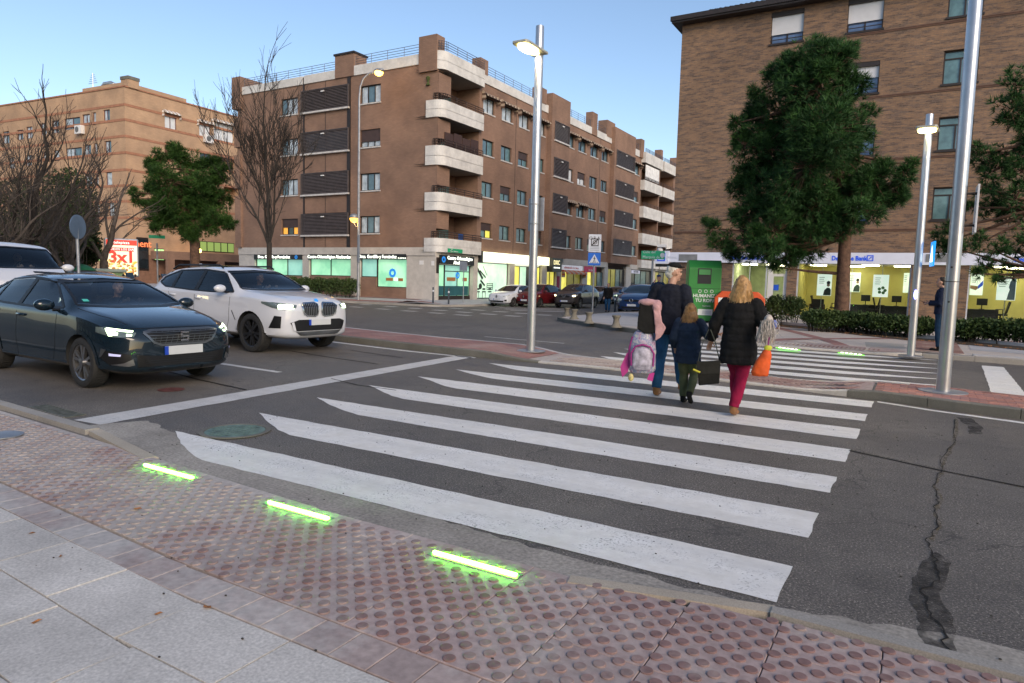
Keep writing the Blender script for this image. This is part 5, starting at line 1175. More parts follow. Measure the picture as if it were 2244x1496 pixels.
def both(root, bvh, pts, d, mat, name, off=.006, res=.035):
    o = []
    for sg in (1, -1): o.append(lamp(root, bvh, [(x, y*sg, z) for x, y, z in pts], (d[0], d[1]*sg, d[2]), mat, name, off, res))
    return o
def head_bust(root, x, y, z, shirt, hairm, skinm, arm=None, s=1.0):
    p = thing('person', '', 'person')
# ---------------------------------------------------------------- dark hatchback
SP = dict(W=.90, xf=2.17, xr=-2.14, fa=1.32, ra=-1.33, hf=.80, hc=1.01, xc=.98, xrf=.10, zr=1.435, xrr=-1.45, zrr=1.36, zb=.19, belt=.93, r=.325, ww=.225, spokes=5, darkrim=False, plate=.50, mir=(.66, 1.0), wr=.66,
  side=[(.80, 1.0), (.20, 1.335), (-.45, 1.375), (-1.15, 1.335), (-1.62, 1.16), (-1.55, 1.05), (-.9, 1.005), (0, .985)],
  ws=[(-.715, 1.06), (-.565, 1.362), (0, 1.385), (.565, 1.362), (.715, 1.06), (.35, 1.035), (-.35, 1.035)],
  pillars=[[(-.36, .995), (-.30, 1.37), (-.39, 1.375), (-.47, .998)], [(-1.22, 1.02), (-1.18, 1.33), (-1.22, 1.33), (-1.28, 1.025)]],
  gaps=[[(.72, .98), (.68, .5), (.60, .30)], [(-.42, .97), (-.44, .5), (-.42, .30)], [(-1.3, 1.0), (-1.22, .85), (-.98, .66)]], handles=[(-.28, .86), (-1.12, .90)])
seatP = carpaint('paint_petrol', (.0035, .012, .021), rough=.22)
q = gp(195, 850); a_ = R(-2)
seat, bv = car('parked_car', 'dark petrol-blue hatchback waiting at the stop line, nearest car', SP, seatP, (q.x-1.32-.05, q.y+.86, 0), a_, 2, group='cars waiting at the stop line')
def fx(bv, y, z): h = bv.ray_cast(Vector((4, y, z)), Vector((-1, 0, 0)))[0]; return h.x if h else 2
both(seat, bv, [(2, .50, .735), (2, .53, .685), (1.95, .80, .685), (1.75, .90, .735), (1.75, .90, .80), (1.9, .82, .80)], (-.80, -.60, 0), LENS, 'headlight', .005)
both(seat, bv, [(2, .54, .757), (2, .56, .735), (1.9, .84, .77), (1.9, .84, .79)], (-.80, -.60, 0), HLIT, 'lamp_strip', .010, .02)
both(seat, bv, [(1.95, .80, .785), (1.95, .78, .70), (1.95, .84, .695), (1.9, .86, .785)], (-.80, -.60, 0), HLIT, 'lamp_strip', .010, .02)
both(seat, bv, [(1.95, .71, .735), (1.95, .71, .71), (1.95, .79, .705), (1.95, .79, .755)], (-.80, -.60, 0), HLIT, 'lamp_core', .009, .02)
both(seat, bv, [(2, .555, .715), (2, .56, .695), (2, .63, .695), (2, .63, .72)], (-.80, -.60, 0), HLIT, 'lamp_core', .009, .02)
GM = pm('grille_frame', (.16, .17, .18), .3, .8)
GRILL = [(2.2, -.50, .735), (2.2, -.40, .615), (2.2, -.30, .575), (2.2, .30, .575), (2.2, .40, .615), (2.2, .50, .735), (2.2, .40, .755), (2.2, -.40, .755)]
gr = lamp(seat, bv, GRILL, (-1, 0, 0), BLK, 'grille', .006); strip_patch(bv, GRILL+[GRILL[0]], .028, (-1, 0, 0), .014).build('grille_frame', GM, seat, 180)
for k in range(5):
    z = .60+.032*k; strip_patch(bv, [(2.2, -.36-.03*k, z), (2.2, .36+.03*k, z)], .007, (-1, 0, 0), .013).build('grille_bar', GM, gr)
for k in range(-5, 6): strip_patch(bv, [(2.2, k*.075-.03, .585), (2.2, k*.075+.03, .745)], .005, (-1, 0, 0), .012).build('grille_bar', GM, gr)
eb_ = MB(); xg = fx(bv, 0, .67)+.03
for z0_, y0_, y1_ in ((.715, -.055, .055), (.665, -.055, .055), (.615, -.055, .055)): eb_.box(xg-.012, xg+.006, y0_, y1_, z0_, z0_+.022)
eb_.box(xg-.012, xg+.006, -.055, -.033, .66, .73).box(xg-.012, xg+.006, .033, .055, .62, .68); eb_.build('badge', CHR, seat)
lamp(seat, bv, [(2.2, -.60, .47), (2.2, -.34, .44), (2.2, .34, .44), (2.2, .60, .47), (2.2, .58, .31), (2.2, -.58, .31)], (-1, 0, 0), BLK, 'lower_intake', .006)
for z in (.36, .385): strip_patch(bv, [(2.2, -.5, z), (2.2, .5, z)], .008, (-1, 0, 0), .012).build('intake_bar', DALU, seat)
both(seat, bv, [(2, .56, .47), (1.9, .86, .52), (1.8, .89, .43), (1.9, .80, .34), (2, .56, .345)], (-.80, -.60, 0), BLK, 'corner_intake', .006)
both(seat, bv, [(1.95, .66, .475), (1.9, .80, .487), (1.9, .80, .455), (1.95, .67, .45)], (-.80, -.60, 0), pm('fog_lamp', (.45, .45, .60), .1, emit=(.4, .4, .7), es=.4), 'fog_lamp', .010)
both(seat, bv, [(2, .54, .42), (2, .66, .37), (1.95, .82, .345), (2, .60, .325), (2, .52, .34)], (-.80, -.60, 0), ALU, 'bumper_blade', .012)
both(seat, bv, [(1.9, .84, .53), (1.85, .88, .44), (1.82, .89, .43), (1.85, .88, .54)], (-.80, -.60, 0), GM, 'bumper_blade', .012)
# bonnet edges and creases
for sg in (-1, 1):
    strip_patch(bv, [(1.94, sg*.60, 2), (1.5, sg*.70, 2), (1.02, sg*.74, 2)], .009, (0, 0, -1), .0015).build('panel_gap', BLK, seat, 180)
    strip_patch(bv, [(-.2, sg*.55, 2), (-1.3, sg*.53, 2)], .02, (0, 0, -1), .002).build('roof_seam', BLK, seat, 180)
strip_patch(bv, [(3, -.60, .785), (3, 0, .79), (3, .60, .785)], .009, (-1, 0, 0), .002).build('panel_gap', BLK, seat, 180)
# windscreen sticker, wheel and dash
both_ = patch(bv, [(2, -.60, 1.10), (2, -.53, 1.10), (2, -.53, 1.13), (2, -.60, 1.13)], (-1, 0, -.02), .004, .04).build('sticker', emis('sticker_blue_green', (.05, .30, .25), .5), seat)
b = MB(); b.box(.35, .95, -.66, .66, .96, 1.03); b.build('dashboard', INT, seat, bevel=.03)
b = MB(); b.lathe([(.185, -.012), (.20, 0), (.185, .012), (.17, 0)], 24, Matrix.Translation((.28, .34, 1.0)) @ Matrix.Rotation(R(-65), 4, 'Y'), close=True); b.build('steering_wheel', BLK, seat, 60)
for y in (-.36, .36): MB().box(-.45, -.25, y-.24, y+.24, .90, 1.12).box(-.44, -.32, y-.12, y+.12, 1.13, 1.3).build('seat', pm('seat_cloth', (.035, .035, .04), .8) if 'seat_cloth' not in MATS else MATS['seat_cloth'], seat, bevel=.04)
MB().box(.2, .24, -.1, .1, 1.27, 1.33).build('rear_view_mirror', BLK, seat, bevel=.01)

# ---------------------------------------------------------------- white SUV
BM = dict(W=.945, xf=2.33, xr=-2.36, fa=1.43, ra=-1.43, hf=1.0, hc=1.17, xc=1.0, xrf=.22, zr=1.64, xrr=-1.75, zrr=1.58, zb=.27, belt=1.06, r=.375, ww=.25, spokes=5, darkrim=True, plate=.60, mir=(.62, 1.16), wr=.68,
  side=[(.84, 1.13), (.32, 1.51), (-.4, 1.56), (-1.35, 1.53), (-1.92, 1.38), (-1.98, 1.28), (-1.6, 1.18), (-.6, 1.135), (.1, 1.12)],
  ws=[(-.765, 1.22), (-.61, 1.545), (0, 1.575), (.61, 1.545), (.765, 1.22), (.38, 1.20), (-.38, 1.20)],
  pillars=[[(-.36, 1.125), (-.32, 1.56), (-.43, 1.56), (-.50, 1.13)], [(-1.28, 1.155), (-1.26, 1.535), (-1.34, 1.535), (-1.40, 1.16)]],
  gaps=[[(.78, 1.10), (.76, .6), (.66, .37)], [(-.43, 1.1), (-.44, .6), (-.44, .37)], [(-1.45, 1.14), (-1.33, .95), (-1.02, .70)]], handles=[(-.28, .98), (-1.22, 1.02)], clad=False)
bmwP = carpaint('paint_white', (.56, .58, .63), rough=.3)
q = gp(565, 772)
bmw, bv = car('parked_car', 'white SUV with twin kidney grille waiting at the stop line', BM, bmwP, (q.x-1.43-.06, q.y+.92, 0), R(-3.5), 2, group='cars waiting at the stop line')
both(bmw, bv, [(2.2, .44, .93), (2.2, .46, .875), (2.1, .66, .84), (2, .84, .875), (1.8, .93, .95), (1.8, .93, .985), (2.0, .80, .975)], (-.80, -.60, 0), LENS, 'headlight', .006)
for y0_ in (.52, .66): both(bmw, bv, [(2.2, y0_, .925), (2.2, y0_+.02, .875), (2.1, y0_+.12, .872), (2.1, y0_+.13, .925), (2.1, y0_+.07, .94)], (-.80, -.60, 0), HLIT, 'lamp_core', .012, .02)
for y0_ in (.50, .66): both(bmw, bv, [(2.2, y0_, .872), (2.2, y0_+.01, .858), (2.1, y0_+.12, .855), (2.1, y0_+.12, .868)], (-.80, -.60, 0), HLIT, 'lamp_strip', .013, .02)
KID = [(2.4, .04, .80), (2.4, .05, .93), (2.4, .10, .965), (2.4, .36, .955), (2.4, .42, .91), (2.4, .38, .78), (2.4, .31, .725), (2.4, .12, .715), (2.4, .06, .74)]
for sg in (1, -1):
    K_ = [(x, y*sg, z) for x, y, z in KID]; kg = lamp(bmw, bv, K_, (-1, 0, 0), BLK, 'grille', .008); strip_patch(bv, K_+[K_[0]], .026, (-1, 0, 0), .020).build('grille_frame', CHR, bmw, 180)
    for k in range(8): y0_ = sg*(.085+.042*k); strip_patch(bv, [(2.4, y0_, .735), (2.4, y0_+sg*.01, .95)], .014, (-1, 0, 0), .018).build('grille_bar', ALU, kg)
hit = fx(bv, 0, .995); lg = MB().lathe([(.042, 0), (.042, .012), (.03, .014)], 20, plane_at((hit-.02, 0, 1.01), (0, 1, 0), (-.6, 0, .8))); lg.build('badge', BLUEL, bmw)
lamp(bmw, bv, [(2.4, -.66, .60), (2.4, -.5, .655), (2.4, .5, .655), (2.4, .66, .60), (2.4, .56, .44), (2.4, -.56, .44)], (-1, 0, 0), BLK, 'lower_intake', .008)
lamp(bmw, bv, [(2.4, -.55, .43), (2.4, .55, .43), (2.4, .45, .36), (2.4, -.45, .36)], (-1, 0, 0), GM, 'skid_plate', .010)
both(bmw, bv, [(2.1, .72, .72), (2, .80, .73), (1.95, .88, .50), (2.1, .74, .50)], (-.85, -.53, 0), BLK, 'corner_intake', .008)
both(bmw, bv, [(2.2, .60, .62), (2.2, .64, .60), (2.2, .60, .455), (2.2, .55, .445)], (-1, 0, 0), bmwP, 'bumper_blade', .03)
for sg in (-1, 1):
    strip_patch(bv, [(2.0, sg*.50, 3), (1.6, sg*.66, 3), (1.05, sg*.76, 3)], .009, (0, 0, -1), .0015).build('panel_gap', BLK, bmw, 180)
    strip_patch(bv, [(1.9, sg*.26, 3), (1.1, sg*.42, 3)], .012, (0, 0, -1), .003).build('bonnet_crease', bmwP, bmw, 180)
    b = MB(); b.tube([(.12, sg*.60, 1.60), (.0, sg*.605, 1.655), (-1.5, sg*.59, 1.645), (-1.75, sg*.58, 1.56)], .018, 8); b.build('roof_rail', BLK, bmw, 60)
    strip_patch(bv, [(.86, -sg*2, .78), (.98, -sg*2, .60)], .02, (0, sg, 0), .006).build('side_vent', BLK, bmw, 180)
    strip_patch(bv, [(.9, -sg*2, .845), (-1.3, -sg*2, .93)], .012, (0, sg, 0), .002).build('body_crease', bmwP, bmw, 180)
patch(bv, [(.02, -.45, 3), (-.9, -.45, 3), (-.9, .45, 3), (.02, .45, 3)], (0, 0, -1), .004, .1).build('sunroof', CGLB, bmw, 180)
b = MB(); b.box(.42, .95, -.7, .7, 1.10, 1.17); b.build('dashboard', INT, bmw, bevel=.03)
b = MB(); b.lathe([(.185, -.012), (.20, 0), (.185, .012), (.17, 0)], 24, Matrix.Translation((.33, .37, 1.18)) @ Matrix.Rotation(R(-65), 4, 'Y'), close=True); b.build('steering_wheel', BLK, bmw, 60)
for y in (-.38, .38): MB().box(-.45, -.25, y-.25, y+.25, 1.04, 1.28).box(-.44, -.32, y-.13, y+.13, 1.3, 1.48).build('seat', MATS['seat_cloth'], bmw, bevel=.04)
MB().box(.28, .32, -.1, .1, 1.45, 1.51).build('rear_view_mirror', BLK, bmw, bevel=.01)
MB().prism([(0, 0), (-.14, 0), (-.16, .05), (-.1, .05)], -.012, .012, lambda a, z, d: Vector((-1.55+a, d, 1.64+z))).build('aerial_fin', bmwP, bmw)

# ---------------------------------------------------------------- white van behind
VN = dict(W=.95, xf=2.4, xr=-2.5, fa=1.5, ra=-1.5, hf=1.28, hc=1.47, xc=1.80, xrf=1.0, zr=2.02, xrr=-2.25, zrr=2.0, zb=.25, belt=1.30, r=.34, ww=.22, spokes=5, darkrim=False, skind=1, plate=.60, mir=(1.40, 1.48), wr=.82,
  side=[(1.55, 1.46), (1.02, 1.84), (.1, 1.88), (.05, 1.42)], ws=[(-.84, 1.51), (-.75, 1.90), (0, 1.93), (.75, 1.90), (.84, 1.51), (.4, 1.495), (-.4, 1.495)], pillars=[[(.5, 1.42), (.5, 1.87), (.44, 1.87), (.44, 1.42)]],
  gaps=[[(.1, 1.4), (.1, .35)]], handles=[(.25, 1.2)], wsx=(-1.0, 2.2))
vanP = carpaint('paint_van_white', (.60, .61, .64), rough=.4)
van, bv = car('delivery_van', 'white van behind the dark hatchback at the left edge', VN, vanP, (-17.1, 6.85, 0), R(-4), 2, cat='van')
both(van, bv, [(2.3, .58, 1.22), (2.3, .60, 1.06), (2.0, .88, 1.08), (1.9, .93, 1.25), (2.1, .8, 1.28)], (-.80, -.60, 0), HOFF, 'headlight', .006); both(van, bv, [(2.3, .64, 1.21), (2.3, .64, 1.10), (2.1, .82, 1.10), (2.1, .82, 1.24)], (-.80, -.60, 0), HLW, 'lamp_core', .012)
lamp(van, bv, [(2.4, -.55, 1.16), (2.4, .55, 1.16), (2.4, .5, 1.02), (2.4, -.5, 1.02)], (-1, 0, 0), BLK, 'grille', .006)
lamp(van, bv, [(2.0, .15, 3), (2.07, .15, 3), (2.07, .62, 3), (2.0, .62, 3)], (0, 0, -1), BLK, 'bonnet_vent', .006)
MB().box(1.0, 1.6, -.75, .75, 1.36, 1.44).build('dashboard', INT, van, bevel=.03)
MB().lathe([(.19, -.012), (.205, 0), (.19, .012), (.175, 0)], 24, Matrix.Translation((.95, .40, 1.5)) @ Matrix.Rotation(R(-55), 4, 'Y'), close=True).build('steering_wheel', BLK, van, 60)
for y in (-.42, .42): MB().box(.25, .45, y-.25, y+.25, 1.3, 1.62).box(.26, .36, y-.13, y+.13, 1.64, 1.78).build('seat', MATS['seat_cloth'], van, bevel=.04)

# ---------------------------------------------------------------- cars in the side street and on the far carriageway
def mk(W, xf, xr, fa, ra, hf, hc, xc, xrf, zr, xrr, zrr, zb, belt, r, **k):
    d = dict(W=W, xf=xf, xr=xr, fa=fa, ra=ra, hf=hf, hc=hc, xc=xc, xrf=xrf, zr=zr, xrr=xrr, zrr=zrr, zb=zb, belt=belt, r=r, ww=.2, spokes=5, darkrim=False, skind=1, plate=.48, wr=.66)
    d['mir'] = (xc-.32, hc+.0); zt = zr-.09
    d['side'] = [(xc-.30, hc-.01), (xrf+.0, zt), ((xrf+xrr)/2, zt+.03), (xrr+.1, zrr-.1), (xrr-.25, (zrr+belt)/2+.12), (xrr-.1, belt+.13), (xrf-.3, belt+.05)]
    d['ws'] = [(-.70*W/.9, hc+.06), (-.54*W/.9, zr-.07), (0, zr-.05), (.54*W/.9, zr-.07), (.70*W/.9, hc+.06), (.35, hc+.04), (-.35, hc+.04)]
    d['pillars'] = [[(xrf-.45, belt+.04), (xrf-.42, zt+.03), (xrf-.52, zt+.03), (xrf-.56, belt+.04)]]
    d['gaps'] = [[(xc-.25, belt), (xc-.3, zb+.12)], [(xrf-.5, belt), (xrf-.5, zb+.12)]]; d['handles'] = [(xrf-.38, belt-.1)]; d.update(k); return d
HB = mk(.87, 2.0, -2.0, 1.22, -1.28, .84, 1.0, .95, .15, 1.44, -1.35, 1.37, .2, .92, .31)
EV = mk(.87, 2.02, -2.0, 1.25, -1.3, .88, 1.06, 1.1, .25, 1.56, -1.35, 1.46, .2, .96, .32)
SU = mk(.89, 2.1, -2.15, 1.3, -1.33, .97, 1.14, 1.0, .2, 1.60, -1.5, 1.52, .26, 1.04, .345, clad=True)
MP = mk(.89, 2.1, -2.1, 1.3, -1.38, .90, 1.10, 1.1, .3, 1.58, -1.6, 1.52, .2, .98, .32)
def place(px, py, fy): p = gp(px, py); return p
def front_bits(c, bv, s, lit=None, badge=None, grille=True):
    hf = s['hf']; both(c, bv, [(2, .46, hf-.12), (2, .48, hf-.20), (1.9, .74, hf-.19), (1.75, .86, hf-.08), (1.75, .86, hf-.03), (1.9, .72, hf-.07)], (-.80, -.60, 0), HOFF, 'headlight', .006, .06)
    if lit: both(c, bv, [(2, .54, hf-.11), (2, .55, hf-.18), (1.95, .72, hf-.18), (1.9, .74, hf-.09)], (-.80, -.60, 0), lit, 'lamp_core', .012, .06)
    if grille: lamp(c, bv, [(2.2, -.42, hf-.14), (2.2, .42, hf-.14), (2.2, .34, hf-.23), (2.2, -.34, hf-.23)], (-1, 0, 0), BLK, 'grille', .006, .08)
    lamp(c, bv, [(2.2, -.55, .40), (2.2, .55, .40), (2.2, .48, .30), (2.2, -.48, .30)], (-1, 0, 0), BLK, 'lower_intake', .006, .08)
    both(c, bv, [(2, .60, .46), (1.95, .76, .48), (1.95, .74, .36), (2, .60, .36)], (-.85, -.53, 0), BLK, 'corner_intake', .006, .06)
    if badge:
        x = fx(bv, 0, hf-.17)+.03; b = MB()
        if badge == 'diamond': b.prism([(0, .11), (.065, 0), (0, -.11), (-.065, 0)], x-.02, x+.01, lambda a, z, d: Vector((d, a, hf-.16+z)))
        elif badge == 'vee': b.prism([(-.2, .09), (-.12, .09), (0, -.05), (.12, .09), (.2, .09), (.06, -.13), (-.06, -.13)], x-.02, x+.01, lambda a, z, d: Vector((d, a, hf-.16+z)))
        else: b.lathe([(.09, -.01), (.1, 0), (.09, .01), (.08, 0)], 18, plane_at((x, 0, hf-.17), (0, 1, 0), (0, 0, 1)), close=True); b.box(x-.01, x+.01, -.008, .008, hf-.26, hf-.08)
        b.build('badge', CHR, c)
def street_car(label, s, col, fpx, fpy, hd, lit=None, badge=None, scale=.95, detail=1, grille=True):
    """front bumper centre stands over the ground point seen at (fpx,fpy)"""
    p = gp(fpx, fpy); a = R(hd); L = s['xf']*scale; x, y = p.x-math.cos(a)*L, p.y-math.sin(a)*L
    c, bv = car('parked_car', label, s, col, (x, y, T(x, y)), a, detail, group='cars in the side street', scale=scale); front_bits(c, bv, s, lit, badge, grille); return c, bv
street_car('white hatchback parked at the kerb below the lit yellow sign', HB, carpaint('paint_hatch_white', (.62, .65, .70)), 1088, 671.5, -92, None, 'diamond', 1.0, grille=False)
street_car('dark red hatchback partly behind the slim lamp post', EV, carpaint('paint_dark_red', (.11, .008, .012)), 1147, 673, -94, None, 'diamond', .98, grille=False)
street_car('dark grey SUV with lit headlamps coming down the side street', SU, carpaint('paint_grey_brown', (.075, .065, .065), metal=.4), 1235, 675.5, -88, HLW, 'vee', 1.0)
street_car('dark blue people carrier behind the two short posts', MP, carpaint('paint_blue', (.008, .032, .10)), 1382, 688, -84, None, 'star', 1.0)
street_car('white hatchback half hidden behind the man in black', HB, carpaint('paint_white2', (.50, .50, .52)), 1292, 665, -90, None, None, 1.0)
street_car('pale silver car with lit lamps behind the blue people carrier', HB, carpaint('paint_silver', (.42, .43, .46)), 1332, 666, -90, HLIT, None, 1.0)
# dark car passing on the far carriageway, seen from behind
p = atD(205, 612, 27); pc, bv = car('passing_car', 'dark hatchback driving away with red tail lamps beyond the van', HB, carpaint('paint_dark_passing', (.03, .03, .035)), (p.x-1.6, p.y+.6, T(p.x, p.y)), R(168), 1, group='cars in the side street')
for sg in (1, -1):
    lamp(pc, bv, [(-2.1, sg*.45, .93), (-2.1, sg*.45, .83), (-1.9, sg*.84, .80), (-1.9, sg*.84, .92)], (.85, -sg*.53, 0), TAIL, 'tail_light', .008, .06)
lamp(pc, bv, [(-2.2, -.58, 1.28), (-2.2, .58, 1.28), (-2.2, .66, 1.04), (-2.2, -.66, 1.04)], (1, 0, 0), CGLB, 'rear_window', .006, .08)
# ================================================================ lamps, signs, street furniture
POLE = pm('silver_pole', (.46, .47, .49), .32, .75, var=.08, vs_=6); POLEG = pm('galvanised_pole', (.30, .31, .33), .5, .6, var=.2, vs_=5)
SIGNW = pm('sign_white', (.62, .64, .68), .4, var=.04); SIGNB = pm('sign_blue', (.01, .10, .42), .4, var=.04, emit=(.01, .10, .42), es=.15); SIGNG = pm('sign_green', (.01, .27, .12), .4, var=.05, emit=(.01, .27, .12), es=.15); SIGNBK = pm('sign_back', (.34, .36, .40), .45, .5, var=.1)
LAMPY = emis('street_lamp_lens', (1.0, .84, .32), 8); SODIUM = emis('sodium_lamp', (1.0, .55, .09), 5.0); HEADM = pm('luminaire_grey', (.50, .47, .38), .4, .4)
def zof(px, py, p): d = ray(px, py); t = (p.x*d.x+p.y*d.y)/(d.x**2+d.y**2); return HC+d.z*t
def led_light(root, loc, power, size, col=(1, .80, .50)):
    l = bpy.data.lights.new('lamp_light', 'AREA'); l.energy = power; l.shape = 'RECTANGLE'; l.size, l.size_y = size; l.color = col; l.spread = R(150)
    o = bpy.data.objects.new('lamp_light', l); COL.objects.link(o); o.parent = root; o.location = loc; return o
def column(label, base_, top, r, heads, power, plate=.30):
    t = thing('street_lamp', label, 'street lamp', base_, 0, 'silver street lamps at the crossing'); H = top-base_.z
    b = MB(); b.lathe([(r, 0), (r, H*.45), (r*.94, H-.02), (r*.90, H)], 24); b.build('pole', POLE, t, 40)
    if plate: MB().lathe([(plate, 0), (plate, .012), (plate*.9, .016)], 32).build('base_plate', POLEG, t, 40)
    for (z, dx, dy, L, w) in heads:
        a = math.atan2(-dx, dy); Mx = Matrix.Translation((0, 0, z-base_.z)) @ Matrix.Rotation(a, 4, 'Z')
        b = MB(); b.prism([(-w/2, -.06), (w/2, -.06), (w/2, L*.9), (w*.42, L), (-w*.42, L), (-w/2, L*.9)], 0, .05, lambda x, y, d: Mx @ Vector((x, y, d))); b.build('lamp_head', HEADM, t, bevel=.012)
        n = 20; pl = [(w*.42*math.cos(2*math.pi*k/n), L*.55+L*.40*math.sin(2*math.pi*k/n)) for k in range(n)]
        MB().prism(pl, -.035, .0, lambda x, y, d: Mx @ Vector((x, y, d))).build('lamp_lens', LAMPY, t)
        led_light(t, Mx @ Vector((0, L*.55, -.03)), power, (w*.6, L*.7))
    return t
pL = gp(1163, 765, .125); pL.z = zi(pL.x, pL.y)
lampL = column('tall silver street lamp with lit flat head on the red island', pL, zof(1182, 57, pL), .085, [(zof(1176, 120, pL), 0, -1, .78, .34)], 460)
pR = gp(2066, 858, .12); pR.z = zi(pR.x, pR.y)
lampR = column('silver lamp post nearest the camera at the right, rising out of frame', pR, 7.2, .085, [(zof(2135, -130, pR), -.25, 1, .72, .34)], 460)
for z in (1.25, 1.72): MB().lathe([(.014, 0), (.012, .006)], 10, plane_at((-.02, -.083, z), (1, 0, 0), (0, 0, 1))).build('bolt', DARK, lampR)
MB().lathe([(.0865, 1.52), (.0865, 1.53)], 24).build('hatch_seam', DARK, lampR)
pF = gp(1996, 775, .12); pF.z = fzt(pF.x, pF.y)
lampF = column('slim silver lamp post in front of the bank with a lit head and blue sign', pF, zof(2037, 250, pF), .078, [(zof(2035, 290, pF), -.08, -1, .55, .40)], 130, .25)
# plates carried by the posts
d = ray(1155, 470); fwd = Vector((0, 1, 0))
zl, zh = zof(1163, 505, pL), zof(1163, 432, pL)
sp = thing('road_sign', 'blank grey back of a sign plate on the tall island lamp post', 'sign', (pL.x, pL.y, 0), R(-12)); MB().box(-.24, .16, .09, .105, zl, zh).build('plate', SIGNBK, sp, bevel=.006)
b = MB(); b.lathe([(.095, zl+.12), (.095, zl+.15)], 20).lathe([(.095, zh-.15), (.095, zh-.12)], 20); b.build('clamp', POLEG, sp)
zl, zh = zof(2090, 510, pR), zof(2090, 405, pR)
sp = thing('road_sign', 'edge-on white sign plate bracketed to the nearest lamp post', 'sign', (pR.x, pR.y, 0), 0); MB().box(.20, .225, -.02, .38, zl, zh).build('plate', SIGNW, sp, bevel=.004)
b = MB(); b.tube([(.07, .02, zl+.1), (.2, .05, zl+.1)], .018, 6).tube([(.07, .02, zh-.12), (.2, .05, zh-.12)], .018, 6); b.build('bracket', DARK, sp)
zl, zh = zof(2010, 583, pF), zof(2010, 530, pF)
CROSSW = emis('lit_sign_white', (.80, .95, 1), 1.6); CROSSB = emis('lit_sign_blue', (.01, .25, .75), .8)
def crossing_sign(root, Mx, s, bm, wm):
    MB().box(-s/2, s/2, -s/2, s/2, -.03, 0, 0, Mx).build('plate', bm, root); h = s*.42
    MB().add([Mx @ Vector(p) for p in ((-h, -h*.78, .004), (h, -h*.78, .004), (0, h*.92, .004))], [(0, 1, 2)]).build('triangle', wm, root)
    b = MB(); k = s*.42
    def pl(pts): b.add([Mx @ Vector((x*k, y*k, .008)) for x, y in pts], [tuple(range(len(pts)))])
    pl([(.02+.08*math.cos(a*.785), .40+.08*math.sin(a*.785)) for a in range(8)]); pl([(-.08, .30), (.09, .30), (.08, -.10), (-.07, -.10)]); pl([(-.07, -.1), (.0, -.1), (-.12, -.62), (-.22, -.62)]); pl([(.0, -.1), (.08, -.1), (.24, -.60), (.15, -.62)]); pl([(-.08, .28), (-.03, .22), (-.18, -.02), (-.24, .02)]); pl([(.09, .28), (.04, .2), (.20, -.0), (.25, .04)])
    for q in range(5): x = -.62+.31*q; pl([(x-.05, -.74), (x+.08, -.74), (x+.03, -.60), (x-.06, -.60)])
    b.build('walker_figure', DARK, root)
sp = thing('crossing_sign', 'lit blue pedestrian crossing sign, nearly edge-on, on the slim lamp post', 'sign', (pF.x+.10, pF.y-.08, (zl+zh)/2)); crossing_sign(sp, plane_at((.14, 0, 0), (math.cos(R(-84)), math.sin(R(-84)), 0), (0, 0, 1)) , zh-zl, CROSSB, CROSSW)
bl = emis('blue_beacon', (.15, .15, 1.0), 20); o = MB(); o.ell((.0, -.085, zof(2005, 645, pF)-pF.z), (.03, .02, .10), 10, 8); o.build('blue_beacon', bl, lampF, 60)
# old sodium lamp with a globe
pO = onY(785, 655, 33.9); pO.z = bz(pO.x, pO.y); H = zof(787, 215, pO)
ol = thing('street_lamp', 'old grey curved lamp post with orange lit head and globe by the dental shop', 'street lamp', pO); hd = zof(825, 160, pO)
vec = RT.copy(); vec.z = 0; vec.normalize(); k_ = (pO.xy.length*math.cos(0))/1496
b = MB(); pts = [(0, 0, 0), (0, 0, 1.2), (0, 0, H*.5), (0, 0, H-pO.z)]; rad = [.10, .095, .085, .07]
for t in (.25, .5, .75, 1): off = vec*(1.05*t*t); pts.append((off.x, off.y, H-pO.z+(hd-H)*(1-(1-t)**2))); rad.append(.06)
b.tube(pts, rad, 12); b.build('pole', POLEG, ol, 60)
hp = vec*1.25; b = MB(); b.ell((hp.x, hp.y, hd-pO.z+.10), (.42, .25, .14), 14, 8); b.build('lamp_head', POLEG, ol, 60); MB().ell((hp.x, hp.y, hd-pO.z-.02), (.30, .26, .22), 14, 10).build('lamp_lens', SODIUM, ol, 60)
gl_ = zof(772, 478, pO)-pO.z; gv = vec*-.30; b = MB(); b.tube([(0, 0, gl_-.5), (gv.x*.6, gv.y*.6, gl_-.55), (gv.x, gv.y, gl_-.3)], .03, 8); b.ell((gv.x, gv.y, gl_+.10), (.30, .30, .22), 16, 8); b.build('globe_bracket', POLEG, ol, 60); MB().ell((gv.x, gv.y, gl_-.02), (.28, .28, .26), 16, 10).build('globe', emis('sodium_globe', (1.0, .52, .07), 2.6), ol, 60)
b = MB(); b.box(.05, .2, -.12, -.08, zof(790, 575, pO)-pO.z, zof(790, 515, pO)-pO.z); b.build('plate', SIGNBK, ol)
for (v_, z, pw) in ((hp, hd-pO.z-.2, 60), (gv, gl_-.35, 30)):
    l = bpy.data.lights.new('lamp_light', 'POINT'); l.energy = pw; l.color = (1, .55, .15); l.shadow_soft_size = .2; o = bpy.data.objects.new('lamp_light', l); COL.objects.link(o); o.parent = ol; o.location = (v_.x, v_.y, z)

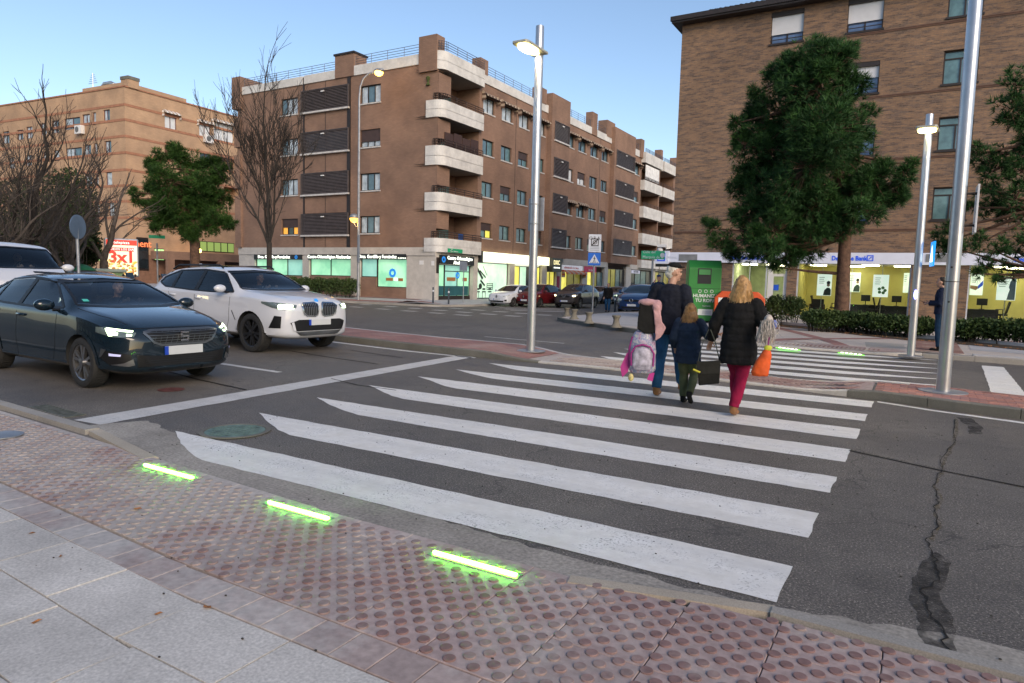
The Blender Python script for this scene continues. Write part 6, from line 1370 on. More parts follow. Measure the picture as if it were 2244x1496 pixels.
# parking-zone and crossing signs on one post
p = gp(1298, 685, .12); s1 = thing('road_sign', 'grey post with white parking-zone sign above a blue crossing sign', 'sign', p, 0)
def facing(px): d = ray(px, 700); return math.atan2(d.y, d.x)-R(90)
fa_ = facing(1298); C_, S_ = math.cos(fa_), math.sin(fa_)
def sgn(px0, px1, py0, py1, p): zc, zd = zof(px0, py1, p)-p.z, zof(px0, py0, p)-p.z; dd = p.xy.length*math.cos(math.atan((px0-1122)/1496))/1496; return (px1-px0)*dd, zc, zd
w, zc, zd = sgn(1286, 1313, 513, 552, p); MB().tube([(0, 0, 0), (0, 0, zd-.05)], .045, 10).build('post', POLEG, s1, 60)
Mz = lambda z, off=.06: plane_at(Vector((S_*off, -C_*off, z)), (C_, S_, 0), (0, 0, 1))
pl = MB().box(-w/2, w/2, (zc-zd)/2, (zd-zc)/2, -.02, 0, 0, Mz((zc+zd)/2)).build('plate', SIGNW, s1, bevel=.01)
txt(s1, 'O.R.A.', .22, Mz(zd-.2, .065), DARK, .004); Mq = Mz((zc+zd)/2+.05, .065); b = MB(); a = w*.30
for q in ((-a, a, -a, -a+.04), (-a, a, a-.04, a), (-a, -a+.04, -a, a), (a-.04, a, -a, a)): b.box(*q, 0, .004, 0, Mq)
b.lathe([(a*.55, 0), (a*.55, .005), (a*.38, .005), (a*.38, 0)], 20, Mq, close=True); b.add([Mq @ Vector(v) for v in ((-a, -a*.8, .007), (-a*.8, -a, .007), (a, a*.8, .007), (a*.8, a, .007))], [(0, 1, 2, 3)]); b.build('pictogram', DARK, s1)
b = MB()
for k in range(3): b.box(-w*.36, w*.36, -.012, .012, 0, .004, 0, Mz(zc+.26-.08*k, .065))
b.build('small_print', SIGNBK, s1)
w2, zc2, zd2 = sgn(1285, 1312, 554, 580, p); crossing_sign(s1, Mz((zc2+zd2)/2, .09), w2, SIGNB, SIGNW)
# street-name sign
p = gp(1425, 692, .12); s2 = thing('street_sign', 'green street-name plate on a grey post beside the bank corner', 'sign', p); w, zc, zd = sgn(1404, 1454, 549, 567, p); fa_ = facing(1428); C_, S_ = math.cos(fa_), math.sin(fa_)
MB().tube([(0, 0, 0), (0, 0, zc)], .045, 10).build('post', POLEG, s2, 60); MB().box(-w/2, w/2, (zc-zd)/2, (zd-zc)/2, -.02, .02, 0, Mz((zc+zd)/2, 0)).build('plate', SIGNG, s2, bevel=.01)
txt(s2, 'Calle del', .15, Mz((zc+zd)/2+.12, .025) @ Matrix.Translation((-w*.44, 0, 0)), WHITEP, .003, 'LEFT'); txt(s2, 'Marqués de la Valdavia', .17, Mz((zc+zd)/2-.09, .025) @ Matrix.Translation((-w*.44, 0, 0)), WHITEP, .003, 'LEFT', sx=.9)
MB().lathe([(.10, 0), (.10, .01)], 16, Mz((zc+zd)/2, .021) @ Matrix.Translation((w*.40, 0, 0))).build('crest', WHITEP, s2)
# sign seen from behind at the dental door, round sign at left, green name sign at left
p = onY(1014, 660, 37.9); p = Vector((p.x+.6, 37.4, 0)); p = onX(1015, 660, -25.6); p.z = bz(p.x, p.y); s3 = thing('road_sign', 'grey square sign back on a thin post at the dental corner', 'sign', p); w, zc, zd = sgn(1004, 1024, 572, 593, p)
MB().tube([(0, 0, 0), (0, 0, zd)], .035, 8).build('post', POLEG, s3, 60); MB().box(-w/2, w/2, -.06, -.045, zc, zd).build('plate', SIGNBK, s3)
p = atD(172, 600, 21); p.z = T(p.x, p.y); s4 = thing('road_sign', 'round sign seen from behind on a leaning post above the dark hatchback', 'sign', p); zc = zof(171, 497, p); MB().tube([(.05, 0, 0), (-.02, 0, zc+.25)], .038, 10).build('post', POLEG, s4, 60)
MB().lathe([(.31, -.012), (.31, .012), (.29, .016)], 32, plane_at((.0, .02, zc), (-.484, .876, 0), (0, 0, 1))).build('plate', pm('sign_back_blue', (.10, .145, .21), .5, .2), s4)
p = atD(345, 575, 48); p.z = -.3; s5 = thing('street_sign', 'small green street-name plate by the left pine', 'sign', p); zc, zd = zof(343, 522, p), zof(343, 515, p); MB().tube([(0, 0, 0), (0, 0, zc)], .05, 8).build('post', POLEG, s5, 60); fa_ = facing(345); C_, S_ = math.cos(fa_), math.sin(fa_); MB().box(-.45, .45, (zc-zd)/2, (zd-zc)/2, -.02, .02, 0, Mz((zc+zd)/2+.3, 0)).build('plate', SIGNG, s5)
# concrete bollards with flared heads
BOLM = MB().lathe([(.185, 0), (.175, .03), (.125, .08), (.095, .16), (.088, .24), (.105, .30), (.135, .335), (.14, .365), (.12, .378), (.03, .38)], 20).mesh('concrete_bollard', stone('bollard_concrete', (.17, .155, .125), .2, .25), 40)
for k, (px, py, lb) in enumerate(((1242, 693, 'leftmost'), (1258, 699, 'second from left'), (1290, 708, 'third from left'), (1350, 717, 'rightmost'))):
    q = gp(px, py, .12); tag(link('concrete_bollard', BOLM, None, (q.x, q.y, fzt(q.x, q.y))), f'flared concrete bollard on the corner kerb, {lb} of the four', 'bollard', 'concrete bollards on the corner kerb')
def post(q, h, label): t = thing('bollard', label, 'bollard', q, 0, 'dark cylindrical posts'); b = MB(); b.lathe([(.055, 0), (.055, h-.02), (.045, h)], 14); b.build('post', pm('post_blue_black', (.02, .03, .045), .4) if 'post_blue_black' not in MATS else MATS['post_blue_black'], t, 40); MB().lathe([(.057, h*.72), (.057, h*.82)], 14).build('reflector', SIGNW, t)
for px, X, lb in ((949, -25.9, 'dark slim post on the kerb at the left of the dental door'), (983, -25.2, 'dark slim post on the kerb in front of the dental door')): q = onX(px, 660, X); q.z = bz(q.x, q.y); post(q, 1.0, lb)
for px, lb in ((1347, 'slim grey post at the kerb left of the blue people carrier'), (1373, 'slim grey post at the kerb in front of the blue people carrier')): q = gp(px, 684, .05); post(q, .95, lb)

# green clothes container, orange container
q = gp(1540, 707, .12); GRC = pm('container_green', (.025, .22, .035), .45, var=.12, vs_=2); fa_ = facing(1540)+R(6); gc = thing('clothes_bank', 'tall green clothes donation container beside the walking man', 'container', (q.x, q.y, fzt(q.x, q.y)), fa_)
prof = [(-.55, 0), (.55, 0), (.55, 1.85), (.42, 2.12), (.0, 2.25), (-.42, 2.12), (-.55, 1.85)]
b = MB(); b.prism([(0, .06), (1.25, .06), (1.25, 2.0), (1.05, 2.28), (.25, 2.28), (0, 2.0)], -.58, .58, lambda y, z, x: Vector((x, y, z))); b.build('body', GRC, gc, bevel=.03)
b = MB(); b.box(-.26, .22, -.012, .03, 1.42, 1.98); b.build('hatch', BLACKS, gc); b = MB(); b.prism([(-.05, 1.75), (-.02, 1.75), (.02, 1.95), (-.01, 1.95)], -.22, .18, lambda y, z, x: Vector((x, y, z))); b.build('hatch_flap', GRC, gc)
b = MB(); b.box(-.58, .58, -.008, 0, 1.24, 1.26); b.build('panel_seam', pm('dark_green', (.01, .09, .015), .5), gc)
LETW = pm('white_print', (.70, .74, .70), .5, var=.03); Mg = lambda x, z: plane_at((x, -.012, z), (1, 0, 0), (0, 0, 1))
txt(gc, 'HUMANIZA', .17, Mg(.05, .98), LETW, .003, bold=.004); txt(gc, 'TU ROPA', .17, Mg(.05, .81), LETW, .003, bold=.004); txt(gc, 'humana', .09, Mg(.1, .62), LETW, .003)
for k in range(3): MB().lathe([(.06, 0), (.06, .004), (.045, .004), (.045, 0)], 16, Mg(-.16+.21*k, 1.15), close=True).build('icon', LETW, gc)
MB().box(-.2, .32, -.012, -.008, .28, .5).build('sticker', LETW, gc); b = MB()
for k in range(4): b.box(-.05, .28, -.016, -.012, .32+.035*k, .335+.035*k)
b.build('sticker_print', SIGNBK, gc); Ms = plane_at((.592, .55, 1.55), (0, 1, 0), (0, 0, 1)); txt(gc, 'humana', .16, Ms, LETW, .003)
q = gp(1618, 712, .12); ORC = pm('container_orange', (.55, .075, .012), .45, var=.12, vs_=2); oc = thing('recycling_container', 'squat orange collection container behind the woman in black', 'container', (q.x, q.y, fzt(q.x, q.y)), facing(1618)+R(4))
b = MB(); b.prism([(-.85, .05), (.85, .05), (.85, .95), (.62, 1.18), (-.62, 1.18), (-.85, .95)], 0, .95, lambda x, z, y: Vector((x, y, z))); b.build('body', ORC, oc, bevel=.03); MB().box(-.72, -.3, -.012, .0, .55, .95).build('label', LETW, oc); MB().box(-.1, .5, -.02, .0, .62, .85).build('slot', BLACKS, oc)

# advertising panel with lit poster
p = atD(268, 600, 40); p.z = zof(268, 606, p); ad = thing('advertising_panel', 'lit advertising panel reading 3x1 with red header and fried snacks', 'billboard', p, facing(268)+R(4)); h = zof(268, 524, p)-p.z; w = 1.36
MB().box(-w/2-.08, w/2+.08, 0, .22, 0, h+.04).build('frame', SIGNBK, ad, bevel=.06); MB().box(-w/2, w/2, -.02, 0, .08, h-.04).build('poster', emis('ad_cream', (1, .90, .62), .55), ad)
RED = emis('ad_red', (.70, .03, .015), .5); MB().box(-w/2, w/2, -.026, -.02, h-.30, h-.04).build('header', RED, ad); Ma = lambda z: plane_at((0, -.03, z), (1, 0, 0), (0, 0, 1)); WL = emis('ad_white', (1, .95, .9), .9)
txt(ad, 'telepizza', .2, Ma(h-.17), WL, .003); MB().box(-w*.40, w*.40, -.026, -.02, h-.60, h-.42).build('banner', RED, ad); txt(ad, 'TODOS LOS DÍAS', .15, Ma(h-.51), WL, .003); txt(ad, '3x1', .78, Ma(h-.92), RED, .004, bold=.03)
rr = random.Random(9); gold = [emis('snack_gold', (.85, .48, .08), .6), emis('snack_pale', (.95, .70, .30), .6), emis('snack_brown', (.45, .18, .03), .6)]; b = MB()
for k in range(90): b.ell((rr.uniform(-w*.44, w*.44), -.025, .12+rr.random()**1.3*.68), (rr.uniform(.05, .09), .02, rr.uniform(.04, .08)), 7, 5, mi=rr.randrange(3))
b.build('snacks', gold, ad, 180)
# recycling containers behind
def dome(px, D, lab, colr): p = atD(px, 600, D); p.z = T(p.x, p.y)-.05; t = thing('recycling_container', lab, 'container', p, 0, 'recycling containers'); MB().lathe([(.72, 0), (.82, .3), (.86, .9), (.78, 1.3), (.55, 1.6), (.22, 1.76), (.06, 1.80)], 24).build('shell', colr, t, 60); MB().lathe([(.87, .55), (.875, .62)], 24).build('band', pm('yellow_band', (.6, .5, .05), .5) if 'yellow_band' not in MATS else MATS['yellow_band'], t); MB().tube([(0, 0, 1.8), (0, .12, 1.95), (0, 0, 2.0)], .025, 6).build('hook', DARK, t)
dome(178, 36, 'green dome bottle bank behind the round sign', pm('bank_green', (.02, .15, .05), .45))
p = atD(215, 600, 38); p.z = -.2; t = thing('recycling_container', 'green and blue panelled recycling bin beside the lit advert', 'container', p, facing(215)+R(10), 'recycling containers'); MB().box(-1.3, 1.1, 0, 1.1, .1, 1.55).build('body', pm('bin_pale_green', (.20, .32, .14), .5), t, bevel=.04); b = MB().box(-1.15, -.1, -.02, 0, .2, 1.0).box(.2, 1.0, -.02, 0, .2, 1.0); b.build('panel', pm('bin_blue', (.01, .03, .10), .4), t); MB().box(-1.4, 1.2, -.1, 1.2, 1.55, 1.72).build('lid', pm('bin_lid', (.30, .36, .30), .5), t, bevel=.05)
# parked scooters
def scooter(px, py, D, rz, lab):
    p = atD(px, py, D); p.z = T(p.x, p.y); t = thing('motor_scooter', lab, 'scooter', p, rz, 'parked scooters'); bk = MATS['black_trim']
    for x in (-.62, .62): w = MB().lathe([(.15, -.05), (.25, -.055), (.27, 0), (.25, .055), (.15, .05)], 20, Matrix.Translation((x, 0, .27)) @ Matrix.Rotation(R(90), 4, 'X'), close=True).build('wheel', RUB, t, 50)
    b = MB(); b.ell((-.42, 0, .62), (.42, .15, .17), 12, 8).ell((-.55, 0, .80), (.38, .14, .06), 12, 6).box(-.15, .3, -.13, .13, .27, .33); b.build('body', bk, t, 50)
    b = MB(); b.prism([(.30, .30), (.42, .3), (.62, .95), (.52, 1.0)], -.17, .17, lambda x, z, y: Vector((x, y, z))); b.tube([(.62, 0, .3), (.52, 0, 1.0)], .035, 8); b.build('leg_shield', bk, t, bevel=.02)
    b = MB(); b.tube([(.50, -.33, 1.05), (.54, 0, 1.02), (.50, .33, 1.05)], .02, 8).tube([(.5, .25, 1.05), (.46, .28, 1.28)], .012, 6).ell((.46, .28, 1.32), (.02, .07, .05), 8, 6).tube([(.5, -.25, 1.05), (.46, -.28, 1.28)], .012, 6).ell((.46, -.28, 1.32), (.02, .07, .05), 8, 6); b.build('handlebar', DARK, t, 50)
    b = MB(); b.prism([(.56, 1.0), (.60, 1.0), (.46, 1.42), (.43, 1.42)], -.17, .17, lambda x, z, y: Vector((x, y, z))); b.build('windshield', CGLB, t)
scooter(262, 600, 30, R(15), 'black scooter with windshield parked before the lit advert'); scooter(335, 598, 31, R(25), 'black scooter parked behind the white SUV')
# wall camera on the bank corner
b = MB(); b.tube([(-11.2, DY-.02, 3.35), (-11.35, DY-.3, 3.3)], .03, 6).box(-11.75, -11.25, DY-.5, DY-.33, 3.38, 3.52).ell((-11.65, DY-.3, 3.25), (.16, .16, .14), 10, 7); b.build('security_camera', WHITEP, db, bevel=.01)
# dry leaves on the near slabs
LEAFD = pm('dry_leaf', (.30, .13, .045), .8, var=.3, vs_=60)
LM = MB(); LM.add([(-.028, 0, .004), (-.008, .014, .010), (.02, .011, .004), (.034, 0, .012), (.018, -.013, .006), (-.01, -.012, .012), (0, 0, 0.002)], [(0, 1, 6), (1, 2, 6), (2, 3, 6), (3, 4, 6), (4, 5, 6), (5, 0, 6)]); lm = LM.mesh('dry_leaf', LEAFD)
LL = [((70, 1169), 'left edge under the studs'), ((133, 1220), 'second from the left on the slabs'), ((348, 1346), 'in the middle of the slabs'), ((82, 1363), 'lowest at the left on a slab joint'), ((303, 1118), 'on the studs left of the middle light bar'), ((455, 1333), 'small one right of the middle slab leaf')]
for k, (px, lb) in enumerate(LL):
    q = gp(*px, .03); o = link('dry_leaf', lm, None, (q.x, q.y, .031 if k != 4 else .037), (rnd.uniform(-.2, .2), rnd.uniform(-.2, .2), rnd.random()*6)); o.scale = (rnd.uniform(.6, 1.0),)*3; tag(o, f'curled brown dry leaf, {lb}', 'leaf', 'dry leaves on the near pavement')
gr_ = bpy.data.objects.new('x', None)
q = gp(4, 956, .03); t = thing('utility_cover', 'small grey round plate at the far left edge of the near pavement', 'cover', (q.x, q.y, .036)); MB().lathe([(.16, 0), (.16, .01), (.13, .014)], 24).build('plate', POLEG, t)
grit = MB(); rr = random.Random(21)
for k in range(420):
    x, y = rr.uniform(-6, 1.5), rr.uniform(.8, 9); r_ = rr.uniform(.002, .006); z = .031 if y < 3.0 else .004; grit.ell((x, y, z+r_*.5), (r_*1.4, r_, r_*.7), 5, 3)
tag(grit.build('grit', pm('dark_grit', (.05, .045, .04), .9), None), 'scattered specks of grit on pavement and road', 'grit', kind='stuff')
# ================================================================ trees and hedges
def leafmat(name, c, c2):
    m, nt, b = base(name); f = noise(nt, 1.4, 4); f2 = noise(nt, 14, 2)
    c_ = mixc(nt, 1, ramp(nt, f, [(.3, c), (.7, c2)]), ramp(nt, f2, [(.3, (.7, .7, .7)), (.7, (1.3, 1.3, 1.3))]), 'MULTIPLY'); nt.links.new(c_, b.inputs['Base Color']); b.inputs['Roughness'].default_value = .6; b.inputs['Specular IOR Level'].default_value = .25
    return m
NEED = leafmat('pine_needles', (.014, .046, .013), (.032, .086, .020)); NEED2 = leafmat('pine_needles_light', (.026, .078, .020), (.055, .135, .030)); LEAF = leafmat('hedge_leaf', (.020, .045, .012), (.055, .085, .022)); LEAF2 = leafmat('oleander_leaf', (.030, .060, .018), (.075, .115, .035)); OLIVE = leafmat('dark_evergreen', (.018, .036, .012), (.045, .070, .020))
def bark(name, c): m = pm(name, c, .9, var=.45, vs_=9, bmp=.8, bs=18); return m
BARKP = bark('pine_bark', (.10, .055, .035)); BARKG = bark('grey_bark', (.075, .060, .050)); BARKD = bark('dark_bark', (.032, .026, .022))
def needles(mb, c, dirv, r_, n=13, L=.2, w=.010):
    u = dirv.orthogonal().normalized(); v = dirv.cross(u)
    for k in range(n):
        a = r_.random()*6.283; s_ = r_.uniform(.25, 1.0); d = (dirv*r_.uniform(.35, 1)+(u*math.cos(a)+v*math.sin(a))*s_).normalized(); l = L*r_.uniform(.7, 1.15); sd_ = d.cross(Vector((r_.random()-.5, r_.random()-.5, r_.random()-.5))).normalized()*w
        o = len(mb.v); mb.v += [tuple(c-sd_), tuple(c+sd_), tuple(c+d*l)]; mb.f.append((o, o+1, o+2)); mb.mi.append(0)
def pine(label, base_, lobes, D, trunk, seed, tuft=230, L=.24, w=.011, thin=1.0, mats=(NEED, NEED2)):
    """lobes: (px, py, radius in px) of needle masses; trunk: world polyline; each lobe gets its own distance"""
    r_ = random.Random(seed); t = thing('pine_tree', label, 'tree', base_)
    b = MB(); b.tube([Vector(p)-Vector(base_) for p, _ in trunk], [q for _, q in trunk], 12)
    top = Vector(trunk[-1][0]); crown = MB(); light = MB(); limbs = MB()
    for (px, py, rp) in lobes:
        rw = rp*D/1496; dep = D+r_.uniform(-1, 1)*min(rw*1.1, 1.6); c = atD(px, py, dep*1.0); c = Vector((0, 0, HC))+ray(px, py).normalized()*dep
        # limb from the trunk to the lobe
        tp = min((Vector(p) for p, _ in trunk), key=lambda p: abs(p.z-(c.z-rw*.3+.35))); mid = tp.lerp(c, .5)+Vector((0, 0, -.15*rw)); b.tube([tp-Vector(base_), mid-Vector(base_), c-Vector(base_)], [.07, .05, .02], 6)
        n = int(tuft*(rw/1.2)**2*thin)+20
        subs = []
        for k in range(max(5, int(13*(rw/1.2)**2))):
            d = Vector((r_.gauss(0, 1), r_.gauss(0, 1), r_.gauss(0, 1)+.15)).normalized(); subs.append(c+d*rw*r_.uniform(.45, .98))
        for k in range(n):
            if r_.random() < .22: d = Vector((r_.gauss(0, 1), r_.gauss(0, 1), r_.gauss(0, 1))).normalized(); p = c+d*rw*r_.uniform(.2, 1)
            else:
                sc_ = r_.choice(subs); d = Vector((r_.gauss(0, 1), r_.gauss(0, 1), r_.gauss(0, .8))).normalized(); p = sc_+d*min(.55, rw*.42)*r_.random()**.5
            d2 = (d*.8+(p-c).normalized()*.5+Vector((0, 0, .6))).normalized()
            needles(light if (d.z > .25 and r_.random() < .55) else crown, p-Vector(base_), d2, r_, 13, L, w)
            if k % 9 == 0: limbs.tube([c.lerp(p, .2)-Vector(base_), p-Vector(base_)], [.018, .006], 4, False)
    b.build('trunk', BARKP, t, 60); tag(limbs.build('twigs', BARKP, t), kind='stuff')
    o = crown.build('crown', mats[0], t); light.build('crown_tips', mats[1], t); return t
q = gp(1846, 722, .12); q.z = fzt(q.x, q.y)-.02
D1 = q.xy.length
def up(px, py, D): return Vector((0, 0, HC))+ray(px, py).normalized()*D
tr = [(q, .30), (up(1844, 690, D1), .24), (up(1848, 600, D1), .21), (up(1852, 520, D1), .19), (up(1845, 430, D1+.1), .16), (up(1830, 330, D1+.1), .13), (up(1800, 220, D1+.1), .09), (up(1790, 140, D1), .04)]
lob = [(1770, 140, 48), (1825, 125, 42), (1845, 110, 26), (1715, 185, 50), (1790, 200, 62), (1850, 175, 38), (1668, 260, 50), (1730, 270, 66), (1810, 285, 72), (1866, 250, 36), (1632, 320, 42), (1690, 345, 66), (1770, 365, 76), (1850, 345, 58), (1888, 300, 24), (1640, 400, 46), (1705, 430, 66), (1790, 445, 70), (1870, 410, 56), (1915, 395, 36), (1642, 470, 42), (1700, 510, 56), (1770, 520, 50), (1880, 460, 44), (1930, 440, 38), (1965, 420, 28), (1985, 385, 18), (1997, 362, 11), (1655, 535, 40), (1610, 548, 26), (1583, 525, 22), (1565, 500, 16), (1556, 488, 11), (1720, 555, 34), (1690, 572, 14), (1820, 500, 36), (1640, 560, 18), (1700, 585, 9), (1612, 270, 12), (1660, 200, 14), (1725, 130, 13)]
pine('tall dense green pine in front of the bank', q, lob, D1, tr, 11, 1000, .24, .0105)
# left pine before the beige block
q = atD(427, 590, 44); q.z = -.2; D2 = 44
tr = [(q, .30), (up(427, 540, 44), .26), (up(424, 500, 44), .22), (up(410, 430, 44), .15), (up(405, 370, 44), .08)]
lob = [(350, 360, 24), (385, 352, 26), (420, 355, 28), (460, 365, 26), (485, 380, 20), (340, 400, 26), (380, 400, 34), (425, 400, 36), (470, 410, 30), (365, 440, 30), (410, 445, 36), (455, 450, 34), (490, 440, 20), (330, 455, 20), (305, 435, 14), (290, 420, 9), (350, 480, 28), (395, 490, 30), (440, 490, 34), (480, 480, 26), (500, 490, 14), (340, 500, 14), (420, 510, 18)]
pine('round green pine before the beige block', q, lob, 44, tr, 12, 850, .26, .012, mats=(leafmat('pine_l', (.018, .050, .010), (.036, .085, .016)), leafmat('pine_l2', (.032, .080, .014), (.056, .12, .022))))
# pine at the right edge, branches reaching in
q = gp(2330, 745, .1); q.z = .1; D3 = q.xy.length
tr = [(q, .22), (up(2320, 600, D3), .19), (up(2300, 450, D3), .16), (up(2290, 300, D3), .12), (up(2270, 180, D3), .05)]
lob = [(2225, 190, 30), (2215, 240, 34), (2240, 280, 30), (2205, 265, 14), (2155, 335, 18), (2145, 360, 16), (2175, 375, 22), (2215, 350, 26), (2235, 380, 26), (2160, 410, 22), (2190, 430, 26), (2225, 440, 28), (2170, 460, 24), (2130, 455, 12), (2210, 480, 26), (2075, 500, 20), (2070, 530, 22), (2095, 545, 20), (2150, 530, 22), (2180, 550, 24), (2220, 545, 20), (2160, 585, 16), (2215, 590, 16), (2260, 330, 40), (2270, 420, 40), (2260, 230, 40), (2260, 520, 30), (2190, 610, 9), (2140, 600, 10)]
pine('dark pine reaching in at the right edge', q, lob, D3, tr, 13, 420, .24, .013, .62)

def bare(label, base_, hgt, seed, spread=.42, levels=5, r0_=.14, first=.28, mat=None, kids=3, up_=.25, cat_seed=0, buds=None, lean=None, twigr=.006, sp1=1.5):
    """leafless tree: limbs fork until they are twigs"""
    r_ = random.Random(seed); t = thing('bare_tree', label, 'tree', base_); b = MB(); tw = MB()
    def grow(p, d, L, rad, lev):
        n = 4; pts = [p]; dd = d.copy(); 
        for k in range(n): dd = (dd+Vector((r_.gauss(0, .11), r_.gauss(0, .11), r_.gauss(0, .06)+.04))).normalized(); pts.append(pts[-1]+dd*L/n)
        rr_ = [max(twigr*.6, rad*(1-.38*k/n)) for k in range(n+1)]
        (b if rad > .02 else tw).tube(pts, rr_, 7 if rad > .05 else 4, False)
        if lev == 0: return
        m = kids if lev > 1 else kids+1
        for k in range(m):
            f = r_.uniform(.35, 1) if k else 1.0; pp = pts[min(n, int(f*n))]; a = r_.random()*6.283; s_ = spread*r_.uniform(.6, 1.3) if k else spread*.35
            o = dd.orthogonal().normalized(); o2 = dd.cross(o); nd = (dd+(o*math.cos(a)+o2*math.sin(a))*s_*1.6+Vector((0, 0, up_))).normalized()
            grow(pp, nd, L*r_.uniform(.62, .82), max(twigr, rad*(.62 if k == 0 else .45)), lev-1)
    tl = hgt*first; b.tube([(0, 0, -.2), (0, 0, .1), (.02, 0, tl*.6), (0, .02, tl)], [r0_*1.3, r0_, r0_*.88, r0_*.82], 10, False)
    for k in range(kids+2): a = k*6.283/(kids+2)+r_.random(); s_ = spread if k else .08; grow(Vector((0, 0, tl*(1 if k == 0 else r_.uniform(.9, 1)))), Vector((math.cos(a)*s_*sp1, math.sin(a)*s_*sp1, 1)).normalized(), (hgt-tl)*(.42 if k == 0 else r_.uniform(.30, .38)), r0_*(.72 if k == 0 else .46), levels-1)
    b.build('trunk', mat or BARKG, t, 60); tw.build('crown', mat or BARKG, t); return t
p = atD(590, 620, 40); p.z = -.1; bare('bare leafless street tree in front of the brown corner block', p, zof(602, 100, p)*.86, 9, .26, 6, .17, .28, BARKD, 3, .14, twigr=.012, sp1=.8)
p = atD(60, 600, 30); p.z = 0; bare('tall bare tree at the left edge before the beige block', p, zof(55, 215, p), 8, .40, 6, .20, .20, BARKD, 3, .2, twigr=.006)
p = atD(228, 600, 40); p.z = 0; bare('bare tree with crooked grey limbs left of the lit advert', p, zof(230, 375, p), 15, .50, 5, .24, .30, BARKG, 2, .1, twigr=.012)
p = atD(150, 600, 34); p.z = 0; bare('low dense bare tree with dark trunk behind the round sign', p, zof(130, 370, p), 22, .55, 6, .22, .25, BARKG, 3, .08, twigr=.007)
p = atD(-25, 600, 28); p.z = 0; bare('bare tree half out of frame at the far left', p, zof(0, 300, p), 31, .5, 6, .2, .22, BARKG, 3, .1, twigr=.006)
def leafy(name, label, cat, boxes, leaf, mat, n, seed, stems=True, stemm=None, loc=(0, 0, 0), group=None, part='foliage'):
    """leaf masses: boxes are (centre, radii) ellipsoids or blocks filled with small leaves"""
    r_ = random.Random(seed); t = thing(name, label, cat, loc, 0, group); b = MB(); s_ = MB()
    for (c, rd, wt) in boxes:
        for k in range(int(n*wt)):
            d = Vector((r_.gauss(0, 1), r_.gauss(0, 1), r_.gauss(0, 1))).normalized(); q_ = r_.random()**.4
            p = Vector((c[0]+d.x*rd[0]*q_, c[1]+d.y*rd[1]*q_, c[2]+d.z*rd[2]*q_))
            a = Vector((r_.gauss(0, 1), r_.gauss(0, 1), r_.gauss(0, .7)+.5)).normalized(); l = leaf*r_.uniform(.6, 1.3); w = a.cross(Vector((r_.random()-.5, r_.random()-.5, r_.random()-.5))).normalized()*l*.3
            o = len(b.v); b.v += [tuple(p), tuple(p+a*l*.5+w), tuple(p+a*l), tuple(p+a*l*.5-w)]; b.f.append((o, o+1, o+2, o+3)); b.mi.append(0)
        if stems:
            for k in range(6):
                x0 = c[0]+r_.uniform(-.6, .6)*rd[0]; y0 = c[1]+r_.uniform(-.4, .4)*rd[1]; s_.tube([(x0*.6+c[0]*.4, y0, 0), (x0, y0, c[2]*.7), (c[0]+(x0-c[0])*1.4, y0+r_.uniform(-.1, .1), c[2]+rd[2]*.5)], [.018, .012, .006], 5, False)
    b.build(part, mat, t); 
    if stems: s_.build('stem', stemm or BARKD, t)
    return t
# hedges along the bank: each clump is a plant of its own
hl = [((1712, 712), .75, .62, 'leafy oleander beside the orange container'), ((1800, 728), .62, .55, 'clipped bush left of the tall pine trunk'), ((1885, 732), .70, .52, 'clipped bush right of the tall pine trunk'), ((1950, 738), .60, .50, 'clipped bush left of the slim lamp post'), ((2010, 742), .45, .48, 'small clipped bush behind the slim lamp post'), ((2108, 750), .42, .48, 'small bush right of the man with a phone'), ((2155, 753), .55, .52, 'bush under the lit shop window at right'), ((2222, 758), .60, .54, 'bush at the right edge of the picture'), ((2300, 764), .60, .54, 'bush just past the right edge'), ((1845, 727), .4, .5, 'bush wrapped round the pine trunk')]
for k, (px, rx, rz_, lb) in enumerate(hl):
    q = gp(*px, .12); z0 = fzt(q.x, q.y); rz_ *= .70 if k else .95
    leafy('hedge_bush', lb, 'bush', [((0, 0, rz_*1.05), (rx*1.15, .42, rz_*.80), 1.0), ((rx*.4, .1, rz_*1.25), (rx*.6, .35, rz_*.55), .4), ((-rx*.5, 0, rz_*1.2), (rx*.5, .35, rz_*.55), .35)], .085, LEAF2 if k == 0 else LEAF, 2300, 50+k, loc=(q.x, q.y+.3, z0), group='bushes in front of the bank')
# planter strip with a low kerb and litter
soil = stone('planter_soil', (.06, .045, .032), .4, .3)
pk = [gp(*p, .12) for p in ((1640, 707), (1690, 714), (1760, 720), (1860, 732), (2000, 747), (2110, 755), (2244, 768), (2330, 776))]
sheet('planter_soil', [(v.x, v.y) for v in pk]+[(v.x+.2, v.y+1.3) for v in reversed(pk)], lambda x, y: fzt(x, y)+.012, soil, far, .7)
kerb_run(far, [(v.x+.15, v.y+1.35) for v in pk], .12, .22, LIGHTP, side=1, zb=0)
b = MB(); rr = random.Random(77)
for k in range(500):
    i = rr.randrange(len(pk)-1); v = pk[i].lerp(pk[i+1], rr.random()); x, y = v.x+rr.gauss(0, .12), v.y+abs(rr.gauss(0, .2))-.08; z = fzt(x, y)+.02; a = rr.random()*6.28; l = rr.uniform(.03, .07)
    b.add([(x, y, z), (x+l*math.cos(a), y+l*math.sin(a), z+rr.uniform(0, .03)), (x+l*.6*math.cos(a+1), y+l*.6*math.sin(a+1), z+rr.uniform(0, .03))], [(0, 1, 2)])
tag(b.build('leaf_litter', LEAFD), 'brown leaf litter along the planter edge', 'leaf litter', kind='stuff')
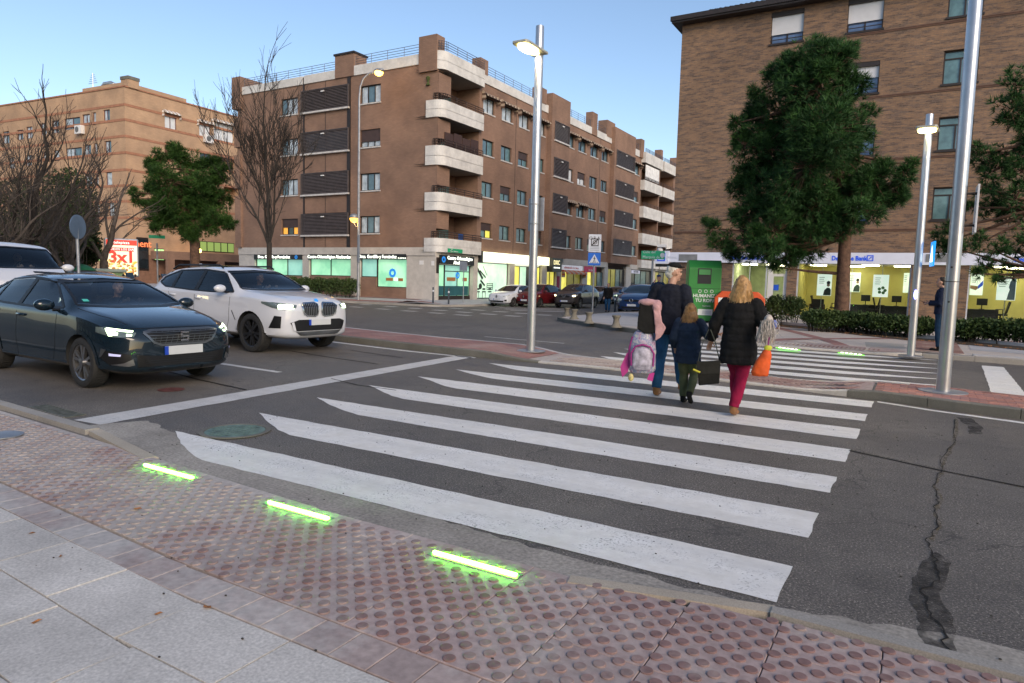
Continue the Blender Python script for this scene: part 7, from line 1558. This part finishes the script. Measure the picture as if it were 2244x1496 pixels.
# hedge before the dental shop
for k in range(5):
    u = -39.5+k*1.45; y = 34.9; leafy('hedge_bush', ['clipped green hedge bush nearest the white SUV', 'second bush of the clipped hedge by the dental shop', 'middle bush of the clipped hedge by the dental shop', 'fourth bush of the clipped hedge by the dental shop', 'last hedge bush beside the old lamp post'][k], 'bush', [((0, 0, .78), (.95, .5, .55), 1.0), ((.2, -.1, .95), (.8, .4, .4), .5), ((-.3, 0, .5), (.7, .45, .4), .3)], .11, LEAF2, 1500, 80+k, loc=(u, y, bz(u, y)), group='hedge before the dental shop')
# dark evergreens behind the left trees
for k, (px, py, rp, D, lb) in enumerate(((150, 440, 60, 40, 'dark evergreen mass behind the bare trees at left'), (40, 480, 70, 38, 'dark evergreen at the left edge above the van'), (185, 520, 34, 42, 'tall dark cypress-like shrub behind the round sign'), (95, 520, 55, 41, 'dark evergreen low behind the van'))):
    c = up(px, py, D); rw = rp*D/1496; leafy('evergreen_tree', lb, 'tree', [((0, 0, c.z), (rw, rw*.7, rw*(1.0 if k != 2 else 2.0)), 1.0), ((rw*.4, 0, c.z-rw*.7), (rw*.7, rw*.6, rw*.8), .5), ((-rw*.5, 0, c.z-rw*.9), (rw*.7, rw*.6, rw*.8), .5)], .16, OLIVE, 3200, 95+k, True, BARKD, loc=(c.x, c.y, 0), group='evergreens at left', part='crown')
b = MB(); rr = random.Random(5)
# a tree and an added block on the camera's side of the road: only their mirror images show, in the cars
src_tree = next(o for o in bpy.data.objects if o.get('label', '').startswith('tall bare tree at the left edge'))
t = copy_tree(src_tree); t.location = (-12.5, -4.5, 0); t.rotation_euler[2] = 1.3; t['label'] = 'bare tree mirrored in the side windows of the dark hatchback'
nb = thing('apartment_block', 'brown brick block added out of view on the near side, mirrored in the car doors', 'building', (0, -24, 0))  # never in view; put in to darken the reflections on the car sides
b = MB(); facade_mesh(b, lambda u, z, d: Vector((u, -d, z)), -70, 30, -.2, 11, [(-66+k*4.2, -64.2+k*4.2, z, z+1.3) for k in range(22) for z in (1.2, 4.2, 7.2)], .2); b.box(-70, 30, -12, -.3, 10.9, 11.2); b.build('wall', BRB, nb)
g_ = MB()
for k in range(22):
    for z in (1.2, 4.2, 7.2): g_.quad((-66+k*4.2, -.18, z), (-64.2+k*4.2, -.18, z), (-64.2+k*4.2, -.18, z+1.3), (-66+k*4.2, -.18, z+1.3))
tag(g_.build('panes', GLD, nb), kind='stuff')
# ================================================================ people
SKIN = pm('skin', (.42, .24, .17), .55, var=.12, vs_=18, world=False); EYE = pm('eye_dark', (.03, .02, .02), .3); LIP = pm('lips', (.32, .12, .10), .5)
def cloth(name, c, bs=14, bmp=.5, rough=.85): return pm(name, c, rough, var=.30, vs_=7, bmp=bmp, bs=bs, spec=.2, world=False)
def organic(mb, name, mat, parent, vox=.011, it=5, fold=0):
    o = mb.build('tmp', mat); m = o.modifiers.new('r', 'REMESH'); m.mode = 'VOXEL'; m.voxel_size = vox; m.use_smooth_shade = True
    s_ = o.modifiers.new('s', 'SMOOTH'); s_.factor = .5; s_.iterations = it
    if fold:
        tx = bpy.data.textures.get('fold') or bpy.data.textures.new('fold', 'CLOUDS'); tx.noise_scale = .09; d = o.modifiers.new('d', 'DISPLACE'); d.texture = tx; d.strength = fold; d.mid_level = .5
        t2 = bpy.data.textures.get('crease') or bpy.data.textures.new('crease', 'CLOUDS'); t2.noise_scale = .035; d = o.modifiers.new('e', 'DISPLACE'); d.texture = t2; d.strength = fold*.55; d.mid_level = .5
    me = evald(o); bpy.data.objects.remove(o); me.name = name; me.polygons.foreach_set('use_smooth', [True]*len(me.polygons))
    if not me.materials: me.materials.append(mat)
    return link(name, me, parent)
def hand(mb, w, d, k=1.0, curl=.6, side=1):
    """palm and five fingers at wrist w along d"""
    w, d = Vector(w), Vector(d).normalized(); a = d.cross(Vector((0, 1, 0))); a = a.normalized() if a.length > .2 else Vector((1, 0, 0)); n = a.cross(d).normalized()
    mb.tube([w-d*.02*k, w+d*.03*k, w+d*.085*k], [(.024*k, .018*k), (.036*k, .016*k), (.038*k, .014*k)], 10)
    for i, L in enumerate((.062, .072, .068, .054)):
        p = w+d*.082*k+a*(i-1.5)*.019*k; q = p+(d-n*curl*.5).normalized()*L*.5*k; e = q+(d*(1-curl)-n*curl).normalized()*L*.5*k; mb.tube([p-d*.01*k, q, e], [.0095*k, .009*k, .0075*k], 6)
    p = w+d*.03*k+a*side*.032*k; q = p+(d*.6+a*side*.7).normalized()*.035*k; mb.tube([w+d*.02*k, p, q, q+(d-n*.4).normalized()*.03*k], [.012*k, .012*k, .0105*k, .009*k], 6)
def head_parts(mb, c, look, k=1.0, neck=None):
    """head with brow, nose, chin and ears; look = yaw of the face"""
    Mz_ = Matrix.Translation(Vector(c)) @ Matrix.Rotation(look, 4, 'Z'); f = lambda x, y, z: Mz_ @ Vector((x*k, y*k, z*k))
    mb.ell(f(0, -.008, .018), (.075*k, .092*k, .098*k), 18, 14); mb.ell(f(0, .022, -.055), (.055*k, .062*k, .068*k), 14, 10); mb.tube([f(0, .084, .012), f(0, .105, -.022), f(0, .092, -.034)], [.009*k, .014*k, .012*k], 8)
    mb.ell(f(0, .066, .028), (.052*k, .022*k, .014*k), 10, 6); mb.ell(f(0, .070, -.098), (.022*k, .018*k, .016*k), 8, 6)
    for s_ in (-1, 1): mb.ell(f(s_*.076, -.004, -.008), (.011*k, .020*k, .032*k), 8, 6); mb.ell(f(s_*.042, .055, -.03), (.022*k, .022*k, .026*k), 8, 6)
    return f
def face_bits(root, f, k):
    b = MB()
    for s_ in (-1, 1): b.ell(f(s_*.031, .081, .006), (.011*k, .006*k, .006*k), 8, 6)
    b.build('eyes', EYE, root, 60); MB().ell(f(0, .080, -.062), (.023*k, .008*k, .007*k), 10, 6).build('mouth', LIP, root, 60)
def person(label, loc, rz, k, J, look, upper, lower, shoes, hairf, sleeves=True, coat=None, group=None, fit=1.0, quilt=0):
    """J: joints in metres for a 1.75 m figure, facing +y; k scales the whole"""
    t = thing('person', label, 'person', loc, rz, group); V = {n: Vector(p)*k for n, p in J.items()}
    b = MB(); b.tube([V['pelvis']-Vector((0, 0, .10*k)), V['pelvis'], V['waist'], V['chest'], V['neck']-Vector((0, 0, .07*k)), V['neck']], [(.13*k, .10*k), (.165*k, .115*k), (.135*k, .10*k), (.165*k, .115*k), (.12*k, .085*k), (.055*k, .055*k)], 16)
    b.tube([V['neck']-Vector((0, 0, .03*k)), V['head']], [.055*k, .05*k], 12); f = head_parts(b, V['head'], look, k)
    for s_ in 'lr':
        sg = -1 if s_ == 'l' else 1
        b.tube([V['sh'+s_], V['el'+s_], V['wr'+s_]], [.052*k, .040*k, .027*k], 10); b.ell(V['sh'+s_], (.058*k,)*3); hand(b, V['wr'+s_], V['wr'+s_]-V['el'+s_] if 'ha'+s_ not in V else V['ha'+s_], k, J.get('curl', (.6,))[0] if isinstance(J.get('curl'), tuple) else .6, -sg)
        b.tube([V['hip'+s_], V['hip'+s_].lerp(V['kn'+s_], .5), V['kn'+s_], V['kn'+s_].lerp(V['an'+s_], .35), V['an'+s_]], [.088*k, .080*k, .056*k, .056*k, .038*k], 12); b.tube([V['an'+s_], V['to'+s_]], [.04*k, .032*k], 8)
    organic(b, 'body', SKIN, t, .010*max(k, .8), 4); face_bits(t, f, k)
    # top garment
    g = MB(); e = .028*k*fit; hem = coat if coat is not None else -.06
    rings = [(V['pelvis']+Vector((0, 0, hem*k)), (.185*k+e, .135*k+e)), (V['pelvis']+Vector((0, 0, max(hem, 0)*.5*k+.03*k)), (.175*k+e, .128*k+e)), (V['waist'], (.155*k+e, .118*k+e)), (V['chest'], (.178*k+e, .125*k+e)), (V['neck']-Vector((0, 0, .06*k)), (.145*k+e, .10*k+e)), (V['neck']+Vector((0, 0, .015*k)), (.072*k, .072*k))]
    if quilt:                    # stitched rolls of padding
        zz = [(r_[0].z, r_[1][0], r_[1][1]) for r_ in rings]; fine = []; z = zz[0][0]
        def lerp3(z):
            for (a0, a1, a2), (b0, b1, b2) in zip(zz, zz[1:]):
                if a0 <= z <= b0: u = (z-a0)/(b0-a0); return a1+(b1-a1)*u, a2+(b2-a2)*u
            return zz[-1][1:]
        while z < zz[-1][0]: q_ = abs(math.sin(math.pi*(z-zz[0][0])/quilt))**.6; a, c = lerp3(z); fine.append((Vector((0, 0, z)), (a*(.955+.06*q_), c*(.955+.06*q_)))); z += quilt/6
        rings = fine+rings[-1:]
    g.tube([r_[0] for r_ in rings], [r_[1] for r_ in rings], 18)
    for s_ in 'lr': g.tube([V['sh'+s_], V['sh'+s_].lerp(V['el'+s_], .5), V['el'+s_], V['wr'+s_].lerp(V['el'+s_], .08)], [.062*k+e*.8, .058*k+e*.8, .050*k+e*.7, .040*k+e*.5], 12); g.ell(V['sh'+s_], (.068*k+e*.6,)*3)
    organic(g, 'jacket', upper, t, .011*max(k, .8), 2 if quilt else 4, .022*k)
    l = MB(); e2 = .016*k
    l.tube([V['pelvis']+Vector((0, 0, .04*k)), V['pelvis']-Vector((0, 0, .10*k))], [(.17*k+e2, .12*k+e2), (.165*k+e2, .118*k+e2)], 16)
    for s_ in 'lr': l.tube([V['hip'+s_]+Vector((0, 0, .04*k)), V['hip'+s_].lerp(V['kn'+s_], .5), V['kn'+s_], V['kn'+s_].lerp(V['an'+s_], .4), V['an'+s_]+Vector((0, 0, .03*k))], [.096*k+e2, .085*k+e2, .062*k+e2, .060*k+e2, .050*k+e2*.8], 12)
    organic(l, 'trousers', lower, t, .012*max(k, .8), 3, .014*k)
    for s_ in 'lr':
        s = MB(); a, c = V['an'+s_], V['to'+s_]; d = (c-a); fl = Vector((d.x, d.y, 0)).normalized() if Vector((d.x, d.y, 0)).length > .02 else Vector((0, 1, 0)); ax = (c-a)
        s.tube([a+Vector((0, 0, .06*k)), a+Vector((0, 0, -.01*k))], [.05*k, .052*k], 10); s.tube([a-ax*.28+Vector((0, 0, -.035*k)), a+ax*.4+Vector((0, 0, -.02*k)), c, c+ax*.22], [(.040*k, .040*k), (.044*k, .046*k), (.048*k, .034*k), (.030*k, .020*k)], 10)
        organic(s, 'shoe', shoes, t, .010*max(k, .8), 3)
    hairf(t, V, f, k, look); return t
STAND = dict(pelvis=(0, 0, .93), waist=(0, .0, 1.08), chest=(0, .01, 1.27), neck=(0, .0, 1.47), head=(0, .025, 1.635), shl=(-.175, 0, 1.40), shr=(.175, 0, 1.40), ell=(-.24, -.03, 1.13), elr=(.24, -.03, 1.13), wrl=(-.24, .03, .90), wrr=(.24, .03, .90), hipl=(-.09, 0, .90), hipr=(.09, 0, .90), knl=(-.10, .02, .50), knr=(.10, .02, .50), anl=(-.10, -.01, .085), anr=(.10, -.01, .085), tol=(-.11, .14, .045), tor=(.11, .14, .045))
def pose(**kw): d = dict(STAND); d.update(kw); return d
def short_hair(mat, cap=None, back=True):
    def fn(t, V, f, k, look):
        b = MB(); b.ell(f(0, -.026, .040), (.082*k, .086*k, .088*k), 16, 12); b.ell(f(0, -.055, -.02), (.068*k, .052*k, .07*k), 12, 8)
        organic(b, 'hair', mat, t, .008, 1, .022*k)
        if cap:
            c = MB(); c.ell(f(0, -.006, .085), (.090*k, .106*k, .050*k), 18, 10); c.ell(f(0, .09, .070), (.060*k, .055*k, .012*k), 12, 6); organic(c, 'cap', cap, t, .009, 3)
    return fn
def long_hair(mat, mat2, L=.26):
    def fn(t, V, f, k, look):
        b = MB(); b.ell(f(0, -.020, .038), (.088*k, .098*k, .096*k), 16, 12); r_ = random.Random(int(k*100))
        for i in range(26):
            a = R(-115+230*i/25)-R(90); x, y = math.cos(a), math.sin(a); l = L*r_.uniform(.75, 1.1)
            b.tube([f(x*.072, y*.082-.012, .06), f(x*.094, y*.100-.012, -.04), f(x*(.10+.02*r_.random()), y*.11-.015, -.04-l*.55/k*k), f(x*(.085+.05*r_.random()), y*(.10+.04*r_.random())-.02, -.04-l)], [.020*k, .024*k, .020*k, .006*k], 7)
        o = organic(b, 'hair', mat, t, .008, 0, .022*k)
        s = MB()
        for i in range(260):
            a = r_.uniform(R(-205), R(25)); x, y = math.cos(a), math.sin(a); l = L*r_.uniform(.6, 1.15); j = r_.gauss(0, .016)
            s.tube([f(x*.082, y*.092-.015, .07), f(x*.106, y*.112-.015, -.03), f(x*.118+j, y*.122-.015, -.04-l*.5), f(x*.105+2*j, y*.125-.02, -.05-l)], [.002*k, .003*k, .003*k, .001*k], 3, False)
        s.build('hair_strands', mat2, t, 60)
    return fn
NAVY = cloth('navy_wool', (.011, .013, .022)); JEAN = cloth('blue_jeans', (.018, .075, .165)); TAN = pm('tan_leather', (.22, .10, .035), .6, var=.3, vs_=12); WHITEH = pm('white_hair', (.55, .52, .47), .8, var=.25, vs_=30, world=False); BLACKC = cloth('black_cloth', (.009, .009, .010)); BLOND = pm('blond_hair', (.34, .19, .07), .55, var=.45, vs_=26, world=False); BLOND2 = pm('blond_strand', (.52, .33, .14), .5, var=.3); MAG = cloth('magenta_trousers', (.235, .008, .045)); OLIVEC = cloth('olive_leggings', (.075, .085, .045)); BROWNH = pm('brown_hair', (.20, .105, .035), .6, var=.5, vs_=24, world=False); DHAIR = pm('dark_hair', (.020, .014, .010), .6, var=.3, world=False)
GRP = 'people on the crossing'
# the man, mid-stride, arms at his left carrying the bags
q = gp(1444, 868)
man = person('man in dark jacket, jeans and black cap walking away with school bags', (q.x+.10, q.y+.0, 0), R(4), 1.02,
    pose(head=(.02, .045, 1.635), ell=(-.30, .03, 1.14), wrl=(-.24, .24, .98), elr=(.25, -.06, 1.13), wrr=(.26, .05, .90), hipl=(-.09, 0, .90), hipr=(.09, .0, .90), knl=(-.115, .015, .49), anl=(-.12, -.06, .09), tol=(-.13, .09, .045), knr=(.10, .20, .53), anr=(.11, .36, .13), tor=(.12, .50, .15)), R(-48), NAVY, JEAN, TAN, short_hair(WHITEH, BLACKC), coat=-.09, group=GRP, fit=1.25)
# the woman
q = gp(1606, 912)
wom = person('blonde woman in black padded coat and magenta trousers walking away', (q.x+.02, q.y, 0), R(3), .925,
    pose(pelvis=(0, 0, .93), ell=(-.30, -.02, 1.14), wrl=(-.36, .10, .93), elr=(.31, -.05, 1.14), wrr=(.33, .16, 1.02), knr=(.05, .02, .50), anr=(-.01, -.05, .10), tor=(-.005, .10, .05), knl=(-.05, .20, .55), anl=(-.03, .20, .17), tol=(-.03, .34, .13)), R(5), cloth('black_padded_coat', (.008, .008, .009), 9, .6), MAG, TAN, long_hair(BLOND, BLOND2, .22), coat=-.26, group=GRP, fit=1.55, quilt=.085)
# the girl between them
q = gp(1503, 884)
girl = person('girl in navy coat and olive leggings walking between the two adults', (q.x+.0, q.y, 0), R(2), .735,
    pose(neck=(0, .0, 1.44), head=(0, .03, 1.615), elr=(.31, .0, 1.20), wrr=(.48, .05, 1.24), ell=(-.26, -.05, 1.14), wrl=(-.26, .10, .96), knl=(-.08, .08, .50), anl=(-.05, -.02, .09), tol=(-.05, .13, .045), knr=(.10, .08, .50), anr=(.11, -.24, .20), tor=(.12, -.16, .07)), R(-10), cloth('girl_navy', (.012, .022, .045)), OLIVEC, BLACKC, long_hair(BROWNH, pm('brown_strand', (.34, .19, .07), .5, var=.3), .24), coat=-.22, group=GRP, fit=1.5, quilt=.08)
# things they carry
def up_at(px, py, D): return Vector((0, 0, HC))+ray(px, py).normalized()*D
def hang(name, label, cat, px, py, D): p = up_at(px, py, D); return thing(name, label, cat, p, facing(px)), p
mD = math.hypot(-2.7, 8.7)
# rolled coat / black folder with pink lining on his arm
t, p = hang('school_bag', 'black bag with a pink jacket draped over it on the man\'s arm', 'bag', 1424, 694, mD-.35); t.scale = (.88,)*3; k_ = (mD-.35)/1496
b = MB(); b.prism([(-.15, .20), (-.02, .20), (.08, .14), (.10, -.22), (-.06, -.24), (-.17, -.17)], -.09, .09, lambda x, z, y: Vector((x, y, z))); organic(b, 'bag', cloth('black_nylon', (.012, .012, .012)), t, .012, 4, .01)
b = MB(); b.ell((-.03, -.02, .205), (.15, .11, .055), 16, 8).ell((.09, -.04, .15), (.075, .10, .10), 12, 8).prism([(.03, .22), (.12, .20), (.15, .05), (.17, -.06), (.23, -.15), (.17, -.27), (.09, -.33), (.075, -.12), (.05, .05)], -.12, .04, lambda x, z, y: Vector((x, y, z))); organic(b, 'pink_jacket', cloth('pink_cloth', (.46, .27, .28)), t, .012, 5, .018)
# purple school backpack
t, p = hang('backpack', 'pink and purple patterned school backpack hanging at the man\'s side', 'backpack', 1408, 772, mD-.3)
def pattern():
    m, nt, b = base('backpack_print'); f = noise(nt, 18, 4, world=False); nt.links.new(ramp(nt, f, [(.30, (.20, .02, .16)), (.42, (.42, .36, .44)), (.52, (.16, .20, .36)), (.62, (.52, .50, .50)), (.72, (.30, .42, .24))]), b.inputs['Base Color']); b.inputs['Roughness'].default_value = .5; return m
BPK = pattern(); b = MB(); b.tube([(0, 0, -.26), (0, 0, -.22), (0, 0, .0), (0, 0, .15), (0, 0, .26), (0, 0, .30)], [(.14, .07), (.17, .09), (.17, .10), (.155, .095), (.11, .07), (.03, .03)], 18); organic(b, 'bag', BPK, t, .011, 3, .012)
b = MB(); b.tube([(0, -.085, -.21), (0, -.10, -.16), (0, -.105, -.02), (0, -.10, .05), (0, -.09, .08)], [(.10, .03), (.125, .04), (.125, .045), (.10, .04), (.04, .02)], 16); organic(b, 'front_pocket', pm('pocket_grey', (.36, .34, .42), .5, var=.5, vs_=16, world=False), t, .01, 3)
PURP = pm('purple_trim', (.25, .015, .16), .5); b = MB(); b.tube([(-.135, -.11, -.16), (-.14, -.115, 0), (-.09, -.12, .085), (0, -.125, .11), (.09, -.12, .085), (.14, -.115, 0), (.135, -.11, -.16)], .012, 8); b.tube([(-.16, -.03, -.2), (-.165, -.03, .05), (-.13, -.03, .2)], .014, 6); b.build('trim', PURP, t, 60)
b = MB(); b.tube([(-.05, 0, .28), (-.04, 0, .38), (.05, 0, .38), (.06, 0, .28)], .014, 8); b.build('handle', PURP, t, 60)
b = MB(); b.prism([(-.20, -.02), (-.14, .02), (-.17, -.25), (-.24, -.33), (-.27, -.2)], -.01, .01, lambda x, z, y: Vector((x, y-.02, z))).prism([(.10, -.25), (.16, -.25), (.14, -.36), (.07, -.34)], -.01, .01, lambda x, z, y: Vector((x, y-.02, z))); b.build('strap', pm('pink_strap', (.42, .03, .22), .6), t)
b = MB(); b.ell((-.13, -.12, -.31), (.035, .03, .05), 10, 8); b.build('keyring', pm('keyring_yellow', (.5, .42, .18), .5, var=.5, vs_=30), t, 60)
# black satchel between girl and woman
t, p = hang('satchel', 'black satchel with yellow tag hanging between the girl and the woman', 'bag', 1552, 815, math.hypot(-2.1, 8.2)-.15)
b = MB(); b.prism([(-.13, .11), (.13, .14), (.13, -.12), (-.10, -.16)], -.06, .06, lambda x, z, y: Vector((x, y, z))); b.build('bag', cloth('black_satchel', (.012, .012, .011)), t, bevel=.015); b = MB(); b.prism([(-.135, .125), (.132, .15), (.13, .0), (-.12, -.02)], -.068, -.06, lambda x, z, y: Vector((x, y, z))); b.build('flap', cloth('black_flap', (.02, .02, .018)), t)
b = MB(); b.tube([(-.12, 0, .12), (-.08, 0, .34), (-.02, 0, .50)], [(.004, .022), (.004, .022), (.004, .02)], 6); b.tube([(.12, 0, .14), (.06, 0, .36), (.0, 0, .50)], .006, 6); b.build('strap', cloth('strap_grey', (.06, .07, .06)), t); b = MB(); b.tube([(-.17, -.07, .03), (-.09, -.075, .0)], .012, 6); b.build('tag', pm('tag_yellow', (.55, .50, .03), .5), t)
# orange drawstring bag and the furry scarf on her arm
t, p = hang('drawstring_bag', 'orange drawstring bag with yellow top hanging from the woman\'s right hand', 'bag', 1672, 795, math.hypot(-1.5, 7.9)-.1)
b = MB(); b.tube([(-.03, 0, -.145), (-.03, 0, -.12), (0, 0, 0), (.035, 0, .11), (.04, 0, .145)], [(.08, .045), (.095, .06), (.08, .055), (.05, .04), (.035, .03)], 16); organic(b, 'bag', pm('orange_felt', (.62, .085, .008), .7, var=.2, vs_=10, world=False), t, .009, 3, .014)
b = MB(); b.ell((.042, 0, .165), (.045, .03, .035), 10, 7); organic(b, 'top', pm('yellow_felt', (.50, .50, .04), .7), t, .008, 2, .012); b = MB(); b.tube([(.04, 0, .18), (.05, .03, .30), (.03, .06, .42)], .006, 6); b.build('cord', PURP, t)
t, p = hang('scarf', 'grey and white shaggy scarf over the woman\'s right arm', 'scarf', 1683, 722, math.hypot(-1.5, 7.9)-.05); r_ = random.Random(4)
b = MB(); b.ell((0, 0, .06), (.055, .07, .11), 12, 8); organic(b, 'scarf', pm('scarf_grey', (.38, .34, .31), .9, var=.5, vs_=25, world=False), t, .01, 2, .02); s = MB()
for k in range(160): x, y = r_.gauss(-.01, .035), r_.uniform(-.08, .05); z0 = r_.uniform(-.02, .12); s.tube([(x, y, z0), (x+r_.gauss(0, .02), y, z0-.08), (x+r_.gauss(0, .03), y, z0-r_.uniform(.12, .22))], [.004, .004, .0015], 4, False)
s.build('fringe', pm('fringe_grey', (.42, .38, .35), .9, var=.5, vs_=40, world=False), t); MB().ell((.06, -.02, .06), (.03, .03, .05), 10, 7).build('blue_patch', pm('scarf_blue', (.12, .16, .42), .7), t, 60)

# people farther off
q = gp(1331, 684); person('man in black jacket and jeans walking towards us beside the grey SUV', (q.x, q.y, T(q.x, q.y)), R(195), .97, pose(knl=(-.10, .08, .50), anl=(-.10, .14, .09), tol=(-.10, .28, .07), knr=(.10, .0, .50), anr=(.10, -.16, .10), tor=(.10, -.02, .05)), R(0), BLACKC, JEAN, BLACKC, short_hair(DHAIR), coat=-.10, group='passers-by')
q = gp(1440, 697, .12); person('man in blue woolly hat and navy coat holding a phone to his face', (q.x, q.y, fzt(q.x, q.y)), R(175), .98, pose(elr=(.27, .12, 1.20), wrr=(.10, .20, 1.47)), R(25), cloth('navy_coat2', (.012, .03, .075)), BLACKC, BLACKC, short_hair(DHAIR, cloth('blue_wool_hat', (.010, .03, .11))), coat=-.12, group='passers-by')
q = gp(2050, 769, .12); pz = person('man in navy jacket looking at his phone behind the nearest lamp post', (q.x+.06, q.y, fzt(q.x, q.y)), R(80), .99, pose(head=(0, .06, 1.61), ell=(-.25, .0, 1.12), wrl=(-.12, .26, 1.10), elr=(.25, .0, 1.12), wrr=(.10, .30, 1.13)), R(0), cloth('navy_jacket3', (.010, .016, .04)), cloth('dark_jeans', (.012, .035, .075)), BLACKC, short_hair(DHAIR), coat=-.06, group='passers-by')
t = thing('mobile_phone', 'small dark phone in the hand of the man by the lamp post', 'phone', (q.x-.36, q.y+.02, fzt(q.x, q.y)+1.14)); MB().box(-.07, .07, -.036, .036, 0, .009, 0, Matrix.Rotation(R(25), 4, 'Y')).build('case', BLK, t)
# drivers
def driver(label, root, x, y, zs, shirt, hairm, look, k=.95, tie=None):
    """upper body seated behind the wheel, in the car's own space"""
    Mx = Matrix.Translation(root.location) @ Matrix.Rotation(root.rotation_euler.z, 4, 'Z') @ Matrix.Scale(root.scale[0], 4); p = Mx @ Vector((x, y, zs)); t = thing('person', label, 'person', p, root.rotation_euler.z-R(90), 'drivers'); b = MB()
    b.tube([(0, 0, -.06), (0, 0, .06), (0, 0, .13)], [(.17*k, .10*k), (.18*k, .10*k), (.06*k, .055*k)], 14); b.tube([(0, 0, .10), (0, .01, .24)], [.055*k, .05*k], 10); f = head_parts(b, (0, .03, .28), look, k)
    for s_ in (-1, 1): b.tube([(s_*.17, 0, .05), (s_*.24, .18, -.04), (s_*.13, .40, .05)], [.05*k, .042*k, .028*k], 8); hand(b, (s_*.13, .40, .05), (-s_*.3, .6, .4), k, .7, -s_)
    organic(b, 'body', SKIN, t, .010, 3); face_bits(t, f, k); g = MB(); g.tube([(0, 0, -.08), (0, 0, .06), (0, 0, .125)], [(.20*k, .13*k), (.205*k, .13*k), (.075*k, .07*k)], 16)
    for s_ in (-1, 1): g.tube([(s_*.17, 0, .05), (s_*.24, .18, -.04), (s_*.14, .37, .04)], [.068*k, .058*k, .045*k], 10)
    organic(g, 'jacket', shirt, t, .012, 3, .012); short_hair(hairm)(t, None, f, k, look)
    if tie: MB().tube([(0, .125, .10), (0, .14, -.02)], [.016, .02], 6).build('tie', tie, t)
    return t
driver('young driver with dark hair in the dark hatchback', seat, -.12, .36, .97, cloth('grey_top', (.10, .10, .11)), DHAIR, R(-12), .92)
driver('driver in dark suit at the wheel of the white SUV', bmw, -.08, .38, 1.13, cloth('dark_suit', (.02, .022, .03)), pm('grey_hair', (.22, .20, .18), .7), R(-8), .95, pm('white_collar', (.6, .6, .6), .6))
driver('driver behind the wheel of the white van', van, .55, .40, 1.42, cloth('van_jacket', (.06, .06, .07)), DHAIR, R(-5), .98)
